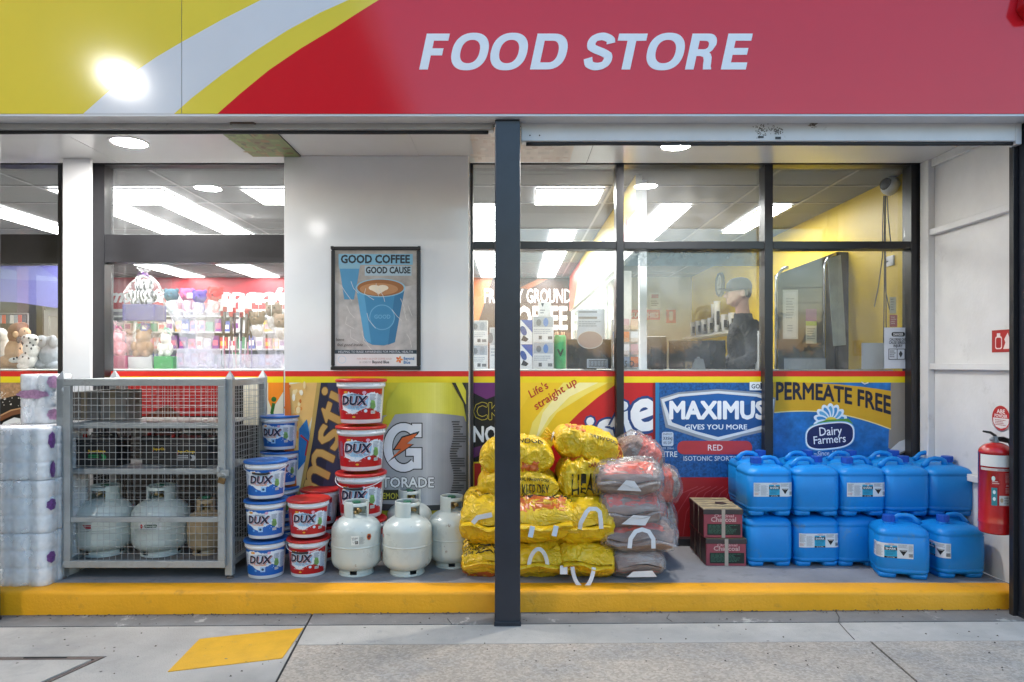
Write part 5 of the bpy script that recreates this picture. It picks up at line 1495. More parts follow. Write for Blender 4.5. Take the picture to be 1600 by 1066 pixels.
def bag(label, px0, px1, py0, py1, Y, L, rz, seed, kind='y', words=(), flange=False, handle=None, tilt=0.0, roll=0.0, orange=(), axis='y', cut=None):
    S = FPX/Y
    cx = (px0+px1)/2; w = (px1-px0)/S; h = (py1-py0)/S
    if axis == 'y': Wd, H_, Ln = w, h, L
    else: Wd, H_, Ln = L, h, w
    Yc = Y+(Ln/2 if axis == 'y' else Wd/2)
    t = thing('firewood_bag', label, 'firewood bag', (PX(cx, Y), Yc, PZ((py0+py1)/2, Y)), 0, GRP)
    t.rotation_euler = (tilt, roll, rz+(PI/2 if axis == 'x' else 0))
    if axis == 'x': t.rotation_euler = (0, roll, rz+PI/2); t.rotation_mode = 'ZYX' if False else 'XYZ'; t.rotation_euler = (tilt, roll, rz+PI/2)
    f = bag_surface(Ln, Wd, H_*1.06, seed)
    if kind == 'y':
        bag_mesh(f, YB_).build('sack', t)
    else:
        g = bag_surface(Ln*0.93, Wd*0.92, H_*0.96, seed+0.4, 0.7)
        bag_mesh(g, LOGS).build('logs', t)
        bag_mesh(f, CLR).build('film', t, fix=False)
    a = Art(); src = f if kind == 'y' else g
    nn_ = 0
    for (s0, s1, t0, t1, m, sd) in orange:
        rr = random.Random(sd); p = []
        K = 14
        for i in range(K): p.append((s0+(s1-s0)*i/K, t0+rr.uniform(0, .14)*(t1-t0)))
        for i in range(K): p.append((s1-rr.uniform(0, .1)*(s1-s0), t0+(t1-t0)*i/K))
        for i in range(K): p.append((s1-(s1-s0)*i/K, t1-rr.uniform(0, .14)*(t1-t0)))
        for i in range(K): p.append((s0+rr.uniform(0, .1)*(s1-s0), t1-(t1-t0)*i/K))
        a.poly(p, m)
    for (tx, s0, t0, s1, cap, col, rot) in words:
        a.text(tx, s0, t0, s1, cap, col, bold=0.02, rot=rot, mirror=(axis == 'x'))
    if a.sh:
        cu = [[-1+2*i/24.0 for i in range(25)], [R(x) for x in range(-180, 361, 9)]]
        a.build('print', lambda u, v, h: src(max(-.99, min(.99, u)), v, 0.0025+h*(1 if kind == 'y' else 1)), t, cuts=cu, step=0.0003, mats={'ORG': ORG, 'REDL': REDL})
    if flange: ring_flange(f, Ln, Wd, YB_ if kind == 'y' else CLR, seed=seed, depth=flange if flange is not True else 0.05).build('seam', t, fix=True)
    if handle:
        for hd in handle: strap(hd[0], hd[1] if len(hd) > 1 else 0.022).build('handle', t)
    return t
# words on a bag: u = s along the length (-1 front), v = angle; top of the bag is +90 deg. For bags whose end faces us the top reads towards the viewer.
def tw(tx, v0, s0, capS, lenT, col='231f10'):
    return (tx, v0, s0, lenT, capS, col)
class BagArtText: pass
def toptext(tx, s_base, t_right, t_left, cap, col='1f1b0e'):
    return ('__top__', tx, s_base, t_right, t_left, cap, col)
# override of print placement for text running across the width (angle direction)
def add_cross_text(t, f, items):
    a = Art()
    for (tx, sb, t0, t1, cap, col) in items:
        # drawing space: u = angle (deg) reversed so that it reads left to right, v = s
        a.text(tx, -t0, sb, -t1, cap, col, bold=0.03)
    def mp(u, v, h): return f(max(-.99, min(.99, v)), R(-u), 0.003+h)
    a.build('print', mp, t, cuts=[[-200+i*6 for i in range(67)], [-1+2*i/20.0 for i in range(21)]], step=0.0003)
F1 = 4.215; F2 = 4.56
def hl(cx, y, z, w, h, tilt=0.03): return (loop_pts(cx, y, z, w, h, tilt), 0.024)
# bottom row, end towards the viewer
b = bag('yellow firewood bag at the bottom, left of the middle post, with an orange end', 727, 796, 856, 904, 4.27, 0.5, R(-4), 1, flange=0.03, orange=[(-0.93, -0.45, R(180), R(300), 'ORG', 3), (-0.93, -0.6, R(-60), R(60), 'ORG', 5)])
add_cross_text(b, bag_surface(0.5, 69*4.27/FPX, 48*4.27/FPX*1.06, 1), [('USE IN WELL', -0.88, 150, 60, 0.05, '2a2410'), ('VENTILATED AREA', -0.81, 150, 60, 0.05, '2a2410'), ('SUITABLE FOR OPEN', -0.74, 150, 50, 0.05, '2a2410'), ('FIRES AND PIZZA OVENS', -0.66, 150, 50, 0.05, '2a2410'), ('FIREWOOD', -0.5, 150, 45, 0.1, '2a2410')])
b = bag('yellow firewood bag at the bottom just right of the middle post, white handle folded up', 797, 890, 858, 905, 4.24, 0.5, R(2), 2, flange=0.05, handle=[hl(-0.02, -0.262, -0.005, 0.115, 0.11)], orange=[])
strap([(0.135, -0.292, 0.0), (0.135, -0.298, -0.05)], 0.045).build('price_tag', b)
b = bag('yellow firewood bag at the bottom with its white handle hanging over the kerb', 884, 964, 857, 905, 4.22, 0.5, R(-5), 3, flange=0.05, handle=[(loop_pts(-0.03, -0.285, -0.01, 0.13, -0.135, 0.03), 0.024) if False else ([(x, y, -0.01-(z+0.01)) for (x, y, z) in loop_pts(-0.03, -0.29, -0.01, 0.13, 0.12, 0.02)], 0.024)])
# second row
b = bag('large yellow firewood bag left of the middle post, second layer, with a white label', 727, 796, 782, 857, 4.24, 0.55, R(-6), 4, flange=0.05)
add_cross_text(b, bag_surface(0.55, 69*4.24/FPX, 75*4.24/FPX*1.06, 4), [('for use in Portable', -0.5, 150, 50, 0.06, '3a3214'), ('outdoor BBQ ovens', -0.3, 150, 50, 0.06, '3a3214')])
strap([(-0.06, -0.296, 0.01), (-0.03, -0.295, 0.045), (0.06, -0.29, 0.065)], 0.03).build('handle', b)
b = bag('yellow firewood bag right of the middle post, second layer, lettered over an orange patch', 797, 893, 784, 856, 4.22, 0.56, R(3), 5, flange=0.06,
        orange=[(-0.93, -0.55, R(50), R(150), 'ORG', 8)])
fb = bag_surface(0.56, 96*4.22/FPX, 72*4.22/FPX*1.06, 5)
add_cross_text(b, fb, [('FIREWOOD', -0.50, 150, 30, 0.13, '2a2410'), ('BURNING', -0.72, 120, 60, 0.07, 'd8a020')])
strap([(-0.07, -0.335, 0.005), (-0.085, -0.345, -0.06)], 0.03).build('handle', b); strap([(0.075, -0.335, 0.005), (0.06, -0.345, -0.055)], 0.03).build('handle', b)
b = bag('yellow firewood bag with a tall white handle loop, beside the clear bags', 878, 960, 790, 856, 4.24, 0.5, R(-3), 6, flange=0.04, handle=[([(-0.04, -0.275, -0.01), (-0.035, -0.285, 0.03), (0.0, -0.29, 0.10), (0.02, -0.285, 0.118), (0.06, -0.283, 0.118), (0.082, -0.283, 0.10), (0.088, -0.285, 0.05), (0.092, -0.28, -0.005)], 0.026)])
# third layer, long bags lying sideways
b = bag('yellow firewood bag third layer just behind the middle post, lying sideways', 745, 873, 741, 783, 4.36, 0.40, 0, 7, axis='x', words=[('NATURAL HARDWOOD', -0.75, R(170), 0.2, 0.22, '2a2410', 0), ('KEEP DRY', -0.75, R(188), -0.1, 0.18, '2a2410', 0)])
b = bag('red and yellow firewood bag peeking out in the middle of the stack', 862, 930, 772, 800, 4.50, 0.3, 0, 17, axis='x', orange=[(-0.9, 0.5, R(20), R(160), 'REDL', 3)])
b = bag('round yellow firewood bag third layer with black lettering, right of the post', 872, 958, 722, 779, 4.40, 0.36, 0, 8, axis='x', roll=0, words=[('HEAT', -0.6, R(205), 0.5, 0.5, '2a2410', 0), ('LARGE', -0.6, R(160), -0.1, 0.25, '9a2010', 0)], orange=[(-0.1, 0.75, R(60), R(120), 'ORG', 11)])
b = bag('yellow firewood bag on top at the left, tied end beside the middle post', 748, 866, 692, 742, 4.40, 0.42, 0, 9, axis='x', words=[('FIREWOOD', -0.7, R(135), 0.4, 0.3, '2a2410', 0)], orange=[(-0.6, -0.1, R(180), R(215), 'ORG', 4)])
b = bag('yellow firewood bag topmost of the stack, leaning with an orange end', 865, 976, 680, 726, 4.46, 0.40, 0, 10, axis='x', words=[('FIREWOOD', -0.72, R(150), 0.1, 0.34, '2a2410', 0)], orange=[(0.2, 0.75, R(75), R(125), 'ORG', 12), (-0.95, -0.75, R(60), R(240), 'ORG', 2)])
b.rotation_euler = (0.0, R(13), 0); 
# rotate a sideways bag in the picture plane: length runs along x
for o in bpy.data.objects:
    pass
def reaxis(b, ang):
    b.rotation_mode = 'XYZ'
    M = Matrix.Rotation(ang, 4, 'Y') @ Matrix.Rotation(PI/2, 4, 'Z')
    b.rotation_euler = M.to_euler('XYZ')
reaxis(b, R(16))
# tied necks on the sideways bags
def neck(b, end, ln, r=0.03):
    m = MB(); n = 7; rr = random.Random(ln*1000)
    for k in range(7):
        q = 2*PI*k/7
        m.tube([(0.01*math.cos(q), end*(ln/2-0.03), 0.01*math.sin(q)), (0.018*math.cos(q), end*(ln/2+0.02), 0.018*math.sin(q)), (0.05*math.cos(q)+rr.uniform(-.01, .01), end*(ln/2+0.06), 0.05*math.sin(q))], [0.022, 0.012, 0.02], YB_, 6, flat=0.35)
    m.tube([(0.03*math.cos(2*PI*i/12), end*(ln/2+0.005), 0.03*math.sin(2*PI*i/12)) for i in range(13)], 0.006, STRAP, 6)
    m.build('tied_neck', b)
neck(b, 1, 111*4.46/FPX)
# clear bags
GRP = 'clear plastic firewood bags beside the yellow ones'
b = bag('clear plastic bag of logs at the rear top, beside the MAXIMUS poster', 968, 1042, 690, 742, 4.55, 0.4, 0, 21, kind='c', axis='x', orange=[(-0.85, 0.3, R(60), R(230), 'REDL', 3)])
reaxis(b, R(24))
b = bag('clear plastic bag of logs at the rear right, with red print', 1000, 1066, 736, 790, 4.52, 0.4, R(4), 22, kind='c', axis='x', orange=[(-0.6, 0.9, R(70), R(250), 'REDL', 5)])
b = bag('clear plastic bag of logs at the rear right, below the red printed one', 1000, 1062, 786, 848, 4.52, 0.4, R(-4), 27, kind='c', axis='x', orange=[(-0.6, 0.9, R(80), R(260), 'REDL', 7)])
b = bag('clear plastic firewood bag on top of the front column with a red label', 938, 1040, 730, 779, 4.24, 0.45, R(-6), 23, kind='c', flange=0.04, orange=[(-0.97, -0.4, R(48), R(132), 'REDL', 3)])
m = MB(); m.add([(-0.075, -0.236, -0.045), (0.075, -0.236, -0.05), (0.03, -0.25, 0.015), (-0.02, -0.25, 0.02)], [(0, 1, 2, 3)], STRAP); m.build('paper_label', b)
b = bag('clear plastic firewood bag second from the top with a pinkish red label', 944, 1036, 775, 832, 4.24, 0.45, R(3), 24, kind='c', flange=0.03, orange=[(-0.97, -0.4, R(20), R(160), 'REDL', 6)])
m = MB(); m.add([(-0.09, -0.232, -0.06), (0.06, -0.232, -0.07), (0.09, -0.245, -0.01), (-0.02, -0.25, 0.0)], [(0, 1, 2, 3)], STRAP); m.build('paper_label', b)
b = bag('clear plastic firewood bag with a wide seam and a white handle loop', 946, 1060, 824, 868, 4.22, 0.45, R(-2), 25, kind='c', flange=0.05, words=(), handle=[([(-0.075, -0.275, -0.03), (-0.07, -0.283, 0.03), (-0.04, -0.285, 0.075), (0.0, -0.285, 0.088), (0.04, -0.285, 0.075), (0.068, -0.283, 0.03), (0.07, -0.275, -0.03)], 0.026)], orange=[(-0.9, -0.7, R(60), R(140), 'REDL', 6)])
b = bag('clear plastic firewood bag at the bottom of the front column on the kerb edge', 960, 1038, 866, 906, 4.23, 0.45, R(2), 26, kind='c', flange=0.0, orange=[(-0.9, -0.8, R(180), R(330), 'REDL', 6)])
m = MB(); m.add([(-0.09, -0.234, -0.06), (0.10, -0.234, -0.06), (0.07, -0.236, -0.02), (-0.05, -0.236, -0.025)], [(0, 1, 2, 3)], STRAP); m.build('paper_label', b)

# ---- charcoal boxes
CRM = mat('charcoal_carton', (0.34, 0.055, 0.075, 1), rough=0.5, var=0.15, vs=6)
CRT = mat('carton_top', (0.42, 0.33, 0.18, 1), rough=0.6, var=0.25, vs=18)
CDK = mat('carton_dark_side', (0.05, 0.035, 0.035, 1), rough=0.5, var=0.2)
def charcoal(px0, px1, ptop, pbot, Y, d, label):
    x0, x1 = PX(px0, Y), PX(px1, Y); z0, z1 = PZ(pbot, Y), PZ(ptop, Y); w = (x1-x0)/2; h = z1-z0
    t = thing('charcoal_carton', label, 'carton', ((x0+x1)/2, Y+d/2, z0), R(-1.5), 'charcoal cartons')
    m = MB(); m.box(-w, w, -d/2, d/2, 0, h, CRM); o = m.build('box', t, 0.004)
    bx('lid', -w-0.004, w+0.004, -d/2-0.004, d/2+0.004, h-0.03, h+0.003, CDK, t, 0.003)
    bx('top_print', -w, w, -d/2, d/2, h+0.0032, h+0.005, CRT, t)
    bx('side_print', -w-0.0018, -w-0.0006, -d/2+0.01, d/2-0.01, 0.01, h-0.032, CDK, t)
    a = Art()
    a.text('Original', -w*0.45, -h*0.74, w*0.55, h*0.10, 'd8a0a0', bold=0.02); a.text('Charcoal', -w*0.62, -h*0.58, w*0.66, h*0.16, 'd8a0a0', bold=0.03, outline=[(0.03, '30604a')])
    a.rect(-w*0.82, -h*0.5, w*0.9, -h*0.10, '14201b'); a.lines(-w*0.76, -h*0.46, w*0.84, -h*0.14, 7, '3c6a55', 3)
    a.build('print', lambda u, v, hh: (u, -d/2-0.0008-hh, -v), t, step=0.0003)
    s_ = MB()
    STP = mat('packing_tape', (0.45, 0.36, 0.3, 1), rough=0.2, alpha=1.0)
    for xx in (0.01*w,):
        s_.box(xx-0.012, xx+0.012, -d/2-0.0052, -d/2-0.0046, 0.0, h+0.005, STP); 
    s_.build('tape', t)
    s2 = MB()
    for yy in (-d*0.2, d*0.12): s2.tube([(-w-0.006, yy, 0), (-w-0.006, yy, h+0.007), (w+0.006, yy, h+0.007), (w+0.006, yy, 0)], 0.0025, ink('b9a890'), 4)
    s2.build('strapping', t)
    a = Art()
    for k in range(5): a.rect(-w*0.9, -d/2+d*0.2*k+0.006, w*0.9, -d/2+d*0.2*k+0.02, '3a2c20'); 
    a.ell(w*0.3, 0, w*0.3, d*0.12, '3a2c20', 14)
    a.build('print', lambda u, v, hh: (u, v, h+0.0052+hh), t, step=0.0003)
charcoal(1105, 1167, 843, 884.5, 4.57, 0.46, 'pinkish red charcoal carton at the bottom of the pair')
charcoal(1101, 1161, 797, 840.5, 4.57, 0.40, 'pinkish red charcoal carton on top of the pair')

# ---- blue drums
BLP = mat('blue_drum_plastic', (0.004, 0.235, 0.66, 1), rough=0.42, var=0.08, vs=5, bump=0.05, bs=60, spec=0.45, dirt=((0.08, 0.22, 0.4, 1), 9, 0.6, 0.72))
CAPB = mat('blue_drum_cap', (0.006, 0.08, 0.45, 1), rough=0.4)
def sqp(hw, hd, r, n=7):
    p = []
    for cx, cy, a in ((hw-r, hd-r, 0), (-hw+r, hd-r, 90), (-hw+r, -hd+r, 180), (hw-r, -hd+r, 270)):
        for i in range(n): q = R(a+90*i/(n-1)); p.append((cx+r*math.cos(q), cy+r*math.sin(q)))
    return p
def drum_proto():
    t = thing('chlorine_drum', 'x', 'drum', (0, 0, -60), 0, 'blue chlorine drums stacked on the right')
    hw, hd = 0.152, 0.150
    rows = [(0.045, 0.11, 0.110, 0.035), (0.03, 0.13, 0.128, 0.05), (0.028, 0.138, 0.136, 0.05)]
    prof = [(0.030, hw-0.030, 0.04), (0.033, hw-0.012, 0.05), (0.045, hw-0.004, 0.055), (0.058, hw, 0.058), (0.062, hw-0.003, 0.058), (0.068, hw, 0.058),
            (0.16, hw+0.001, 0.058), (0.262, hw, 0.058), (0.268, hw-0.004, 0.058), (0.274, hw, 0.058), (0.292, hw-0.004, 0.058), (0.306, hw-0.014, 0.056), (0.318, hw-0.034, 0.05), (0.326, hw-0.058, 0.045), (0.330, hw-0.085, 0.04)]
    vs = []; fs = []; n = 28
    for z, w_, r_ in prof: vs += [(x, y, z) for x, y in sqp(w_, w_-0.002, r_)]
    for i in range(len(prof)-1):
        for k in range(n): fs.append((i*n+k, i*n+(k+1) % n, (i+1)*n+(k+1) % n, (i+1)*n+k))
    fs.append(tuple(reversed(range(n)))); k0 = (len(prof)-1)*n; fs.append(tuple(k0+k for k in range(n)))
    MB().add(vs, fs, BLP, True).build('body', t)
    for sx in (-1, 1):    # two moulded feet with a channel between them
        pr2 = [(0.0, 0.85), (0.004, 0.93), (0.034, 1.0)]
        vs = []; fs = []
        for z, s_ in pr2:
            vs += [(sx*0.088+x*s_*1.0, y*s_*0.98, z) for x, y in sqp(0.053, 0.138, 0.028)]
        for i in range(2):
            for k in range(n): fs.append((i*n+k, i*n+(k+1) % n, (i+1)*n+(k+1) % n, (i+1)*n+k))
        fs.append(tuple(reversed(range(n)))); fs.append(tuple(2*n+k for k in range(n)))
        MB().add(vs, fs, BLP, True).build('foot', t)
    c = MB(); cx, cy = -0.062, -0.03
    pr = [(0.036, 0.322), (0.034, 0.342)]
    c.lathe(pr, BLP, 24, c=(cx, cy, 0)); c.build('neck', t)
    c = MB(); vs = []
    N_ = 48
    for z in (0.340, 0.343, 0.376, 0.380):
        for k in range(N_):
            q = 2*PI*k/N_; r_ = (0.0375 if k % 2 else 0.0355) if 0.342 < z < 0.378 else 0.035
            vs.append((cx+r_*math.cos(q), cy+r_*math.sin(q), z))
    fs = [(i*N_+k, i*N_+(k+1) % N_, (i+1)*N_+(k+1) % N_, (i+1)*N_+k) for i in range(3) for k in range(N_)]+[tuple(3*N_+k for k in range(N_))]
    c.add(vs, fs, CAPB, False); c.build('cap', t)
    h = MB()
    h.tube([(-0.012, 0.03, 0.318), (-0.004, 0.03, 0.355), (0.014, 0.03, 0.366), (0.06, 0.03, 0.370), (0.092, 0.03, 0.362), (0.112, 0.03, 0.341), (0.128, 0.03, 0.312)], [0.018, 0.014, 0.012, 0.012, 0.012, 0.014, 0.022], BLP, 12, flat=1.3)
    h.build('handle', t)
    return t
def drum_label(t, shift, crop=None):
    """white wrap label; shift = metres the label centre is moved round to the right"""
    a = Art()
    a.rect(-132, 0, 132, 92, 'd9dde2'); a.rect(-32, 14, 40, 92, '1f9ec6'); a.rect(-32, 24, 40, 44, '14161a'); a.rect(-32, 82, 40, 92, '14161a')
    a.text('SHARK', -25, 40, 34, 12, 'e9edf0', bold=0.03); a.poly([(-2, 24), (6, 14), (16, 24)], 'd8dde0'); a.text('POOL CHLORINE', -20, 54, 30, 5, '0d3c50', bold=0.02)
    a.lines(-24, 60, 32, 76, 3, '17708f', 3); a.text('NET 20 LITRES', -18, 90, 26, 5, 'e9edf0', bold=0.02)
    a.text('CAUTION', -12, 8, 22, 5, 'b03a3a', bold=0.02); a.text('KEEP OUT OF REACH OF CHILDREN', -28, 12.5, 38, 2.8, 'b03a3a')
    a.lines(-128, 6, -90, 60, 11, '8d949c', 1); a.lines(-86, 18, -36, 86, 14, '9aa0a8', 2); a.lines(-128, 66, -92, 84, 3, 'c08a7a', 3)
    a.poly([(52, 40), (98, 40), (75, 76)], '15171a'); a.poly([(60, 40), (90, 40), (75, 30)], 'd9dde2'); a.lines(46, 6, 100, 28, 4, '8d949c', 4); a.text('CORROSIVE', 60, 47, 90, 5, 'e2e4e6', bold=0.02)
    for k in range(9): a.rect(106+k*2.6, 60, 107.2+k*2.6, 82, '1c1c1e')
    a.lines(104, 8, 130, 50, 9, '9aa0a8', 6)
    hw, r = 0.152, 0.058
    fl = 2*(hw-r)/2; arc_ = r*PI/2
    def mp(u, v, h):
        s_ = u/1000.0+shift; z = 0.226-v/1000.0; o = 0.0016+h; sg = 1 if s_ > 0 else -1; q = abs(s_)
        if q <= fl: return (s_, -hw-o+0.0, z)
        if q <= fl+arc_:
            b_ = (q-fl)/r; return (sg*(fl+(r+o)*math.sin(b_)), -(hw-r)-(r+o)*math.cos(b_), z)
        d_ = q-fl-arc_; return (sg*(hw+o), -(hw-r)+d_, z)
    a.build('label', mp, t, cuts=[[i*8-320 for i in range(81)]], step=0.00008)
dp = drum_proto(); CH[dp.name] = kids(dp)
used = [0]
def drum(px, Y, z, rz, label, lab=None, mirror=False, sc=1.0):
    loc = (PX(px, Y), Y+0.152, z)
    o = copy_tree(dp, loc, rz, label) if used[0] else dp
    if not used[0]:
        used[0] = 1; o.location = loc; o.rotation_euler = (0, 0, rz); o['label'] = label
    if lab is not None: drum_label(o, lab)
    return o
HD = 0.337
DR = 4.53
# keep the prototype unlabelled: the first one is a hidden-side drum in the rear row
RB = DR+0.315
ordn = ['first', 'second', 'third', 'fourth', 'fifth']
for i in range(5):
    px = [1189, 1266, 1336, 1404, 1474][i]
    drum(px, RB, ZS+HD, R([180, 184, 180, 176, 180][i]), 'blue drum in the rear upper row, %s from the left' % ordn[i])
for i in range(5):
    px = [1189, 1262, 1332, 1402, 1470][i]
    drum(px, RB, ZS, R([0, 90, 0, 180, 0][i]), 'blue drum in the rear lower row, %s from the left' % ordn[i])
tops = [1205.5, 1280, 1351.5, 1421, 1492]
rot = [0, 180, 0, 180, 180]
for i in range(5):
    drum(tops[i], DR, ZS+HD, R(rot[i]+[1, -2, 2, 1, -2][i]), 'blue drum in the front upper row, %s from the left%s' % (ordn[i], ', with a white label' if i in (0, 2) else ', blank side to the front'), {0: 0.012, 2: 0.008}.get(i))
lows = [1205.5, 1279.5, 1346, 1418, 1488]
for i in range(5):
    drum(lows[i], DR, ZS, R([180, 1, 181, 178, 180][i]), 'blue drum in the front lower row, %s from the left%s' % (ordn[i], ['', ', with a white label', ', blank side to the front', ', behind the nearest drums', ', behind the nearest drums'][i]), {1: 0.0}.get(i))
o1 = drum(1424, 4.262, ZS, R(-14), 'blue drum nearest the kerb, standing alone in front with an angled label', -0.085)
o2 = drum(1507, 4.275, ZS, R(2), 'blue drum nearest the kerb at the far right, beside the side wall', -0.225)

# ---- fire extinguisher
YE = 4.10; xe = PX(1555.5, YE); ze = PZ(832, YE)
fe = thing('fire_extinguisher', 'red fire extinguisher with a white band hanging on the side wall', 'fire extinguisher', (xe, YE, ze))
RDE = mat('extinguisher_red', (0.48, 0.012, 0.014, 1), rough=0.22, var=0.05, coat=0.4, dirt=((0.4, 0.1, 0.09, 1), 22, 0.66, 0.72))
rE = 0.088; hE = PZ(700, YE)-ze
pr = [(0.001, 0.0), (rE-0.012, 0.0), (rE-0.002, 0.006), (rE, 0.018), (rE, 0.06), (rE+0.002, 0.064), (rE, 0.07), (rE, hE-0.03)]
for i in range(9): q = PI/2*i/8; pr.append((rE*math.cos(q)+0.0005 if i < 8 else 0.018, hE-0.03+0.065*math.sin(q)))
MB().lathe(pr, RDE, 48, close=False).build('cylinder', fe)
a = Art()
a.rect(-140, 0, 140, 46, 'dcdcda'); a.rect(-136, 52, 140, 62, 'c9b9b6'); a.text('HIGH PERFORMANCE', -44, 60, 60, 6, '7a2020', bold=0.02)
a.rect(-40, 66, 60, 200, 'b52a28'); a.lines(-4, 70, 58, 110, 8, 'd9a7a3', 3); a.text('1A:20B:E', 0, 122, 50, 8, 'f0e0de', bold=0.02); a.lines(-4, 128, 58, 150, 4, 'd9a7a3', 6)
a.rect(-72, 100, -30, 118, 'a52020'); a.lines(-70, 102, -33, 116, 2, 'e0c0be', 2); a.rect(-36, 158, 60, 196, 'd0cecb'); a.text('KEEP ALWAYS', -10, 170, 50, 6, '333333', bold=0.02); a.text('FIRST THREE', -10, 180, 50, 6, '333333', bold=0.02); a.text('START 14KG', -10, 190, 50, 6, '333333', bold=0.02); a.ell(-24, 176, 8, 9, 'b59a7a', 12)
a.rect(-74, 128, -46, 198, '2f7f8a'); a.ell(-60, 145, 7, 8, 'd6e6e8', 12); a.ell(-60, 172, 7, 8, 'd6e6e8', 12); a.ell(-64, 92, 9, 10, 'd0e0d8', 14)
zt_ = hE-0.035
a.build('label', lambda u, v, h: ((rE+0.0008+h)*math.sin(u/1000.0/rE), -(rE+0.0008+h)*math.cos(u/1000.0/rE), zt_-v*0.00150), fe, cuts=[[i*10-150 for i in range(31)]], step=0.0001)
hd = MB(); BLKM = mat('black_metal', (0.03, 0.03, 0.032, 1), rough=0.4, metal=0.5)
zz = hE+0.03
hd.lathe([(0.018, zz-0.005), (0.02, zz+0.01), (0.014, zz+0.02), (0.014, zz+0.04)], GALV, 16)
hd.build('valve', fe)
MB().tube([(0.0, 0, zz+0.042), (-0.03, 0, zz+0.062), (-0.075, 0, zz+0.070)], [0.009, 0.008, 0.006], BLKM, 8).build('lever', fe)
MB().tube([(0.0, 0, zz+0.026), (0.04, -0.01, zz+0.03), (0.075, -0.01, zz+0.02)], [0.011, 0.009, 0.007], BLKM, 8).build('carry_handle', fe)
MB().tube([(-0.014, 0, zz+0.028), (-0.04, -0.02, zz+0.022)], 0.011, GALV, 10).build('gauge', fe)
MB().tube([(0.014, 0, zz+0.02), (0.075, -0.01, zz+0.005), (0.108, 0, zz-0.06), (0.106, 0.0, zz-0.2), (0.104, 0, 0.14), (0.1, 0, 0.08)], 0.009, RUBBER, 10).build('hose', fe)
bx('wall_bracket', rE-0.02, XR-0.032-xe, -0.02, 0.03, hE-0.06, hE-0.03, GALV, fe)
# signs on the side wall
def wall_sign(name, label, Yc, zc, w, h, art, rnd=False):
    t = thing(name, label, 'sign', (XR-0.0005, Yc, zc))
    if rnd: MB().lathe([(0.0001, 0), (w/2, 0), (w/2, 0.002), (0.0001, 0.002)], ink('d8d8d6'), 32, M=Matrix.Rotation(R(-90), 4, 'Y'), close=False).build('plate', t)
    else: bx('plate', -0.0022, -0.0002, -w/2, w/2, -h/2, h/2, ink('d8d8d6'), t)
    a = Art(); art(a)
    a.build('print', lambda u, v, hh: (-0.0026-hh, -u, -v), t, step=0.0001)
    return t
def s1(a):
    a.rect(-.09, -.07, .09, .07, 'a81d1c'); a.rect(-.08, -.06, .08, .06, 'b4211f'); a.rrect(-.06, -.03, -.0, .05, .015, 'ead9d6'); a.rrect(-.053, -.022, -.007, .043, .012, 'b4211f'); a.rect(-.045, -.05, -.015, -.03, 'ead9d6')
    a.poly([(.01, .05), (.03, .01), (.02, -.01), (.05, -.05), (.07, .0), (.06, .05)], 'ead9d6')
wall_sign('fire_sign', 'small red fire extinguisher sign on the white side wall above the rail', 4.26, PZ(533, 4.26), 0.18, 0.14, s1)
def s2(a):
    a.ell(0, 0, .078, .078, 'bb2622', 36); a.poly([(-.07, .0), (.07, .0), (.066, .03), (.045, .055), (0, .066), (-.045, .055), (-.066, .03)], 'e4e0de')
    a.text('ABE', -.035, -.03, .035, .025, 'f0e6e4', bold=0.03); a.text('POWDER', -.055, -.004, .055, .02, 'f0e6e4', bold=0.03); a.lines(-.05, .01, .05, .05, 4, 'b05a55', 3)
ws = wall_sign('fire_sign', 'round red and white powder sign above the fire extinguisher', 4.27, PZ(655, 4.2), 0.17, 0.17, s2, True)
# ------------------------------------------------------------------ inside the shop
LEDM = mat('display_laminate', (0.5, 0.49, 0.47, 1), rough=0.4)
DKL = mat('dark_laminate', (0.05, 0.045, 0.045, 1), rough=0.4)
ZL = 1.432
def counter(label, x0, x1, y0, y1, z, m, cat='counter'):
    t = thing('display_counter', label, cat, ((x0+x1)/2, (y0+y1)/2, ZS-0.01)); w = (x1-x0)/2; d = (y1-y0)/2; h = z-ZS+0.01
    bx('top', -w, w, -d, d, h-0.03, h, m, t, 0.003)
    bx('carcass', -w+0.02, w-0.02, -d+0.02, d-0.02, 0.0, h-0.031, m, t)
    return t
counter('display ledge behind the left windows carrying the plush toys', -7.5, -1.5, 5.28, 6.75, ZL, LEDM)
counter('display ledge behind the wide right window carrying boxes and papers', -0.5, 2.95, 5.28, 5.62, ZL, LEDM)
counter('second display bench behind the narrow gap and the second window bay', -0.55, 0.93, 5.64, 6.6, ZL, LEDM)

def plush(name, label, cat, Y, parts, group=None, base=578):
    """soft toy built from overlapping stuffed lobes; parts = (part name, material, [(px, py, rx, ry, dy), ...]) in photo measures at depth Y"""
    S = FPX/Y; xs = [b[0] for p in parts for b in p[2]]
    t = thing(name, label, cat, (PX(sum(xs)/len(xs), Y), Y, PZ(base, Y)), 0, group); L = t.location
    for (pn, m, bl) in parts:
        b = MB()
        for (px, py, rx, ry, dy) in bl:
            r = (rx/S, min(rx, ry)/S*0.9, ry/S)
            b.ell((PX(px, Y)-L.x, dy, PZ(py, Y)-L.z), r, m, 14, 9)
        o = b.build(pn, t)
        if len(bl) > 1:
            rm = o.modifiers.new('join', 'REMESH'); rm.mode = 'VOXEL'; rm.voxel_size = 0.006; rm.use_smooth_shade = True
            sm = o.modifiers.new('soft', 'SMOOTH'); sm.iterations = 3
    return t
def fur(name, c, v=0.15): return mat(name, c, rough=0.9, var=v, vs=30, bump=0.8, bs=160)
F_W = fur('white_fur', (0.7, 0.69, 0.66, 1)); F_T = fur('tan_fur', (0.55, 0.35, 0.2, 1)); F_M = fur('mane_fur', (0.16, 0.06, 0.03, 1)); F_G = fur('grey_fur', (0.3, 0.33, 0.37, 1))
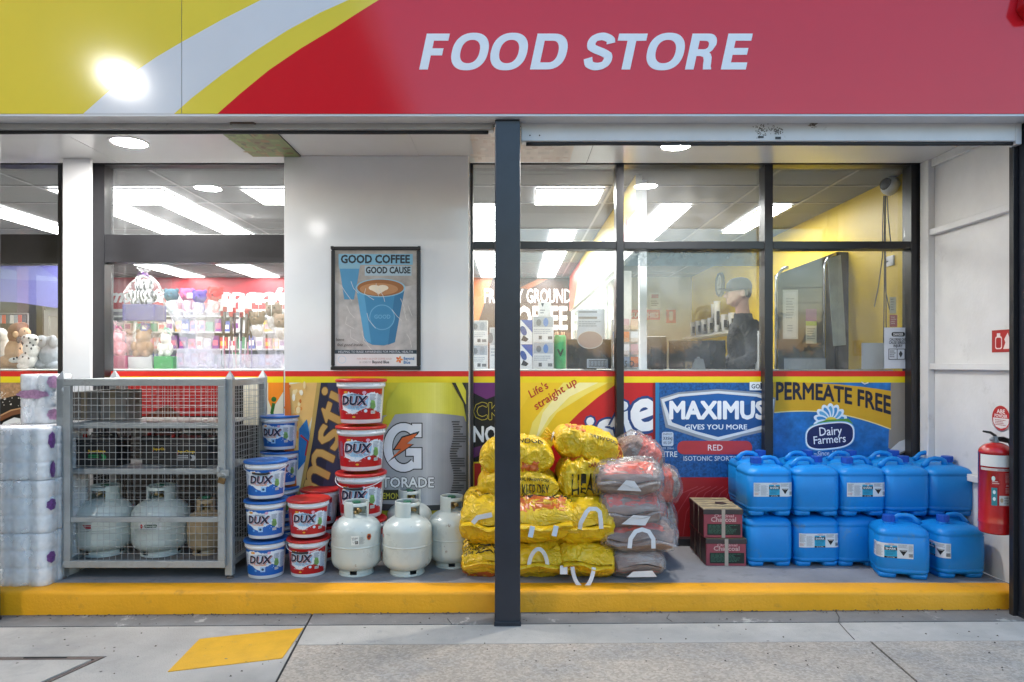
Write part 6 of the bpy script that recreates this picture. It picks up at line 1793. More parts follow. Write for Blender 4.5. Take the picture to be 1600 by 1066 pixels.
F_B = fur('brown_fur', (0.36, 0.2, 0.1, 1)); F_P = fur('pink_fur', (0.72, 0.38, 0.42, 1)); F_K = fur('black_fur', (0.02, 0.02, 0.02, 1))
EYE_M = mat('toy_eye', (0.01, 0.01, 0.01, 1), rough=0.15)
Y0 = 6.35
plush('plush_toy', 'white plush toy cut off at the left edge of the leftmost window', 'plush toy', Y0+0.08, [('body', F_W, [(-2, 540, 14, 26, 0), (4, 525, 10, 12, -0.02), (-2, 565, 16, 14, 0)])])
plush('plush_toy', 'tan plush lion with a brown mane leaning in the leftmost window', 'plush toy', Y0, [
    ('body', F_T, [(22, 550, 13, 20, 0), (14, 566, 16, 12, 0), (3, 573, 9, 5, -0.03), (30, 570, 12, 9, 0), (42, 520, 9, 8, -0.03)]),
    ('mane', F_M, [(29, 517, 15, 13, 0), (24, 524, 11, 12, 0), (34, 510, 9, 7, 0.01), (36, 526, 8, 8, -0.01)]),
    ('ear', F_T, [(33, 523, 4, 5, -0.07)]), ('eye', EYE_M, [(46, 518, 1.2, 1.2, -0.062)])])
dal = plush('plush_toy', 'white plush dog with black spots in the leftmost window', 'plush toy', Y0-0.05, [
    ('body', F_W, [(50, 545, 13, 15, 0), (44, 563, 14, 13, 0), (26, 563, 9, 4.5, -0.03), (48, 530, 14, 8, -0.01), (58, 533, 7, 7, -0.03), (40, 572, 10, 6, -0.03)]),
    ('ear', F_K, [(38, 532, 3.5, 5, -0.07)]), ('nose', EYE_M, [(63, 531, 2, 2, -0.06)])])
rr = random.Random(12)
sp = MB(); S_ = FPX/(Y0-0.05)
for (px, py) in ((46, 527), (53, 529), (44, 537), (50, 541), (57, 545), (40, 545), (48, 552), (34, 559), (29, 561), (55, 536), (60, 540), (43, 558), (52, 560)):
    sp.ell((PX(px, Y0-0.05)-dal.location.x, -0.068 if py < 556 else -0.06, PZ(py, Y0-0.05)-dal.location.z), (0.009, 0.006, 0.011), F_K, 8, 5)
tag(sp.build('spots', dal), kind='stuff')
plush('plush_toy', 'grey plush elephant at the right of the leftmost window', 'plush toy', Y0, [
    ('body', F_G, [(78, 555, 15, 20, 0), (80, 537, 11, 12, 0), (68, 570, 12, 9, -0.02), (84, 572, 12, 8, -0.02), (62, 545, 4, 14, -0.04)]),
    ('ear', F_G, [(70, 534, 9, 10, -0.04), (87, 534, 7, 10, -0.04)]), ('eye', EYE_M, [(74, 532, 1.3, 1.3, -0.085)])])
CEL = film('cellophane', haze=0.03, gloss=0.02, rough=0.06, bump=1.0, bs=26)
CELP = film('pink_cellophane', tint=(1, 0.85, 0.87), haze=0.1, gloss=0.03, rough=0.08, bump=1.0, bs=26, hcol=(0.9, 0.6, 0.64))
def gift(label, px, w, y0, y1, ybase, Y, bmat, fm, ctype, tie, group, boxname='gift_box'):
    """gift: box base + toy + gathered cellophane"""
    S = FPX/Y; x = PX(px, Y); zb = PZ(ybase, Y)
    t = thing('wrapped_gift', label, 'wrapped gift', (x, Y, zb), 0, group)
    hb = (ybase-y1)/S; W_ = w/S/2; H_ = (ybase-y0)/S
    bx('gift_box', -W_, W_, -W_*0.7, W_*0.7, 0, hb, bmat, t, 0.004)
    b = MB(); h2 = H_-hb
    b.ell((0, 0, hb+h2*0.25), (W_*0.72, W_*0.6, h2*0.26), fm, 14, 9); b.ell((0, -0.01, hb+h2*0.56), (W_*0.56, W_*0.5, h2*0.19), fm, 14, 9)
    for s_ in (-1, 1): b.ell((s_*W_*0.42, 0, hb+h2*0.72), (W_*0.2, W_*0.14, h2*0.08), fm, 10, 6); b.ell((s_*W_*0.6, -W_*0.35, hb+h2*0.3), (W_*0.24, W_*0.2, h2*0.14), fm, 10, 6); b.ell((s_*W_*0.4, -W_*0.4, hb+h2*0.08), (W_*0.26, W_*0.3, h2*0.1), fm, 10, 6)
    b.ell((0, -W_*0.5, hb+h2*0.52), (W_*0.2, W_*0.14, h2*0.07), fm, 10, 6)
    o = b.build('toy', t); rm = o.modifiers.new('join', 'REMESH'); rm.mode = 'VOXEL'; rm.voxel_size = 0.006; rm.use_smooth_shade = True
    n = 40; pr = [(W_*1.03, 0.01), (W_*1.06, hb), (W_*1.0, hb+h2*0.35), (W_*0.85, hb+h2*0.62), (W_*0.4, hb+h2*0.84), (0.012, hb+h2*0.92), (W_*0.3, hb+h2*1.02), (W_*0.5, hb+h2*1.12)]
    vs = []; fs = []
    for i, (r_, z) in enumerate(pr):
        for k in range(n):
            q = 2*PI*k/n; rr_ = r_*(1+0.07*math.sin(q*(7+i % 2)+i)+0.04*math.sin(q*15+i*2)); e = 0.6 if i < 3 else 1.0
            c, s_ = math.cos(q), math.sin(q)
            vs.append((rr_*abs(c)**e*(1 if c > 0 else -1), rr_*0.8*abs(s_)**e*(1 if s_ > 0 else -1), z+0.006*math.sin(q*9+i)))
    for i in range(len(pr)-1):
        for k in range(n): fs.append((i*n+k, i*n+(k+1) % n, (i+1)*n+(k+1) % n, (i+1)*n+k))
    m = MB(); m.add(vs, fs, ctype, True); m.build('wrap', t, fix=False)
    zt = hb+h2*0.92
    r_ = MB(); r_.tube([(0.014*math.cos(k*PI/6), 0.014*math.sin(k*PI/6), zt) for k in range(13)], 0.005, tie, 6)
    for k in range(5): q = k*1.25+0.3; r_.tube([(0, -0.012, zt), (0.035*math.cos(q), -0.025, zt+0.02*math.sin(q)), (0.06*math.cos(q+0.3), -0.02, zt-0.03+0.02*math.sin(q))], 0.006, tie, 5, flat=0.25)
    r_.build('ribbon', t)
    return t
P1 = mat('maroon_card', (0.32, 0.02, 0.09, 1), rough=0.5); G1 = mat('green_card', (0.06, 0.38, 0.1, 1), rough=0.5); W1 = mat('white_card', (0.66, 0.64, 0.66, 1), rough=0.5)
VI = mat('violet_card', (0.06, 0.045, 0.22, 1), rough=0.5, var=0.3, vs=30); VI2 = mat('violet_pattern', (0.2, 0.13, 0.24, 1), rough=0.5, var=0.6, vs=50)
RIBV = mat('violet_ribbon', (0.3, 0.1, 0.45, 1), rough=0.3); RIBG = mat('mint_ribbon', (0.2, 0.6, 0.45, 1), rough=0.3); RIBP = mat('pink_ribbon', (0.75, 0.2, 0.4, 1), rough=0.3)
gift('pink plush in pink cellophane on a maroon box, left in the toy window', 185, 38, 508, 556, 578, 6.35, P1, F_P, CELP, RIBP, None)
gift('brown plush bear in clear wrap on a white box, under the zebra gift', 225, 40, 503, 558, 578, 6.39, W1, F_B, CEL, RIBV, None)
gift('white plush in clear wrap with a mint ribbon on a green box', 260, 29, 510, 557, 578, 6.35, G1, F_W, CEL, RIBG, None)
# zebra gift on a hanging shelf tier above
zs = thing('clear_riser', 'clear acrylic riser shelf holding the zebra gift above the brown bear', 'riser', (PX(227, 6.43), 6.43, ZL))
ACR = film('acrylic', haze=0.06, gloss=0.06, rough=0.03)
hz = PZ(503, 6.43)-ZL
bx('plate', -0.15, 0.15, -0.12, 0.12, hz-0.008, hz, ACR, zs); bx('leg', -0.15, -0.142, -0.12, 0.12, 0, hz-0.009, ACR, zs); bx('leg', 0.142, 0.15, -0.12, 0.12, 0, hz-0.009, ACR, zs)
ZEB = bpy.data.materials.new('zebra_fur'); ZEB.use_nodes = True
nt = ZEB.node_tree; tc = nt.nodes.new('ShaderNodeTexCoord'); wv = nt.nodes.new('ShaderNodeTexWave'); wv.inputs['Scale'].default_value = 9; wv.inputs['Distortion'].default_value = 5
wv.inputs['Detail Scale'].default_value = 1.5
cr_ = nt.nodes.new('ShaderNodeValToRGB'); cr_.color_ramp.elements[0].position = 0.45; cr_.color_ramp.elements[1].position = 0.55; cr_.color_ramp.elements[0].color = (0.02, 0.02, 0.02, 1); cr_.color_ramp.elements[1].color = (0.55, 0.55, 0.55, 1)
nt.links.new(tc.outputs['Object'], wv.inputs['Vector']); nt.links.new(wv.outputs['Color'], cr_.inputs[0]); nt.links.new(cr_.outputs[0], nt.nodes['Principled BSDF'].inputs['Base Color']); nt.nodes['Principled BSDF'].inputs['Roughness'].default_value = 0.9
gift('zebra striped plush in clear wrap with a violet ribbon on a violet box', 226, 50, 424, 477, 502, 6.43, VI, ZEB, CEL, RIBV, None)

# bear tube bouquets in clear bins
TUBE = film('tube_film', tint=(0.95, 0.94, 1.0), haze=0.22, gloss=0.02, rough=0.08, bump=0.4, bs=30, hcol=(0.9, 0.9, 0.95))
def bin_(label, px0, px1, py0, Y):
    t = thing('acrylic_bin', label, 'display bin', (PX((px0+px1)/2, Y), Y, ZL)); w = (px1-px0)/FPX*Y/2; h = PZ(py0, Y)-ZL
    for (a0, a1, b0, b1) in ((-w, w, -0.1, -0.096), (-w, w, 0.096, 0.1), (-w, -w+0.004, -0.0955, 0.0955), (w-0.004, w, -0.0955, 0.0955)): bx('wall', a0, a1, b0, b1, 0, h, TUBE, t)
    return t
bin_('clear acrylic bin holding four plush headed tubes', 284, 338, 545, 6.38)
bin_('clear acrylic bin holding red and black candy sticks', 347, 398, 554, 6.38)
bin_('clear acrylic bin at the right holding brown bear tubes', 401, 444, 554, 6.38)
def toytube(label, px, py, bx_, by_, Y, c, hr=11, tagc=False, dy=0.0, group='plush headed candy tubes', brown=False):
    S = FPX/Y; T = Vector((PX(px, Y), Y+dy, PZ(py, Y))); B = Vector((PX(bx_, Y), Y+dy*0.4, PZ(by_, Y)))
    t = thing('candy_tube', label, 'candy tube', B, 0, group); d = T-B; r = hr/S
    fm = fur('fur_'+c, hx(c))
    b = MB(); b.ell(d, (r, r*0.85, r), fm, 16, 10); b.ell(d+Vector((0, -r*0.7, -r*0.2)), (r*0.42, r*0.35, r*0.34), fm, 10, 6)
    for s_ in (-1, 1): b.ell(d+Vector((s_*r*0.78, 0, r*0.72)), (r*0.34, r*0.2, r*0.34), fm, 10, 6)
    b.ell(d+Vector((0, 0, -r*1.5)), (r*0.8, r*0.7, r*0.95), fm, 12, 8)
    o = b.build('bear_head', t); rm = o.modifiers.new('join', 'REMESH'); rm.mode = 'VOXEL'; rm.voxel_size = 0.005; rm.use_smooth_shade = True
    e = MB()
    for s_ in (-1, 1): e.ell(d+Vector((s_*r*0.35, -r*0.8, r*0.2)), (r*0.09, r*0.09, r*0.09), EYE_M, 8, 5)
    e.ell(d+Vector((0, -r*1.06, -r*0.1)), (r*0.13, r*0.08, r*0.1), EYE_M, 8, 5); tag(e.build('face', t), kind='stuff')
    MB().tube([Vector((0, 0, 0)), d*0.5, d-Vector((0, 0, r*0.9))], [r*0.22, r*0.65, r*1.02], TUBE, 14).build('tube', t)
    if tagc: bx('price_tag', d.x-0.02-r, d.x+0.03-r, -r-0.006, -r-0.004, d.z-0.02, d.z+0.03, ink('dfe4e2'), t)
    return t
toytube('teal bear headed candy tube leaning left', 268, 462, 303, 576, 6.37, '2c5a6c', 11)
toytube('pink bear headed candy tube, second from the left', 291, 461, 307, 576, 6.39, 'd04a86', 11, dy=0.02)
toytube('purple bear headed candy tube, third from the left', 312, 464, 312, 576, 6.35, '5b41a8', 11, True)
toytube('red bear headed candy tube leaning right', 337, 460, 319, 576, 6.38, 'd8281c', 12)
toytube('brown bear headed candy tube at the left of the right hand bin', 402, 498, 412, 576, 6.38, '6e5a4a', 12)
toytube('grey brown bear headed candy tube in the middle of the right hand bin', 426, 484, 424, 576, 6.40, '7c675a', 13, dy=0.03)
toytube('brown bear headed candy tube beside the white panelled wall', 440, 502, 434, 576, 6.36, '80695a', 12)
TAGW = ink('dadfe0')
def stick(px, Y, top, i):
    t = thing('candy_stick', 'red and black candy stick with a white tag, %s from the left in its bin' % ['first', 'second', 'third', 'fourth', 'fifth', 'sixth', 'seventh', 'eighth', 'ninth'][i], 'candy stick', (PX(px, Y), Y, ZL+0.003), 0, 'candy sticks in the clear bin'); h = PZ(top, Y)-ZL
    l = R(random.Random(i).uniform(-4, 4)); t.rotation_euler = (0, l, 0)
    MB().tube([(0, 0, 0), (0, 0, h-0.2)], 0.006, ink(['c8c8d0', 'b06a80', '8a7aa8'][i % 3]), 6).build('stem', t)
    MB().tube([(0, 0, h-0.28), (0, 0, h-0.06)], [0.010, 0.014], ink('2a1c20'), 8).build('sleeve', t)
    MB().lathe([(0.001, h-0.06), (0.018, h-0.055), (0.02, h-0.02), (0.012, h), (0.001, h+0.002)], ink('b02a2c'), 10, close=False).build('top', t)
    bx('tag', -0.025, 0.025, -0.022, -0.020, h-0.01, h+0.1, TAGW, t)
for i, px in enumerate((347, 352, 357, 364, 369, 376, 382, 388, 394)): stick(px, 6.35+0.03*(i % 3), 478+(i*7 % 13), i)
for i, px in enumerate((404, 424, 442)):
    t = thing('swing_tag', 'white swing tag above the brown bear tubes, %s' % ['leftmost', 'in the middle', 'nearest the white wall'][i], 'price tag', (PX(px, 6.33), 6.33, PZ(476, 6.33)), 0, 'white swing tags'); bx('card', -0.03, 0.03, -0.001, 0.001, 0, 0.11, TAGW, t); MB().tube([(0, 0, -0.12), (0, 0, 0)], 0.0015, TAGW, 4).build('string', t)

# ---- back wall: red band with white lettering, shelves of packets
Yk = YB-0.012
a = Art(); a.rect(150, 433.6, 560, 483, 'b3202c'); a.rect(262, 433.6, 262.6, 483, '8c1620')
a.text('farms', 140, 472, 205, 20, 'eeeef2', bold=0.04, shear=0.35); a.text('&co', 232, 472, 300, 20, 'eeeef2', bold=0.04, shear=0.35); a.text('spack', 338, 472, 452, 21, 'eeeef2', bold=0.04, shear=0.35)
decal('wall_sign', 'red sign band with white italic lettering along the back wall of the left shop', 'sign', Yk, a)
SHM = mat('white_shelf', (0.6, 0.6, 0.6, 1), rough=0.4)
sh = thing('wall_shelves', 'white wall shelves full of packets at the back of the left shop', 'shelves', (PX(300, 11.4), 11.35, ZS-0.01))
w = 2.6
bx('back', -w, w, 0.2, 0.22, 0, 2.25, mat('shelf_back', (0.1, 0.1, 0.11, 1)), sh)
lev = [1.35, 1.62, 1.90, 2.16]
for z in lev: bx('shelf', -w, w, -0.15, 0.199, z-0.02, z, SHM, sh)
for x in (-w, -w/3, w/3, w-0.02): bx('upright', x, x+0.02, -0.15, 0.199, 0, 2.25, SHM, sh)
rr = random.Random(21)
pal = ['c23a4a', 'd86a86', 'e4b03a', 'e8e4dc', '4a5aa8', 'd04a2c', 'b8b8c0', '7a3a8a', 'e39ab0', 'd8d0d4', '3a8a6a']
PKM = {}
CN = dict(zip(pal, ['crimson', 'pink', 'mustard yellow', 'cream', 'blue', 'orange red', 'silver grey', 'purple', 'pale pink', 'off white', 'green']))
for c in pal:
    m_ = MB(); m_.box(-0.06, 0.06, -0.03, 0.03, 0, 0.2, ink(c)); m_.box(-0.045, 0.045, -0.0312, -0.0305, 0.05, 0.13, ink(pal[(pal.index(c)*3+2) % len(pal)])); PKM[c] = m_.mesh('packet')
for li, z in enumerate(lev[:-1]):
    x = -w+0.1
    while x < w-0.1:
        c = rr.choice(pal); o = bpy.data.objects.new('packet', PKM[c]); s_ = rr.uniform(0.8, 1.15)
        o.location = (sh.location.x+x, 11.28, ZS-0.01+z); o.scale = (s_, 1, rr.uniform(0.8, 1.1)); link(o)
        tag(o, '%s packet on the %s back wall shelf of the left shop' % (CN[c], ['lower', 'middle', 'upper'][li]), 'packet', '%s packets on the %s back wall shelf' % (CN[c], ['lower', 'middle', 'upper'][li])); x += 0.135*s_+rr.uniform(0, 0.02)
# violet lit board and doorway behind the leftmost window
a = Art(); a.poly([(-160, 415), (92, 415), (92, 482), (30, 473), (-160, 462)], '7a7ac8'); a.poly([(-160, 415), (60, 415), (92, 436), (92, 440), (-160, 428)], '8a8fd0')
decal('wall_board', 'violet blue board high behind the leftmost window', 'board', 8.0, a)
dw = thing('doorway', 'white framed door behind the leftmost window', 'door', (PX(86, 9.0), 9.0, ZS-0.01)); h_ = PZ(484, 9.0)-ZS
bx('jamb', PX(72, 9)-dw.location.x, PX(79, 9)-dw.location.x, -0.04, 0.04, 0, h_, SHM, dw); bx('lintel', PX(79.1, 9)-dw.location.x, 0.5, -0.04, 0.04, h_-0.08, h_, SHM, dw); bx('leaf', PX(79.2, 9)-dw.location.x, 0.5, -0.01, 0.03, 0, h_-0.081, INW, dw)
pt_ = thing('partition', 'dark partition wall behind the stuffed animals of the leftmost window', 'partition', (PX(20, 9.2), 9.2, ZS-0.01)); bx('panel', -2.6, 0.42, -0.03, 0.03, 0, PZ(466, 9.2)-ZS, DKL, pt_)
rk = thing('hook_rack', 'wire hook rack with small carded goods behind the plush lion', 'rack', (PX(20, 8.2), 8.2, PZ(560, 8.2))); h_ = PZ(490, 8.2)-PZ(560, 8.2)
for s_ in (-0.42, 0.18): MB().tube([(s_, 0, -1.2), (s_, 0, h_)], 0.01, GALV, 6).build('upright', rk)
for z in (0.1, h_*0.55, h_): MB().tube([(-0.42, 0, z), (0.18, 0, z)], 0.008, GALV, 6).build('crossbar', rk)
for i in range(12):
    c = ['dcdcdc', '9aa4b0', 'd84a2c', '4a5a6a'][i % 4]
    o = bx('carded_goods', -0.02, 0.02, -0.004, 0.004, -0.1, 0.0, ink(c)); o.location = (rk.location.x-0.38+0.048*i, 8.18, rk.location.z+h_-0.02-0.0)
    tag(o, 'small %s carded item hanging on the hook rack behind the plush lion' % ['pale', 'grey blue', 'orange red', 'dark slate'][i % 4], 'carded goods', '%s carded goods on the hook rack' % ['pale', 'grey blue', 'orange red', 'dark slate'][i % 4])

# ---- coffee wall, middle
a = Art(); a.rect(730, 433.6, 893, 600, '3a221c'); a.poly([(730, 433.6), (770, 433.6), (758, 470), (742, 520), (730, 540)], 'b5683c'); a.poly([(812, 450), (840, 436), (856, 436), (826, 452)], '8a5230')
a.rect(738, 520, 893, 600, '5b382c')
a.text('FRESHLY GROUND', 757, 473, 892, 21, 'ece8e4', bold=0.02); a.text('COFFEE', 788, 514, 886, 34, 'ece8e4', bold=0.04)
decal('wall_sign', 'dark brown coffee sign on the back wall reading FRESHLY GROUND COFFEE', 'sign', Yk, a)
cf = thing('white_cabinet', 'tall white cabinet beside the coffee sign at the back', 'cabinet', (PX(905, 11.2), 11.2, ZS-0.01)); bx('carcass', PX(894, 11.2)-cf.location.x, PX(925, 11.2)-cf.location.x, -0.2, 0.2, 0, PZ(470, 11.2)-ZS, INW, cf); bx('door', PX(896, 11)-cf.location.x, PX(921, 11)-cf.location.x, -0.215, -0.201, 0.1, PZ(474, 11)-ZS, SHM, cf)
# yellow and red bulkhead over the service counter
bk = thing('bulkhead', 'yellow and white bulkhead with red lettering running back over the counter', 'bulkhead', (0.97, 8.4, EYE+0.9)); H_ = 1.485-0.9
bx('core', 0.0, 0.05, -3.05, 3.1, 0, H_, INW, bk)
a = Art(); a.rect(-3.05, -H_, 3.1, 0, 'e3e1dc'); a.rect(-3.05, -H_, 3.1, -H_*0.52, 'e0bc22'); a.poly([(1.2, -H_), (3.1, -H_), (3.1, 0), (2.2, 0)], 'd8452c'); a.poly([(0.9, -H_*0.52), (1.6, -H_*0.52), (2.3, 0), (1.6, 0)], 'e9d9a0')
a.text('NIW', -2.72, -0.13, -1.9, 0.24, 'b32a34', bold=0.03, shear=0.3, mirror=False); a.text('open', -1.5, -0.32, -0.4, 0.16, '3a4a9a', bold=0.03)
a.build('graphic', lambda u, v, h: (-0.0006-h, -u*1.0 if False else u, -v), bk, step=0.0004)
wp_ = thing('white_post', 'square white post inside the third window bay', 'post', (PX(1004, 5.5), 5.5, ZS-0.01)); bx('shaft', -0.03, 0.03, -0.03, 0.03, 0, ZI-ZS, mat('white_trim', (0.7, 0.71, 0.74, 1), rough=0.35), wp_, 0.003)
# service shelves under the bulkhead (cigarette style cabinet, plain)
cb = thing('service_cabinet', 'pale overhead cabinet with small glass doors under the bulkhead', 'cabinet', (1.0, 8.8, ZS-0.01))
bx('carcass', 0.0, 0.12, -2.4, 2.7, 1.0, EYE+0.89-ZS, INW, cb)
for i in range(8):
    y = -2.35+i*0.63; bx('glass_door', -0.012, -0.002, y, y+0.58, 1.45, EYE+0.85-ZS, mat('cabinet_glass', ['a8b8b4', 'c8c0a8', '98a8b0'][i % 3], rough=0.1), cb)

# ---- things on the ledge, second bay
def pbox(label, px0, px1, py0, py1, Y, d, art, group=None, m=None, name='product_box', cat='product box'):
    x0, x1 = PX(px0, Y), PX(px1, Y); z0, z1 = PZ(py1, Y), PZ(py0, Y)
    t = thing(name, label, cat, ((x0+x1)/2, Y+d/2, z0), 0, group); w = (x1-x0)/2
    bx('box', -w, w, -d/2, d/2, 0, z1-z0-0.001, m or W1, t, 0.002)
    if art:
        a = Art(); art(a); L = t.location
        a.build('print', lambda u, v, h: (PX(u, Y)-L.x, -d/2-0.0006-h, PZ(v, Y)-L.z), t, step=0.0003)
    return t
def art_blue(x0, y0, x1, y1):
    def f(a):
        a.rect(x0, y0, x1, y1, 'dfe3ea'); a.poly([(x0+2, y0), (x1, y0), (x1, y0+20)], '3c5cb0')
        a.ell(x0+6, y0+17, 4.5, 8, '2b4c98', 16, rot=-0.4); a.poly([(x0+6, y0+24), (x0+14, y0+30), (x0+10, y0+34), (x0+2, y0+32)], '2a2e3c')
    return f
def art_w(x0, y0, x1, y1, c='5b7fc0'):
    def f(a):
        a.rect(x0, y0, x1, y1, 'd7dbe2'); hh = (y1-y0)
        a.rect(x0+1, y0+1, x1-1, y0+hh*0.42, 'a3acb8'); a.ell((x0+x1)/2+4, y0+hh*0.24, 4, hh*0.17, c, 14); a.ell((x0+x1)/2-7, y0+hh*0.25, 4, hh*0.13, '6c7480', 14)
        a.lines(x0+2, y0+hh*0.5, x1-3, y0+hh*0.72, 3, '9aa4b4', 4); a.rect(x0+9, y0+hh*0.76, x0+14, y0+hh*0.9, '4a4f58'); a.rect(x1-9, y0+hh*0.78, x1-2, y0+hh*0.9, '6a6f78')
    return f
Yl = 6.15
pbox('white gadget box left of the middle post, upper one', 737, 762, 501, 538.5, Yl, 0.1, art_w(737, 501, 762, 538.5, '8a94a4'))
pbox('white gadget box left of the middle post, lower one', 737, 762, 539, 577, Yl, 0.1, art_w(737, 539, 762, 577, '8a94a4'))
pbox('narrow white gadget box half hidden by the middle post', 765, 782, 512, 577, Yl+0.05, 0.1, art_w(765, 512, 782, 577))
pbox('blue cornered gadget box right of the middle post, upper one', 812, 832, 500, 538, Yl, 0.12, art_blue(812, 500, 832, 538))
pbox('blue cornered gadget box right of the middle post, lower one', 812, 832, 538.5, 577, Yl, 0.12, art_blue(812, 538.5, 832, 577))
pbox('white gadget box with a blue bottle picture, upper of the pair', 832.6, 865, 494, 534.5, Yl, 0.12, art_w(832.6, 494, 865, 534.5))
pbox('white gadget box with a blue bottle picture, lower of the pair', 832.6, 865, 535, 577, Yl, 0.12, art_w(832.6, 535, 865, 577))
pbox('small white box on top of the gadget boxes', 841, 861, 472, 493.5, Yl, 0.08, lambda a: (a.rect(841, 472, 861, 493.5, 'dde0e6'), a.lines(844, 484, 852, 492, 2, '8a8f9a', 3), a.poly([(845, 474), (850, 474), (848, 480)], '4a5568')))
gc = thing('energy_drink_can', 'tall green drink can shaped display with a dark V', 'display can', (PX(875, 6.22), 6.22, ZL)); rg = 9.5/FPX*6.22; hg = PZ(524, 6.22)-ZL
MB().lathe([(rg*0.9, 0), (rg, 0.01), (rg, hg-0.02), (rg*0.88, hg)], mat('green_can', (0.03, 0.30, 0.10, 1), rough=0.3, var=0.3, vs=14), 28).build('can', gc)
a = Art(); a.text('V', -26, 60, 26, 56, '1c2a20', bold=0.06); a.build('letter', lambda u, v, h: ((rg+0.001+h)*math.sin(u/1000.0/rg), -(rg+0.001+h)*math.cos(u/1000.0/rg), hg*0.42-v/1000.0+0.05), gc, cuts=[[i*6-30 for i in range(11)]])
for i in range(6):
    q = i; MB().tube([(rg*0.6*math.cos(q), rg*0.6*math.sin(q), hg-0.05), (rg*0.7*math.cos(q), rg*0.7*math.sin(q), hg+0.03)], 0.006, ink(['c9a07c', 'd8b090', 'a87a5c'][i % 3]), 6).build('snack_stick', gc)
def sheet(label, px0, px1, py0, py1, Y, col, art=None, name='paper_sheet', cat='paper'):
    a = Art(); a.rect(px0, py0, px1, py1, col)
    if art: art(a)
    return decal(name, label, cat, Y, a)
YI = 5.165
sheet('white printed notice taped inside the second window bay', 902, 945, 483, 530, YI, 'd6d8e2', lambda a: (a.rect(904, 486, 933, 489, '7c7f8a'), a.rect(904, 495, 933, 498.5, '8c8080'), a.lines(904, 502, 942, 512, 3, '9aa0ae', 3)))
a = Art(); a.ell(922, 531, 20, 14, 'e0dcd8', 36); a.ell(922, 531, 19, 13, 'b39a94', 36); decal('oval_sticker', 'pinkish oval sticker inside the second window bay', 'sticker', YI-0.003, a)
sheet('small barcode label near the bottom of the second window bay', 917, 950, 561, 575, YI, 'b9bcc4', lambda a: (a.rect(920, 563, 947, 573, '20242a'), [a.rect(921+k*2.2, 564, 922.2+k*2.2, 572, 'b9bcc4', same=(k > 0)) for k in range(12)]))
def monitor(label, px0, px1, py0, py1, Y, foot=True):
    x0, x1 = PX(px0, Y), PX(px1, Y); z0, z1 = PZ(py1, Y), PZ(py0, Y); t = thing('monitor', label, 'monitor', ((x0+x1)/2, Y, ZL)); w = (x1-x0)/2
    bx('case', -w, w, 0, 0.03, max(0.004, z0-ZL), z1-ZL, mat('monitor_black', (0.014, 0.013, 0.016, 1), rough=0.2), t, 0.004); bx('screen_back', -w*0.45, w*0.45, -0.006, -0.0005, max(0.02, z0-ZL+0.02), (z1-ZL)*0.7, mat('monitor_back', (0.03, 0.028, 0.034, 1), rough=0.25), t, 0.003)
    bx('foot', -0.05, 0.05, -0.05, 0.06, 0, 0.004, mat('monitor_black', 0), t)
    return t
monitor('black monitor back behind the second window bay', 886, 956, 530, 577, 5.45)
monitor('wide black monitor back behind the third window bay', 1046, 1134, 532, 577, 5.45)
monitor('small black monitor back beside the white interior post', 1008, 1042, 526, 577, 5.50)
pk2 = thing('card_machine_stand', 'grey tapered terminal stand in front of the wide black monitor', 'terminal stand', (PX(1092, 5.38), 5.38, ZL)); MB().add([(-0.055, 0, 0), (0.055, 0, 0), (0.035, 0, 0.085), (-0.025, 0, 0.085), (-0.055, 0.03, 0), (0.055, 0.03, 0), (0.035, 0.03, 0.085), (-0.025, 0.03, 0.085)], [(0, 1, 2, 3), (7, 6, 5, 4), (0, 4, 5, 1), (1, 5, 6, 2), (2, 6, 7, 3), (3, 7, 4, 0)], mat('grey_plastic', (0.2, 0.21, 0.22, 1), rough=0.4)).build('body', pk2, 0.003)
MB().tube([(0, 0.015, 0.085), (0, 0.015, 0.1)], 0.012, mat('grey_plastic', 0), 8).build('stem', pk2)
# card rack beside the mullion
cr2 = thing('card_rack', 'white rack of small gift cards behind the second mullion', 'card rack', (PX(972, 5.4), 5.4, ZL)); hr_ = PZ(500, 5.4)-ZL
bx('back', -0.08, 0.14, 0.03, 0.04, 0, hr_, SHM, cr2)
for i in range(3):
    for j in range(4):
        c = ['dfe0e4', 'c9a0a8', 'd0743c', 'e4e4e8', '8a94a8', 'e0b8a0'][(i*4+j*5) % 6]; bx('card', -0.072+i*0.07, -0.012+i*0.07, 0.0, 0.004, 0.02+j*0.1, 0.1+j*0.1, ink(c), cr2)
        bx('pocket', -0.074+i*0.07, -0.01+i*0.07, -0.003, -0.001, 0.015+j*0.1, 0.05+j*0.1, ACR, cr2)
a = Art(); a.text('S D', 976, 573, 991, 9, '2a2a2e', bold=0.03); decal('small_lettering', 'small black letters S D on a card low beside the second mullion', 'label', 5.36, a)
sheet('red and white scratch card sign on the back wall behind the white post', 975, 1031, 484, 500, Yk, 'c8373c', lambda a: a.text('SCRATCHIES', 977, 496, 1029, 7, 'f0dede', bold=0.03), 'wall_sign', 'sign')
sheet('pale framed notice on the back wall above the scratch card sign', 1013, 1034, 456, 484, Yk, 'cfcfcf', lambda a: (a.rect(1015, 458, 1032, 482, 'e2e2e0'), a.rect(1018, 460, 1029, 466, 'b04a54'), a.lines(1017, 470, 1030, 480, 3, '9a9a9a', 2)), 'wall_sign', 'notice')
sheet('red fire extinguisher sign on the pale back wall', 1041, 1056, 484, 505, Yk, 'c9473f', lambda a: a.rrect(1045.5, 487, 1051.5, 501, 2, 'ecd6d2'), 'fire_sign', 'sign')
